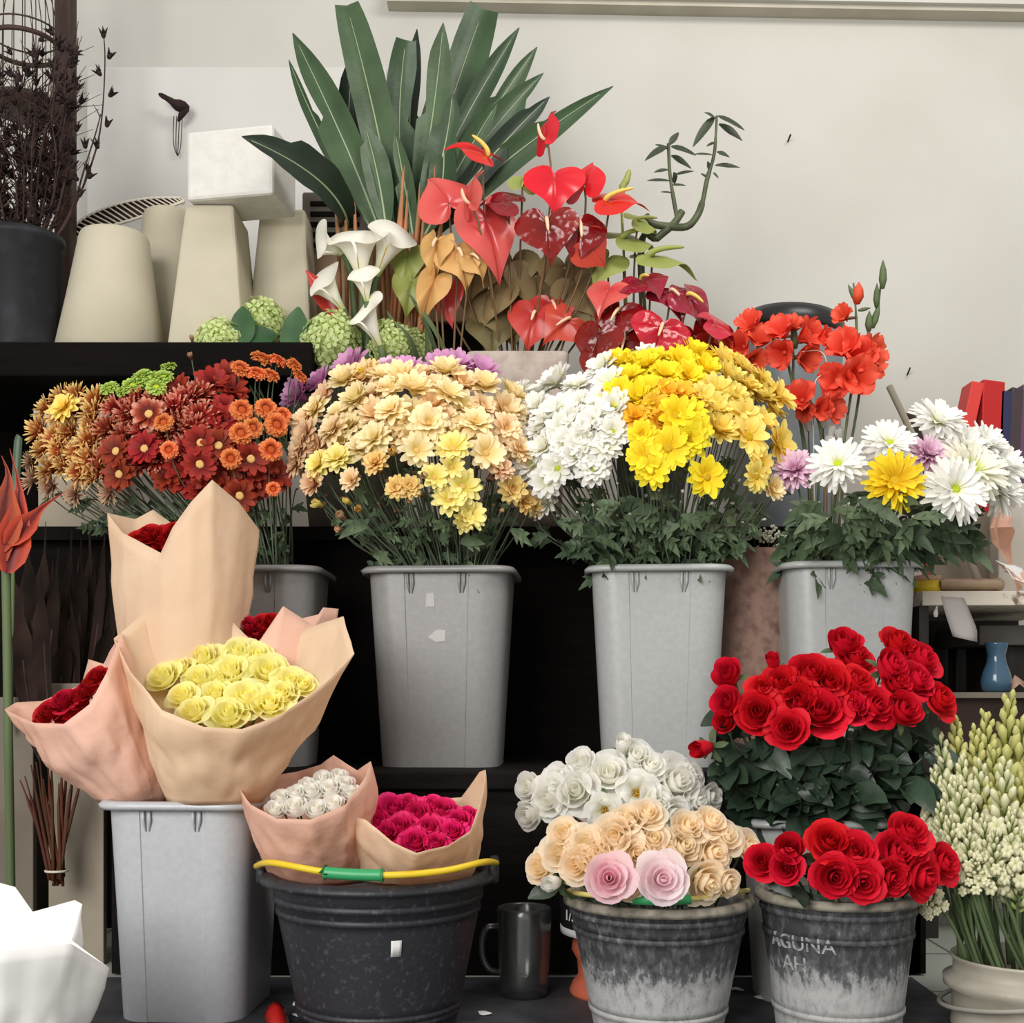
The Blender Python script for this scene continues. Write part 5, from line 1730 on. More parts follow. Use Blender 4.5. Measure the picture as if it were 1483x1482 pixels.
anth('bright red anthurium lying flat, pointing away from the others towards the strap leaves', 702, 222, 44, 2.64, (.35, -.62, .7), (-1, .45), 'redspathe', 'spadixyellow', .6, squash=.8)
anth('red anthurium standing upright at the very top', 789, 198, 36, 2.66, (-.85, -.45, .1), (0, 1), 'redspathe', 'spadixcream', .5, squash=.75)
anth('glossy red anthurium turned down below the upright one', 803, 256, 40, 2.60, (0, -1, .35), (0, -1), 'redspathe', None, var=1)
anth('red anthurium with a grey tipped point, leaning up', 846, 270, 42, 2.62, (-.5, -.8, .3), (0, 1), 'redspathe', None, squash=.7, var=2)
anth('red anthurium stretched sideways with a yellow spike, over the bamboo', 882, 290, 42, 2.60, (-.1, -.7, .75), (1, -.15), 'redspathe', 'spadixyellow', .8, squash=.8, var=1)
anth('wrinkled dark red anthurium in the middle with a pale spike', 792, 322, 42, 2.57, (-.05, -1, .25), (.1, -1), 'darkspathe', 'spadixcream', .55, wav=.09)
anth('dark red anthurium beside it, its pale spike hanging', 838, 326, 40, 2.59, (.3, -1, .1), (-.1, -1), 'darkspathe', 'spadixcream', .6, var=1, wav=.09)
anth('orange red anthurium seen from behind, low under the red ones', 853, 356, 30, 2.60, (.3, -1, -.1), (.6, -.5), 'coral', None)
anth('maroon anthurium pointing out below the yellow spiked bud', 738, 292, 34, 2.60, (.1, -.8, .7), (-1, .2), 'darkspathe', None, var=2)
anth('green anthurium bud with a thick yellow spike', 757, 268, 20, 2.62, (.1, -.9, .3), (.3, 1), 'greenspathe', 'spadixyellow', .9)
anth('pink anthurium nearest the orange spears, point turned up', 650, 294, 42, 2.62, (.15, -1, .2), (-.5, .8), 'pinkspathe', None)
anth('long pink red anthurium drooping beneath the bright red one', 704, 318, 64, 2.60, (.2, -1, .1), (.25, -1), 'pinkspathe', None, var=1, squash=.62)
anth('narrow pink anthurium seen from the side', 680, 290, 40, 2.57, (-.9, -.5, .1), (0, 1), 'pinkspathe', 'spadixcream', .4, var=2, squash=.6)
anth('pink red anthurium mostly hidden below the peach ones', 645, 424, 34, 2.66, (-.3, -1, .1), (.2, -1), 'pinkspathe', None, squash=.7)
anth('coral anthurium low over the concrete pot, with a pale spike', 774, 456, 36, 2.66, (-.1, -1, .2), (-.2, -1), 'coral', 'spadixcream', .45)
anth('coral red anthurium beside it, its spike slanting to the pot rim', 822, 464, 34, 2.65, (.1, -1, .3), (-.6, -.6), 'coral', 'spadixcream', .7, var=1)
anth('coral anthurium tucked behind the brown stems', 800, 440, 32, 2.68, (.1, -1, .2), (.2, -1), 'coral', 'spadixcream', .5, var=2)
for u, v, r, n, tp, lb in ((706, 424, 44, (-.2, -1, .1), (-.1, -1), 'olive brown anthurium back, broad, above the pot corner'), (776, 400, 42, (.1, -1, .1), (0, -1), 'olive brown anthurium back in the middle of the stems'), (818, 388, 38, (.3, -1, 0), (.2, -1), 'olive anthurium back under the orange red one'),
                          (838, 414, 40, (.3, -1, .2), (.4, -.8), 'olive brown anthurium back next to the burgundy cluster'), (742, 380, 36, (-.2, -1, .1), (0, -1), 'olive anthurium back under the maroon one'), (735, 450, 38, (.1, -1, .1), (.2, -1), 'olive brown anthurium back lowest, by the coral ones'),
                          (690, 392, 34, (-.3, -1, .1), (-.2, -1), 'olive anthurium back at the peach ones'), (762, 440, 36, (0, -1, .1), (.1, -1), 'olive brown anthurium back left of the coral ones'), (800, 424, 36, (.1, -1, 0), (-.1, -1), 'olive brown anthurium back above the coral ones'), (852, 446, 34, (.2, -1, .1), (.2, -1), 'olive anthurium back pressed to the burgundy cluster'), (712, 470, 34, (-.1, -1, .1), (0, -1), 'olive brown anthurium back at the pot corner, beneath the broad one')):
    anth(lb, u, v, r, 2.70, (n[0] * 1.6 + rl.uniform(-.3, .3), n[1], n[2] + rl.uniform(-.2, .3)), tp, 'olive', None, group='olive anthurium backs', var=rl.randrange(2))
for u, v, r, n, tp, lb, sq in ((632, 352, 38, (-.2, -1, .2), (-.1, -1), 'peach anthurium folded at the orange spears', .62), (664, 366, 40, (.2, -1, .2), (.2, -1), 'peach anthurium in the middle of the peach three', .8), (684, 372, 30, (.5, -1, .2), (.5, -.8), 'peach anthurium at the pink ones, its edge curled', .7),
                              (628, 408, 42, (-.1, -1, 0), (-.4, -1), 'long peach anthurium drooping towards the thin blades', .55)):
    anth(lb, u, v, r, 2.60, n, tp, 'peachspathe', 'spadixcream' if 'long' not in lb else None, .4, group='peach anthuriums', squash=sq, wav=.14, base=(P(650, 0, 2.68).x, 2.7, ZM + .12))
for u, v, r, n, tp, lb in ((590, 372, 34, (-.2, -1, .1), (0, -1), 'greenish yellow anthurium behind the calla funnel'), (596, 408, 36, (.1, -1, .1), (-.2, -1), 'greenish yellow anthurium below the calla funnel')):
    anth(lb, u, v, r, 2.68, n, tp, 'greenspathe', None, group='greenish anthuriums by the callas', squash=.7, base=(P(600, 0, 2.7).x, 2.74, ZM + .1))
# burgundy cluster
gk = Vector((P(950, 0, 2.62).x, 2.72, ZM + .12))
t = thing('flower_can', 'dark can hidden under the burgundy anthuriums on the middle shelf', 'can', (gk.x, 2.72, ZM))
m = MB(); m.lathe([(.001, 0), (.07, 0), (.075, .01), (.08, .2), (.082, .215), (.075, .215), (.07, .06), (.001, .06)], (gk.x, 2.72, ZM), 32); m.build('body', M['blackbucket'], t)
for u, v, r, n, tp, col, sp, lb in (
        (882, 418, 32, (-.3, -.8, .5), (-.2, -1), 'pinkspathe', None, 'rosy anthurium at the near corner of the burgundy cluster'),
        (896, 452, 36, (-.5, -1, .2), (-.3, -1), 'darkspathe', 'spadixcream', 'burgundy anthurium under the rosy one, spike pointing up'),
        (930, 406, 36, (-.1, -.6, .8), (.3, -1), 'darkspathe', 'spadixyellow', 'topmost burgundy anthurium with a yellow spike'),
        (972, 424, 34, (.2, -.8, .5), (.2, -1), 'darkspathe', 'spadixcream', 'burgundy anthurium right behind the crimson heart'),
        (998, 430, 38, (.5, -.8, .4), (.6, -.9), 'darkspathe', 'spadixyellow', 'knobbly burgundy anthurium with a long pale spike, at the bare wall'),
        (1006, 486, 40, (.4, -1, -.1), (.4, -1), 'darkspathe', None, 'darkest burgundy anthurium under the red sided one'),
        (1034, 468, 34, (.4, -.6, .7), (1, -.1), 'crimson', None, 'crimson anthurium stretched towards the gladiolus'),
        (1036, 492, 32, (.4, -1, 0), (.5, -1), 'darkspathe', 'spadixcream', 'burgundy anthurium hanging below the stretched crimson one'),
        (904, 494, 38, (-.2, -1, .1), (-.1, -1), 'darkspathe', 'spadixcream', 'burgundy anthurium above the white chrysanthemums'),
        (958, 474, 40, (.05, -1, .2), (-.35, -1), 'crimson', 'spadixcream', 'crimson heart shaped anthurium facing out in front of the burgundy ones'),
        (985, 512, 36, (.2, -1, .1), (.2, -1), 'darkspathe', None, 'burgundy anthurium just above the top yellow chrysanthemums'),
        (866, 486, 36, (-.6, -1, .1), (-.3, -1), 'darkspathe', None, 'burgundy anthurium beside the concrete pot'),
        (875, 520, 34, (-.3, -1, 0), (-.1, -1), 'darkspathe', None, 'lowest burgundy anthurium beside the concrete pot'),
        (935, 500, 34, (0, -1, .1), (.1, -1), 'darkspathe', None, 'burgundy anthurium below the crimson heart')):
    anth(lb, u, v, r, 2.60 if col != 'crimson' else 2.56, n, tp, col, sp, .55, group='burgundy anthurium cluster', var=rl.randrange(3), wav=.09, base=gk + Vector((rl.uniform(-.05, .05), rl.uniform(-.04, .04), 0)))
# yellow green ones behind
for u, v, r, n, tp, sp, sq, lb in ((905, 345, 46, (.2, -.6, .8), (.9, .5), 'spadixgreen', .7, 'yellow green anthurium reaching up to the bamboo'), (945, 372, 52, (.1, -.5, .85), (1, 0), 'spadixgreen', .6, 'broad yellow green anthurium stretched out over the burgundy cluster'),
                              (880, 375, 36, (0, -.9, .5), (-.3, -.8), None, .8, 'yellow green anthurium behind the orange red one'), (925, 320, 34, (.4, -.6, .6), (1, .4), 'spadixgreen', .6, 'small yellow green anthurium under the sideways red one')):
    anth(lb, u, v, r, 2.66, n, tp, 'greenspathe', sp, .8, group='yellow green anthuriums', squash=sq, wav=.12, base=gk + Vector((-.02, .03, 0)))
e = thing('anthurium_spike', 'bare green spike sticking up behind the sideways red anthurium', 'flower', gk + Vector((-.03, .05, 0)))
mb = MB(); mb.tube(spline([P(912, 246, 2.7), P(907, 262, 2.7), P(900, 285, 2.7), P(905, 400, 2.7), gk + Vector((-.03, .05, 0))], 3), [.003, .006, .007, .008, .008, .008, .006] + [.003] * 6, 8); mb.build('spike', CEN['spadixgreen'], e)

# ================================================================ curly bamboo
e = thing('curly_bamboo', 'curled lucky bamboo cane with two leafy shoots against the bare wall', 'plant', gk + Vector((.02, .06, 0)))
bam = mat('bamboo_cane', rgb(84, 92, 62), .5, .4, rgb(60, 66, 46), 25)
bl_ = mat('bamboo_leaf', rgb(58, 66, 50), .5, .3, var=.15)
d = 2.72
mb = MB(); mb.tube(spline([gk + Vector((.02, .06, 0)), P(928, 372, d), P(952, 345, d), P(975, 325, d), P(988, 306, d)], 5), .0085, 8); mb.build('cane', bam, e)
mb = MB(); mb.tube(spline([P(935, 312, d), P(945, 324, d), P(968, 328, d), P(995, 328, d - .02), P(1010, 312, d - .02), P(1018, 290, d), P(1024, 260, d), P(1034, 225, d), P(1037, 190, d), P(1038, 168, d)], 4), [.0085] * 14 + [.008] * 6 + [.0055] * 6 + [.004] * 5 + [.003] * 6, 8); mb.build('cane', bam, e)
mb = MB(); mb.tube(spline([P(981, 318, d), P(975, 285, d), P(970, 250, d), P(968, 208, d)], 4), [.005] * 5 + [.004] * 8, 8); mb.build('shoot', bam, e)
for u0, v0, u1, v1, w_ in ((1037, 172, 1019, 163, 6), (1034, 170, 1006, 210, 9), (1040, 168, 1076, 188, 7), (1041, 180, 1073, 203, 10), (1034, 208, 1023, 212, 6), (1038, 220, 1056, 228, 6), (1034, 225, 1004, 224, 4), (1036, 240, 1072, 243, 7), (1028, 247, 1024, 232, 5), (1025, 258, 1014, 251, 4),
                           (1033, 250, 1040, 258, 3), (970, 210, 984, 190, 7), (966, 212, 936, 232, 8), (966, 216, 948, 209, 5), (972, 212, 1006, 225, 8), (972, 226, 1000, 244, 9), (968, 246, 947, 250, 5), (975, 250, 977, 266, 8), (976, 254, 1006, 248, 5), (969, 262, 937, 262, 5), (974, 268, 993, 269, 4), (974, 280, 956, 278, 3)):
    mb = MB()
    a, b2 = P(u0, v0, d), P(u1, v1, d - rl.uniform(-.02, .04))
    oval_leaf(mb, a, b2 - a + Vector((0, 0, .1 * (b2 - a).length)), (b2 - a).length, S(w_ * .75, d), (0, -1, .6), .1, .25, 6)
    mb.build('leaf', bl_, e)

# ================================================================ gladiolus
FL = [floret_mesh('floret', PT['glad'], s) for s in (1, 2, 3, 4)]


def glad(lb, pts, fl, buds, base):
    pth = spline(pts + [Vector(base)], 4)
    e = thing('gladiolus', lb, 'flower', base, 'orange gladiolus spikes')
    mb = MB(); mb.tube(pth, [.002] * 4 + [.003] * (len(pth) - 4), 6); mb.build('stem', M['stem'], e)
    for u, v, r, nx, nz, d in fl:
        pos = P(u, v, d)
        n = Vector((nx, -.7, nz))
        place('floret', FL[rl.randrange(4)], e, TRS(pos, orient(n, spin=rl.uniform(0, 6)), S(r * 1.03, d)))
        s0 = min(pth, key=lambda q: (q - pos).length)
        mb = MB(); mb.tube([pos - n.normalized() * S(r, d) * .6, s0], [.004, .003], 6); mb.build('sheath', M['brownstem'], e)
    for u0, v0, u1, v1, w_, col in buds:
        mb = MB()
        a, b2 = P(u0, v0, 2.6), P(u1, v1, 2.6)
        mb.tube([a, a.lerp(b2, .3), a.lerp(b2, .65), b2], [S(w_ * .5, 2.6), S(w_, 2.6), S(w_ * .8, 2.6), .0005], 7)
        mb.build('bud', M['stem'] if col == 'g' else PT['glad'], e)


bz4 = lambda dx: Vector((P(1175 + dx, 0, 2.55).x, 2.56, P(0, 800, 2.55).z))
glad('tall orange gladiolus spike with green buds at its top, heavy with open flowers', [P(1236, 410, 2.6), P(1240, 460, 2.6), P(1240, 520, 2.6), P(1228, 600, 2.58), P(1215, 700, 2.57)],
     [(1243, 515, 30, .1, .2, 2.56), (1222, 500, 28, -.4, .3, 2.57), (1265, 508, 26, .6, .2, 2.58), (1240, 545, 32, 0, -.1, 2.54), (1215, 552, 28, -.4, -.2, 2.56), (1262, 530, 24, .5, 0, 2.56), (1220, 456, 17, -.6, .3, 2.58), (1205, 545, 22, -.4, -.2, 2.57)],
     [(1240, 436, 1228, 412, 4, 'g'), (1241, 440, 1244, 408, 9, 'r'), (1243, 450, 1261, 446, 3, 'g')], bz4(30))
glad('slim gladiolus tip with only green buds, beside the tall spike', [P(1278, 380, 2.62), P(1272, 440, 2.62), P(1258, 480, 2.6), P(1240, 600, 2.6), P(1222, 700, 2.58)], [],
     [(1278, 418, 1279, 376, 6, 'g'), (1269, 445, 1270, 410, 5, 'g'), (1264, 475, 1274, 440, 5, 'g'), (1258, 480, 1259, 450, 6, 'g')], bz4(38))
glad('orange gladiolus spike in the middle, florets on both sides of a brown stalk', [P(1150, 480, 2.6), P(1149, 520, 2.6), P(1150, 560, 2.6), P(1165, 640, 2.58), P(1175, 720, 2.57)],
     [(1130, 477, 24, -.5, .5, 2.57), (1172, 484, 26, .6, .2, 2.57), (1132, 512, 24, -.5, -.3, 2.58), (1168, 518, 24, .5, -.3, 2.58), (1194, 490, 18, .8, 0, 2.58), (1150, 470, 18, 0, .7, 2.6)], [(1152, 505, 1148, 470, 6, 'g')], bz4(0))
glad('orange gladiolus spike bent sideways over the yellow chrysanthemums', [P(1072, 468, 2.62), P(1100, 480, 2.62), P(1130, 500, 2.62), P(1142, 530, 2.6), P(1160, 620, 2.58), P(1172, 720, 2.57)],
     [(1085, 468, 22, -.5, .5, 2.6), (1100, 490, 22, 0, .4, 2.59), (1072, 500, 22, -.6, 0, 2.6), (1048, 510, 24, -.8, -.2, 2.6), (1092, 522, 20, .1, -.4, 2.59)], [(1080, 480, 1056, 488, 3, 'g')], bz4(-10))
glad('orange gladiolus flowers lowest, just above the small white buds', [P(1160, 560, 2.58), P(1178, 590, 2.58), P(1190, 640, 2.57), P(1185, 720, 2.56)],
     [(1160, 574, 25, -.3, .2, 2.55), (1205, 590, 24, .6, -.1, 2.56), (1188, 592, 20, .2, -.2, 2.55), (1166, 596, 16, -.2, -.5, 2.55)], [], bz4(12))
# wire curl
e = thing('wire_loop', 'thin pale wire curling between the gladiolus spikes', 'wire', P(1178, 600, 2.57))
mb = MB(); mb.tube(spline([P(1160, 510, 2.57), P(1185, 508, 2.57), P(1196, 520, 2.57), P(1194, 540, 2.57), P(1180, 556, 2.57), P(1178, 620, 2.57), P(1180, 760, 2.55)], 5), .0013, 5); mb.build('wire', M['wire'], e)

# ================================================================ tuberoses
def tube_mesh(seed, m, op):
    rng = random.Random(seed)
    mb = MB()
    n = 30
    for i in range(n):
        t = i / n                      # 0 bottom, 1 tip
        a = i * 2.4
        z = t * 1.0
        L = .33 * (1 - .60 * t)
        el = math.radians(28 + 52 * t + rng.uniform(-8, 8))
        dr = Vector((math.cos(a) * math.cos(el), math.sin(a) * math.cos(el), math.sin(el)))
        p0 = Vector((0, 0, z)) + Vector((math.cos(a), math.sin(a), 0)) * .02
        w = L * .25
        mb.tube([p0, p0 + dr * L * .4, p0 + dr * L * .72, p0 + dr * L], [w * .35, w * .55, w, w * .3], 6, True, 0, 1)
        if op and t < .35:
            c = p0 + dr * L
            for k in range(6):
                b2 = k * PI / 3
                o_ = orient(dr) @ Vector((math.cos(b2), math.sin(b2), .35))
                oval = c + o_ * L * .5
                mb.tube([c, c + o_ * L * .22, c + o_ * L * .4], [w * .35, w * .8, w * .3], 5, True, .6, 1)
    return mb.mesh('blossom', m)


TM = [tube_mesh(s, PT['tube'], True) for s in (1, 2, 3)]
TG = [tube_mesh(s, PT['tubegold'], False) for s in (4, 5)]
tl = [  # tip u, v, blossom length px, gold, base shift
    (1462, 1002, 190, 1, 2.02), (1428, 1028, 150, 1, 2.02), (1382, 1036, 150, 1, 2.02), (1412, 1050, 150, 1, 2.0), (1480, 1035, 200, 1, 2.0), (1360, 1062, 150, 0, 1.98), (1352, 1110, 120, 0, 1.95), (1393, 1092, 140, 0, 1.95), (1440, 1080, 170, 1, 1.97), (1456, 1098, 170, 0, 1.84),
    (1420, 1100, 150, 0, 1.93), (1372, 1120, 130, 0, 1.9), (1386, 1125, 130, 0, 1.84), (1405, 1150, 120, 0, 1.84), (1430, 1130, 150, 1, 1.92), (1480, 1120, 190, 1, 1.86), (1360, 1160, 110, 0, 1.86), (1374, 1180, 100, 0, 1.82), (1400, 1190, 100, 0, 1.80), (1352, 1190, 70, 0, 1.9),
    (1425, 1180, 110, 0, 1.82), (1465, 1170, 110, 0, 1.80), (1482, 1200, 120, 0, 1.8), (1440, 1200, 90, 0, 1.79), (1500, 1060, 190, 1, 1.95), (1505, 1130, 180, 0, 1.86), (1412, 1240, 50, 0, 1.78), (1390, 1215, 80, 0, 1.84)]
tlb = rowlabels([(q[0], q[1]) for q in tl], 3, ['yellow green tuberose' if q[3] else 'cream white tuberose' for q in tl], 'of the tuberose pot')
for (u, v, L, gold, d), lb in zip(tl, tlb):
    pt_ = P(u, v, d)
    b0 = Vector((tc_.x + max(-.075, min(.08, (u - 1450) * .0011)) + rl.uniform(-.008, .008), 1.86 + (d - 1.88) * .5, hz - .03))
    lo_ = P(u + (1440 - u) * .25 * (L / 150), v + L, d - (d - 1.86) * .3)
    ax = pt_ - lo_
    e = thing('tuberose', lb, 'flower', b0, 'tuberoses in the cream pot')
    Mx = orient(ax, spin=rl.uniform(0, 6))
    s = ax.length
    place('blossom', rl.choice(TG if gold else TM), e, Matrix.Translation(lo_) @ Mx.to_4x4() @ Matrix.Diagonal((max(.75 * s, .07), max(.75 * s, .07), s * .92, 1)))
    mb = MB(); mb.tube([lo_ + ax * .9] + bez(lo_, lo_ - ax * .5, b0, 8), [.0015] + [.0032] * 9, 6)
    mb.build('stem', M['stem'], e)
for i in range(22):
    u = 1385 + i * 6.5
    b0 = Vector((tc_.x + (u - 1455) * .0009, 1.86 + rl.uniform(-.07, .05), hz - .03))
    tp = P(u + (u - 1430) * .3 + rl.uniform(-12, 12), rl.uniform(1235, 1300), 1.84 + rl.uniform(-.05, .06))
    e = thing('tuberose_stalk', 'bare green stalk rising from the cream pot among the tuberoses', 'flower stalk', b0, 'bare green stalks in the cream pot')
    mb = MB(); mb.tube(bez(tp, (tp + b0) / 2 + Vector((rl.uniform(-.01, .01), 0, .02)), b0, 7), [.001, .0025] + [.0036] * 6, 6); mb.build('stalk', M['stem'], e)
pos = P(1352, 1310, 1.82)
e = thing('tuberose', 'single white tuberose bent out low beside the lettered bucket', 'flower', P(1400, 1395, 1.82), 'tuberoses in the cream pot')
place('blossom', TM[0], e, Matrix.Translation(pos) @ orient((-.8, -.5, .3)).to_4x4() @ Matrix.Diagonal((.07, .07, .03, 1)))
mb = MB(); mb.tube(bez(pos, P(1378, 1320, 1.82), P(1402, 1395, 1.84), 8), .003, 6); mb.build('stem', M['stem'], e)
# ================================================================ things on the dark shelf and the wall
rh = random.Random(9)
d = 2.64


def cone(lb, ut0, ut1, vt, ub0, ub1, d, group='cream upturned planters'):
    top = P((ut0 + ut1) / 2, vt, d)
    bot = P((ub0 + ub1) / 2, 0, d)
    r0, r1 = S((ub1 - ub0) / 2, d), S((ut1 - ut0) / 2, d)
    t = thing('round_planter', lb, 'planter', (bot.x, d + .03, ZU), group)
    m = MB()
    h = top.z - ZU
    rows = []
    for r, z, k in ((.001, 0, 0), (r0 - .004, 0, 0), (r0, .004, 0), (r0 + (r1 - r0) * .5, h * .5, .5), (r1 + .004, h - .012, 1), (r1, h - .003, 1), (r1 - .008, h, 1), (r1 * .5, h + .001, 1), (.001, h + .001, 1)):
        rows.append([Vector((bot.x + (top.x - bot.x) * k + r * math.cos(2 * PI * j / 48), d + .03 + r * math.sin(2 * PI * j / 48), ZU + z)) for j in range(48)])
    m.grid(rows, True)
    m.build('body', M['cone'], t)


cone('cream round planter turned upside down beside the black pail', 112, 206, 333, 74, 233, 2.66)
cone('cream round planter upside down behind the first, half hidden', 205, 275, 302, 178, 320, 2.86)


def pyramid(lb, ut0, ut1, vt, ub0, ub1, d, dep, mm='cone', zb=None):
    t0, t1, b0, b1 = P(ut0, vt, d), P(ut1, vt, d), P(ub0, 0, d), P(ub1, 0, d)
    zb = ZU if zb is None else zb
    t = thing('square_planter', lb, 'planter', ((b0.x + b1.x) / 2, d + dep / 2, zb), 'cream upturned planters')
    m = MB()
    wt, wb = t1.x - t0.x, b1.x - b0.x
    k = wt / wb
    yb0, yb1 = d, d + dep
    yc = d + dep / 2
    q = [(b0.x, yb0, zb), (b1.x, yb0, zb), (b1.x, yb1, zb), (b0.x, yb1, zb), (t0.x, yb0 + dep * .08, t0.z), (t1.x, yb0 + dep * .08, t0.z), (t1.x, yc + dep / 2 * k, t0.z), (t0.x, yc + dep / 2 * k, t0.z)]
    m.add(q, [(0, 3, 2, 1), (4, 5, 6, 7), (0, 1, 5, 4), (1, 2, 6, 5), (2, 3, 7, 6), (3, 0, 4, 7)])
    m.build('body', M[mm], t, smooth=False, bevel=.008)


pyramid('tall cream square planter upside down under the white foam block', 265, 336, 291, 240, 353, 2.62, .2)
pyramid('cream square planter upside down beside the louvred box', 374, 440, 298, 352, 452, 2.76, .2)
pyramid('cream square planter upside down at the back, its edge just showing', 222, 262, 300, 205, 260, 2.86, .14)

# white foam block on the planters
fb0, fb1 = P(270, 178, 2.58), P(405, 290, 2.58)
m = MB(); m.box((fb0.x, 2.60, P(0, 291, 2.62).z + .001), (fb1.x, 2.74, fb0.z), math.radians(-11))
tag(m.build('foam_block', M['foam'], smooth=False, bevel=.008), 'white foam block lying across two cream upturned planters', 'block')

# arched wire rack behind the planters
t = thing('wire_rack', 'arched white wire rack leaning behind the round planters', 'rack', P(180, 493, 2.95))
outer = [P(95, 345, 2.92), P(120, 318, 2.93), P(165, 298, 2.94), P(215, 288, 2.95), P(262, 287, 2.96)]
inner = [P(105, 352, 2.92), P(150, 332, 2.93), P(195, 318, 2.94), P(240, 302, 2.95), P(268, 292, 2.96)]
so, si = spline(outer, 6), spline(inner, 6)
m = MB(); m.grid([so, si]); m.build('dark_band', M['wood'], t, solid=.001)
m = MB(); m.tube([q + Vector((0, -.003, 0)) for q in so], .0032, 6); m.build('outer_wire', M['wire'], t)
m = MB(); m.tube([q + Vector((0, -.003, 0)) for q in si], .0038, 6); m.build('inner_wire', M['wire'], t)
m = MB()
for k in range(0, 25):
    m.tube([so[k] + Vector((0, -.004, 0)), si[k] + Vector((0, -.004, 0))], .0022, 5)
for k in range(10, 25):
    m.tube([si[k], P(215 + (k - 10) * 2.5, 345, 2.94)], .0009, 4)
m.build('cross_wire_lattice', M['wire'], t)
m = MB(); m.tube([P(110, 350, 2.93), P(115, 490, 2.95)], .003, 6); m.build('leg', M['wire'], t)
m = MB(); m.tube([P(264, 290, 2.96), P(266, 490, 2.97)], .003, 6); m.build('leg', M['wire'], t)

# louvred box
x0, x1 = P(438, 0, 2.88).x, P(700, 0, 2.88).x
z0, z1 = P(0, 466, 2.88).z, P(0, 276, 2.88).z
t = thing('louvred_box', 'brown box with grey louvres behind the calla lilies', 'box', ((x0 + x1) / 2, 2.95, z0))
tanb = mat('tan_panel', rgb(148, 124, 96), .7, .3, rgb(134, 110, 84), 6)
xm = P(548, 0, 2.88).x
m = MB(); m.box((x0, 2.885, z0), (x1, 3.08, P(0, 365, 2.88).z)); m.build('body', tanb, t, smooth=False, bevel=.004)
m = MB(); m.box((x0 - .002, 2.885, P(0, 365, 2.88).z), (xm, 3.08, z1)); m.build('vent_housing', mat('grey_housing', rgb(112, 106, 96), .6, .3), t, smooth=False, bevel=.006)
for k in range(5):
    v = 291 + k * 15
    m = MB(); m.box((P(449, 0, 2.88).x, 2.879, P(0, v + 7, 2.88).z), (P(520, 0, 2.88).x, 2.886, P(0, v, 2.88).z)); m.build('louvre', M['black'], t, smooth=False, bevel=.002)
m = MB(); m.box((P(444, 0, 2.9).x, 2.9, ZM), (P(700, 0, 2.9).x, 3.08, z0 - .001))
tag(m.build('dark_crate', M['shelfblack'], smooth=False, bevel=.003), 'dark crate under the brown louvred box', 'crate')

# dried flower head hung on the wall
t = thing('dried_flower', 'dried dark flower head hanging from the wall above the wire rack', 'dried flower', P(256, 150, 3.17))
m = MB(); m.tube(spline([P(230, 136, 3.15), P(244, 144, 3.15), P(256, 152, 3.15), P(268, 156, 3.16), P(262, 168, 3.16), P(258, 176, 3.17)], 4), [.003, .006, .007, .007, .008, .009, .010, .013, .015, .016, .015, .014, .013, .012, .010, .009, .008, .006, .005, .004, .002], 7)
m.build('head', M['pod'], t)
for k in range(4):
    m = MB(); m.tube(spline([P(252 + 4 * k, 168, 3.17), P(251 + 4 * k, 190, 3.18), P(252 + 3 * k, 212 + 4 * (k % 2), 3.18), P(257, 226, 3.185)], 4), .0011, 4); m.build('thread', M['twig'], t)
# nail in the wall and a branch stub
for u, v, lb in ((1143, 200, 'small nail with its shadow high on the bare wall'), (1316, 538, 'small nail in the wall above the grey tube')):
    m = MB(); m.tube([P(u - 2, v + 5, 3.25), P(u + 2, v - 5, 3.22)], .0024, 6)
    tag(m.build('wall_nail', M['pod']), lb, 'nail', 'nails in the wall')

# cane cage at the corner
t = thing('bird_cage', 'brown cane bird cage behind the dry branches', 'cage', P(30, 60, 2.9))
c0 = P(22, 0, 2.9)
rc = S(52, 2.9)
for v, th in ((33, .0022), (52, .006)):
    z = P(0, v, 2.9).z
    m = MB(); m.tube([(c0.x + rc * math.cos(2 * PI * k / 40), 2.95 + rc * math.sin(2 * PI * k / 40), z) for k in range(41)], th, 6); m.build('hoop', M['cage'], t)
for k in range(22):
    a = 2 * PI * k / 22
    p0 = Vector((c0.x + rc * math.cos(a), 2.95 + rc * math.sin(a), P(0, 140, 2.9).z))
    m = MB(); m.tube(spline([p0, p0 + Vector((0, 0, .14)), Vector((c0.x + rc * .95 * math.cos(a), 2.95 + rc * .95 * math.sin(a), P(0, -10, 2.9).z)), Vector((c0.x + rc * .6 * math.cos(a), 2.95 + rc * .6 * math.sin(a), P(0, -70, 2.9).z))], 3), .0013, 5); m.build('bar', M['cage'], t)
z = P(0, 140, 2.9).z
m = MB(); m.lathe([(.001, 0), (rc, 0), (rc, .012), (.001, .012)], (c0.x, 2.95, z - .006), 36); m.build('floor_tray', M['cage'], t)
m = MB(); m.tube([(c0.x, 2.95, P(0, -70, 2.9).z), (c0.x, 2.95, P(0, -160, 2.9).z)], .004, 6); m.build('hook', M['cage'], t)
xa, xb = P(78, 0, 2.86).x, P(103, 0, 2.86).x
m = MB(); m.box((xa, 2.86, ZU), (xb, 2.9, P(0, -160, 2.86).z))
tag(m.build('wooden_post', M['wood'], smooth=False, bevel=.003), 'dark wooden post standing on the shelf beside the cage', 'post')

# ---- dry branches in the black pail
def pod_at(mb, p, dr, s, rng):
    dr = Vector(dr).normalized()
    Mx = orient(dr)
    mb.ball(p + dr * s * .35, s * .3, s * .3, s * .42, 7, 5, Mx)
    for k in range(4):
        a = 2 * PI * k / 4 + rng.uniform(-.3, .3)
        o_ = Mx @ Vector((math.cos(a), math.sin(a), 0))
        mb.tube([p + dr * s * .45 + o_ * s * .22, p + dr * s * .8 + o_ * s * .36, p + dr * s * 1.1 + o_ * s * .55], [s * .14, s * .1, s * .02], 5)


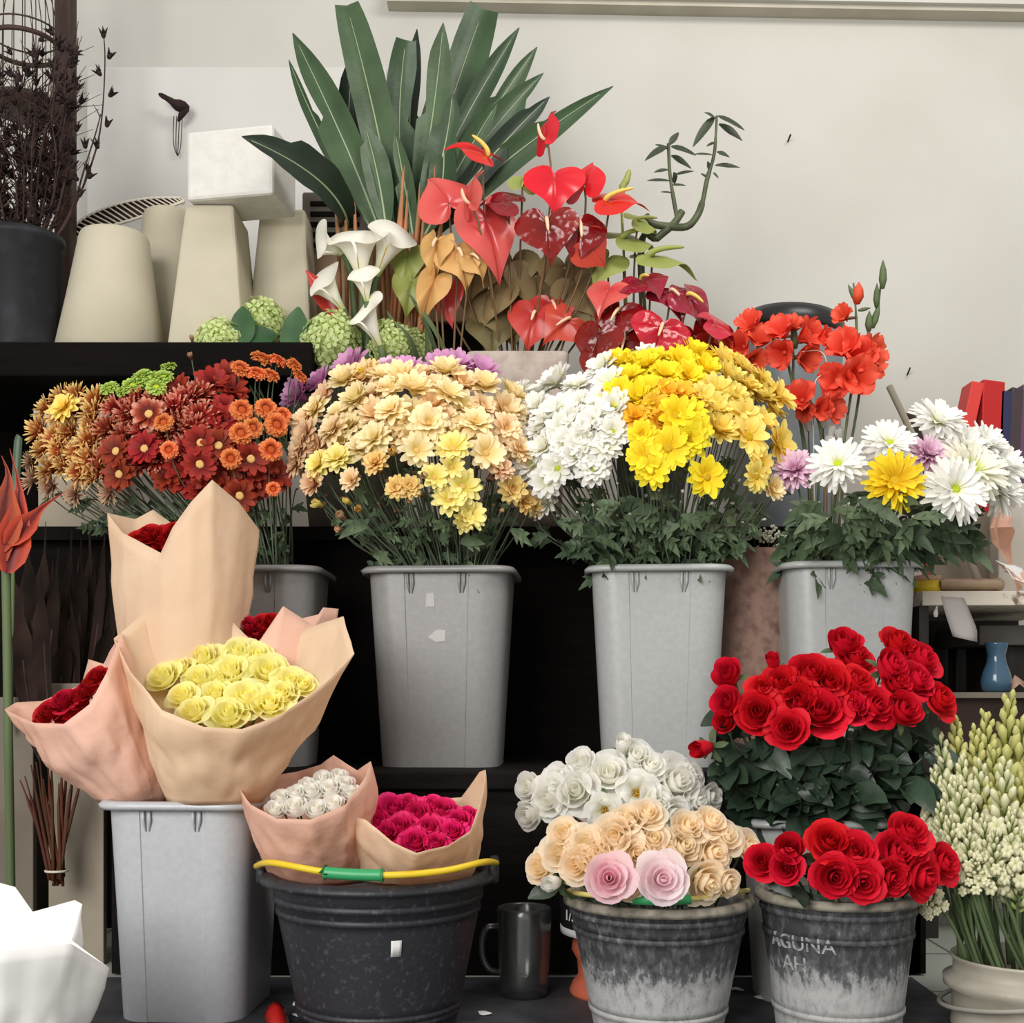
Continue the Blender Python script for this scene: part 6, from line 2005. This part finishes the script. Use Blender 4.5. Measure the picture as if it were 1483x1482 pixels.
def branch(lb, pts, group, npods, sz, rng, twigs=6, base=None, pods=None, rad=.0025):
    pth = spline(pts, 4)
    base = base or pts[-1]
    e = thing('dry_branch', lb, 'branch', base, group)
    k = len(pth)
    mb = MB(); mb.tube(pth, [rad * (.5 + .8 * i / k) for i in range(k)], 6)
    for i in range(twigs):
        j = rng.randrange(1, int(k * .8))
        dv = Vector((rng.uniform(-1, 1), rng.uniform(-.6, .6), rng.uniform(.1, 1))).normalized()
        L = rng.uniform(.03, .09)
        mb.tube(spline([pth[j], pth[j] + dv * L * .5 + Vector((0, 0, .005)), pth[j] + dv * L + Vector((rng.uniform(-.01, .01), 0, .01))], 2), [rad * .5] * 3 + [rad * .3] * 2, 4)
    mb.build('stem', M['twig'], e)
    if pods:
        for u, v, dx, dz in pods:
            mb = MB()
            p = P(u, v, pts[0].y)
            j = min(range(k), key=lambda i: (pth[i] - p).length)
            pod_at(mb, pth[j].lerp(p, .8), (dx, -.2, dz), sz, rng)
            mb.build('pod', M['pod'], e)
    for i in range(npods):
        j = rng.randrange(0, int(k * .85))
        dv = Vector((rng.uniform(-1, 1), rng.uniform(-.8, .5), rng.uniform(.2, 1)))
        mb = MB()
        pod_at(mb, pth[j] + dv.normalized() * .012, dv, sz * rng.uniform(.7, 1.1), rng)
        mb.build('pod', M['pod'], e)


root = Vector((db.x, 2.66, db.z - .05))
branch('tallest dry branch with claw shaped pods against the wall', [P(150, 48, 2.64), P(152, 90, 2.64), P(148, 165, 2.64), P(138, 220, 2.64), P(112, 290, 2.65), P(80, 345, 2.66), root], 'dry branches in the black pail', 0, .020, rh, 1,
       pods=[(150, 55, 0, 1), (158, 84, .5, .8), (145, 110, -.6, .8), (160, 138, .7, .6), (156, 185, .4, 1), (143, 214, -.3, 1), (128, 248, 0, 1)])
branch('dry branch with pods leaning beside the tallest one', [P(146, 165, 2.62), P(138, 195, 2.62), P(122, 245, 2.63), P(105, 300, 2.65), P(75, 350, 2.66), root], 'dry branches in the black pail', 0, .020, rh, 1, pods=[(122, 214, 0, 1), (130, 258, .6, .6), (112, 262, -.6, .6), (115, 285, .4, .8)])
branch('dry branch with pods at the edge of the tangle', [P(113, 55, 2.64), P(110, 95, 2.64), P(106, 150, 2.64), P(98, 240, 2.65), P(70, 345, 2.66), root], 'dry branches in the black pail', 0, .020, rh, 2, pods=[(110, 92, -.2, 1), (104, 75, -.6, .6), (112, 130, .5, .8), (118, 150, .6, .6), (105, 160, -.4, .8), (112, 190, .3, 1), (108, 215, -.3, .9), (106, 245, .4, .9)])
for i in range(40):
    ut = rh.uniform(-40, 106)
    vt = rh.uniform(55, 215)
    dd = 2.66 + rh.uniform(-.12, .14)
    um = ut * .75 + 8 + rh.uniform(-14, 14)
    pts = [P(ut, vt, dd), P(ut * .9 + rh.uniform(-8, 8), vt * .65 + 105, dd), P(um, vt * .35 + 205, (dd + 2.66) / 2), P(30 + (um - 30) * .6, 335, 2.66), root + Vector((rh.uniform(-.05, .05), rh.uniform(-.05, .05), -.02))]
    branch('dark dry branch in the dense tangle above the black pail', pts, 'tangle of dry branches in the black pail', 9, .022, rh, 14, rad=.0024)

# ================================================================ left: dark dried fronds, tied twigs, heliconia
fr = mat('dark_dried_frond', rgb(46, 34, 28), .8, .12, rgb(28, 20, 17), 12, var=.3)
tie = P(82, 1272, 2.22)
for i in range(34):
    u = rh.uniform(22, 190)
    vt = rh.uniform(735, 900)
    dd = rh.uniform(2.24, 2.6)
    b0 = P(75 + (u - 75) * .35 + rh.uniform(-10, 10), rh.uniform(1060, 1110), min(dd, 2.28))
    e = thing('dried_frond', 'dark brown dried frond hanging in the shadow behind the red bouquet', 'dried leaf', b0, 'dark dried fronds in the shadow')
    pth = bez(b0, P(u + rh.uniform(-15, 15), (vt + 1060) / 2 + 40, dd), P(u + rh.uniform(-12, 12), vt, dd), 8)
    mb = MB(); ribbon(mb, pth, [.003] + [rh.uniform(.010, .024)] * 6 + [.004, .001], (rh.uniform(-.6, .6), -1, 0), .3, .1, rh); mb.build('blade', fr, e)
    mb = MB(); mb.tube(pth[:6], [.002] * 6, 5); mb.build('midrib', M['twig'], e)
for i in range(16):
    u = 45 + i * 4.5 + rh.uniform(-3, 3)
    tp = P(u + (u - 80) * .35, 1085 + rh.uniform(-20, 50), 2.22 + rh.uniform(-.03, .03))
    b0 = tie + Vector((rh.uniform(-.012, .012), rh.uniform(-.01, .01), rh.uniform(-.016, .008)))
    e = thing('dry_stick', 'brown dry stick in the tied bundle hanging against the boards', 'stick', b0, 'tied bundle of dry sticks')
    mb = MB(); mb.tube(bez(tp, P(u, 1160, 2.22), b0, 8), [.0016] * 3 + [.0035] * 6, 6); mb.build('stick', mat('brown_stick', rgb(84, 48, 30), .7, .3, var=.25) if i == 0 else bpy.data.materials['brown_stick'], e)
m = MB(); m.tube([(tie.x + .02 * math.cos(2 * PI * k / 24), tie.y + .018 * math.sin(2 * PI * k / 24), tie.z + .014) for k in range(25)], .0025, 6)
tag(m.build('binding_cord', M['wire']), 'pale cord around the bundle of dry sticks', 'cord')

hb = P(12, 1060, 2.12)
t = thing('heliconia', 'orange red heliconia flower on a green stalk at the edge of the stall', 'flower', hb)
for pts, ws in (([(10, 830), (22, 770), (28, 710), (14, 650)], (8, 22, 26, 22, 16, 10, 5, 2, 1)), ([(8, 790), (40, 760), (62, 735), (95, 712)], (5, 14, 18, 16, 10, 6, 4, 2, 1)), ([(0, 800), (6, 740), (12, 690), (2, 660)], (8, 24, 28, 22, 14, 8, 4, 2, 1)),
                ([(5, 815), (-10, 760), (-20, 700), (-30, 660)], (6, 18, 22, 20, 14, 10, 6, 3, 1)), ([(8, 825), (20, 812), (32, 802), (44, 795)], (3, 8, 10, 9, 7, 5, 4, 2, 1))):
    q = [P(u, v, 2.12 + .02 * k) for k, (u, v) in enumerate(pts)]
    mb = MB(); ribbon(mb, spline(q, 3)[:9] + [q[-1]], [S(x, 2.1) for x in ws] + [.0005], (.4, -1, .2), .6); mb.build('bract', PT['helico'], t)
mb = MB(); mb.tube(spline([P(8, 800, 2.13), P(10, 900, 2.13), hb, P(14, 1180, 2.14), P(18, 1425, 2.16)], 4), .008, 8); mb.build('stalk', M['stem'], t)
t = thing('heliconia_leaf', 'green folded leaf standing behind the heliconia', 'leaf', P(24, 690, 2.3))
mb = MB(); ribbon(mb, spline([P(20, 730, 2.3), P(24, 690, 2.3), P(27, 640, 2.3), P(29, 632, 2.3)], 3), [S(x, 2.3) for x in (4, 5, 6, 6, 6, 6, 6, 5, 5, 4)], (0, -1, 0), .3); mb.build('blade', M['bigleaf'], t)
mb = MB(); mb.tube([P(20, 730, 2.3), P(16, 1060, 2.28)], .004, 6); mb.build('stalk', M['stem'], t)

# ================================================================ right: shelf unit and what stands on it
xs0, xs1 = P(1336, 0, 2.45).x, P(1640, 0, 2.45).x
zt = P(0, 856, 2.45).z
t = thing('side_cabinet', 'dark open cabinet with a chipped white top board beside the bins', 'cabinet', ((xs0 + xs1) / 2, 2.7, 0))
chip = mat('chipped_white_paint', rgb(206, 196, 182), .7, .2, rgb(120, 96, 80), 34, .58, .68, bump=.2, bscale=60)
dkw = mat('dark_cabinet_wood', rgb(54, 48, 44), .5, .4, rgb(34, 28, 26), 7, stretch=(5, 5, .6))
m = MB(); m.box((xs0, 2.45, zt - S(21, 2.45)), (xs1, 3.1, zt)); m.build('top_board', chip, t, smooth=False, bevel=.002)
m = MB(); m.box((xs0, 3.0, .05), (xs1, 3.02, zt - S(21, 2.45))); m.build('back_panel', dkw, t, smooth=False)
zs = P(0, 1003, 2.47).z
m = MB(); m.box((xs0, 2.47, zs - .012), (xs1, 3.0, zs)); m.build('shelf', M['board2'], t, smooth=False, bevel=.001)
m = MB(); m.box((xs0, 2.47, .05), (xs0 + .02, 3.0, zt - S(21, 2.45))); m.build('side_panel', dkw, t, smooth=False)
m = MB(); m.box((xs0, 2.5, .30), (xs1, 2.515, zs - .012)); m.build('lower_panel', mat('brown_panel', rgb(62, 46, 40), .6, .3, rgb(46, 34, 30), 6), t, smooth=False)
for k, u in enumerate((1358, 1400, 1440, 1475, 1510)):
    m = MB(); m.box((P(u, 0, 2.9).x, 2.97, zs), (P(u + 30, 0, 2.9).x, 2.995, zt - .05)); m.build('plank', dkw, t, smooth=False, bevel=.003)
m = MB(); m.box((xs0 + .03, 2.55, 0), (xs0 + .07, 2.6, .30)); m.build('leg', dkw, t, smooth=False)

vz = P(1443, 1000, 2.55)
t = thing('blue_vase', 'glossy blue vase on the cabinet shelf', 'vase', (vz.x, 2.55, zs))
sc_ = S(72, 2.55)
m = MB(); m.lathe([(.001, 0), (.2 * sc_, 0), (.27 * sc_, .04 * sc_), (.3 * sc_, .2 * sc_), (.27 * sc_, .38 * sc_), (.19 * sc_, .6 * sc_), (.17 * sc_, .75 * sc_), (.22 * sc_, .95 * sc_), (.24 * sc_, 1.0 * sc_), (.22 * sc_, 1.0 * sc_), (.14 * sc_, .7 * sc_), (.14 * sc_, .5 * sc_), (.001, .45 * sc_)], (vz.x, 2.55, zs), 36)
m.build('body', mat('blue_glaze', rgb(72, 104, 128), .15, .6, rgb(60, 90, 114), 10), t)
m = MB(); m.box((P(1424, 0, 2.6).x, 2.62, P(0, 934, 2.6).z), (P(1520, 0, 2.6).x, 2.9, P(0, 905, 2.6).z))
greyb = mat('grey_carton', rgb(98, 94, 90), .7, .3, rgb(84, 80, 76), 9)
t = thing('grey_carton', 'flat grey carton behind and above the blue vase', 'carton', (P(1470, 0, 2.7).x, 2.75, zs)); m.build('box_body', greyb, t, smooth=False, bevel=.003)
m = MB(); m.box((P(1470, 0, 2.6).x, 2.68, zs), (P(1518, 0, 2.6).x, 2.88, P(0, 934, 2.6).z - .001)); m.build('support', dkw, t, smooth=False)
m = MB(); ribbon(m, [P(1462, 1000, 2.55), P(1472, 985, 2.56), P(1490, 998, 2.57)], [.004, .012, .008], (0, -1, .6), .2)
tag(m.build('paper_scrap', M['kraftpink'], solid=.0006), 'crumpled pale paper scrap beside the blue vase', 'paper')
t = thing('paper_tag', 'grey paper sheet hanging over the front edge of the chipped board', 'paper', P(1365, 868, 2.44))
m = MB()
rows = []
for i in range(9):
    tt = i / 8
    l = (1363 + 17 * tt ** 1.2, 864 + 58 * tt)
    r_ = (1396 + 19 * min(1, tt * 1.4), 866 + 64 * tt)
    rows.append([P(l[0] + (r_[0] - l[0]) * k / 4, l[1] + (r_[1] - l[1]) * k / 4, 2.4492 - .014 * math.sin(k / 4 * PI) * tt) for k in range(5)])
m.grid(rows); m.build('sheet', mat('grey_paper', rgb(176, 168, 166), .8, .2), t, solid=.0006)
t = thing('cord_pull', 'short white cord with a small bell shaped pull under the chipped board', 'cord', P(1357, 876, 2.46))
m = MB(); m.tube([P(1357, 875, 2.46), P(1356, 884, 2.46)], .0022, 6); m.build('cord', M['foam'], t)
m = MB(); m.tube([P(1356, 882, 2.46), P(1355, 888, 2.46), P(1355, 894, 2.46)], [.003, .0055, .004], 8); m.build('pull', M['foam'], t)

t = thing('tape_roll', 'yellow roll beside the bin on the chipped board', 'roll', (P(1343, 0, 2.5).x, 2.5, zt))
m = MB(); m.lathe([(.02, 0), (.028, 0), (.028, .026), (.02, .026), (.02, 0)], (P(1343, 0, 2.5).x, 2.5, zt), 28); m.build('roll', M['yellow'], t)
m = MB(); m.lathe([(.001, .0262), (.0285, .0262), (.0285, .036), (.001, .036)], (P(1343, 0, 2.5).x, 2.5, zt), 28); m.build('lid', M['kraftpink'], t, label='pale pink lid')
m = MB()
xa, xb = P(1356, 0, 2.5).x, P(1447, 0, 2.5).x
rows = []
for k in range(9):
    x = xa + (xb - xa) * k / 8
    rows.append([Vector((x, 2.52 + .05 * math.cos(a), zt + .016 + .016 * (1 - .1 * math.sin(k * 3)) * math.sin(a))) for a in [2 * PI * j / 14 for j in range(14)]])
m.grid(rows, True); m.f.append(tuple(range(14))); m.f.append(tuple(len(m.v) - 14 + j for j in range(14)))
tag(m.build('wrapped_packet', mat('tan_cellophane', rgb(172, 146, 118), .2, .6, rgb(150, 124, 98), 20)), 'tan cellophane packet lying on the chipped board', 'packet')
m = MB()
pts = [P(u, v, 2.85) for u, v in ((1350, 852), (1448, 852), (1448, 790), (1440, 755), (1420, 735), (1370, 735), (1350, 770))]
pk = [p + Vector((0, .02, 0)) for p in pts]
n = len(pts)
for p in pts + pk:
    pass
base_z = zt + .001
pts[0].z = pts[1].z = pk[0].z = pk[1].z = base_z
m.add(pts + pk, [tuple(range(n))[::-1], tuple(range(n, 2 * n))] + [(i, (i + 1) % n, n + (i + 1) % n, n + i) for i in range(n)])
tag(m.build('grey_card', mat('grey_green_card', rgb(124, 116, 102), .8, .2, rgb(112, 104, 90), 5), smooth=False), 'grey brown card standing behind the leaves of the right bin', 'card')
m = MB(); m.box((P(1446, 0, 2.8).x, 2.80, zt), (P(1600, 0, 2.8).x, 2.86, P(0, 700, 2.8).z))
tag(m.build('white_carton', M['foamboard'], smooth=False, bevel=.003), 'pale carton standing upright on the chipped board', 'carton')
m = MB(); ribbon(m, spline([P(1446, 722, 2.72), P(1450, 742, 2.70), P(1444, 764, 2.68), P(1452, 792, 2.71), P(1470, 840, 2.72), P(1475, 855, 2.74)], 2), [S(x, 2.7) for x in (4, 13, 16, 20, 18, 16, 10, 6, 5, 5, 4)], (.2, -1, .2), .5, .5, rh)
tag(m.build('crumpled_paper', M['kraftpink'], solid=.0006, smooth=False), 'torn pinkish paper hanging before the pale carton', 'paper')
for k in range(4):
    m = MB(); ribbon(m, spline([P(1442 + k * 4, 812 + k * 5, 2.55), P(1462 + k * 5, 826 + k * 4, 2.54), P(1490 + k * 5, 846 + k * 2, 2.53), P(1520, 851, 2.53)], 3), [.001, .006, .012, .016, .018, .02, .02, .02, .018, .016], (.3, -.7, .8), .3, .4, rh)
    tag(m.build('crumpled_paper', M['kraftpink'] if k % 2 else M['whitepaper'], solid=.0006), ORD[k] + ' sheet from the top in the crumpled pile on the chipped board', 'paper', 'crumpled sheets on the board')
# files
for u0, u1, v0, lean, c, lb in ((1408, 1426, 551, -32, (206, 62, 56), 'slanting red sheet at the end of the row of files'), (1424, 1456, 549, -4, (178, 34, 34), 'red file standing against the wall'), (1450, 1468, 564, -6, (44, 46, 78), 'navy blue file next to the red one'), (1466, 1484, 560, -8, (66, 54, 58), 'dark grey file between the navy and purple ones'), (1482, 1500, 556, -10, (96, 66, 92), 'purple file at the end of the row')):
    q = []
    zb_ = zt
    dd = 2.96
    vb_ = 856
    for (u, v) in ((u0, v0), (u1, v0 + 4)):
        q.append(P(u, v, dd))
    b0, b1 = P(u0 + lean * 2.2, vb_, dd), P(u1 + lean * 2.2, vb_, dd)
    b0.z = b1.z = zt + .001
    f = [b0, b1, q[1], q[0]]
    bk = [p + Vector((0, .07, 0)) for p in f]
    m = MB(); m.add(f + bk, [(0, 1, 2, 3), (7, 6, 5, 4), (0, 4, 5, 1), (1, 5, 6, 2), (2, 6, 7, 3), (3, 7, 4, 0)])
    tag(m.build('file_box', mat('file_cover', rgb(*c), .5, .3), smooth=False, bevel=.003), lb, 'file', 'files standing at the wall')
# grey tube and brown stick leaning
m = MB(); m.tube([P(1288, 560, 2.95), P(1365, 720, 2.85), P(1400, 800, 2.8), Vector((P(1425, 0, 2.75).x, 2.75, zt + .02))], S(5, 2.9), 12)
tag(m.build('grey_tube', mat('grey_tube', rgb(150, 142, 126), .4, .4)), 'slim grey tube leaning behind the topmost white bloom', 'tube')
m = MB(); m.tube([P(1316, 600, 2.98), P(1345, 680, 2.95), P(1372, 770, 2.92), Vector((P(1396, 0, 2.9).x, 2.9, zt + .02))], S(9, 2.95), 6)
tag(m.build('brown_stick', M['wood']), 'dark brown stick leaning beside the grey tube', 'stick')
# grey container with black lid behind the gladiolus
gc2 = P(1158, 0, 2.98)
zl0 = P(0, 458, 2.98).z
t = thing('grey_container', 'grey blue plastic container with a black lid behind the gladiolus', 'container', (gc2.x, 3.06, ZM - .15))
r = S(76, 2.98)
m = MB(); m.lathe([(.001, 0), (r * .8, 0), (r * .84, .02), (r * .97, zl0 - ZM + .15 - .03), (r * .97, zl0 - ZM + .15 - .015), (.001, zl0 - ZM + .15 - .015)], (gc2.x, 3.06, ZM - .15), 44)
m.build('body', mat('grey_blue_plastic', rgb(116, 128, 136), .4, .4, rgb(136, 140, 140), 7), t)
m = MB(); m.lathe([(.001, -.03), (r * .99, -.03), (r * 1.02, -.02), (r * 1.0, .004), (r * .9, .022), (r * .5, .034), (.001, .036)], (gc2.x, 3.06, zl0), 44, M=Matrix.Rotation(math.radians(5), 3, 'Y'))
m.build('lid', mat('black_lid', rgb(30, 28, 30), .35, .5), t, label='black lid')
m = MB(); m.box((gc2.x - .15, 2.95, .0), (gc2.x + .13, 3.18, ZM - .151))
tag(m.build('low_crate', M['shelfblack'], smooth=False, bevel=.003), 'dark crate under the grey container', 'crate')

# ================================================================ on the floor
t = thing('plastic_scoop', 'red plastic scoop lying on the floor before the black bucket', 'scoop', P(410, 1490, 1.75))
fz = .006
x0 = P(400, 0, 1.86).x
m = MB()
rows = []
for k in range(8):
    tt = k / 7
    c_ = Vector((P(392 + 42 * tt, 0, 1.86).x, 1.90 - .16 * tt, fz + .028 - .01 * tt))
    wv = .018 * (1 - .25 * tt)
    rows.append([c_ + Vector((wv * q, 0, -.02 * q * q + (.0))) for q in (-1, -.6, -.2, .2, .6, 1)])
m.grid(rows); m.build('blade', mat('red_plastic', rgb(204, 34, 32), .35, .5), t, solid=.003)
for i, (u, v) in enumerate(((372, 1440), (425, 1462), (694, 1474), (708, 1475), (1068, 1438), (1078, 1440), (440, 1478), (1052, 1428), (1110, 1452))):
    dd = CAMH * 1700 / (v - 1000)
    c_ = P(u, v, dd)
    c_.z = .0065
    m = MB(); oval_leaf(m, c_, (rh.uniform(-1, 1), rh.uniform(-.4, .4), .05), .022, .006, (0, -.2, 1), .0, .1)
    tag(m.build('fallen_petal', M['whitepaper'], solid=.0008), 'white fallen petal on the dark floor sheet', 'petal', 'fallen petals on the floor sheet')
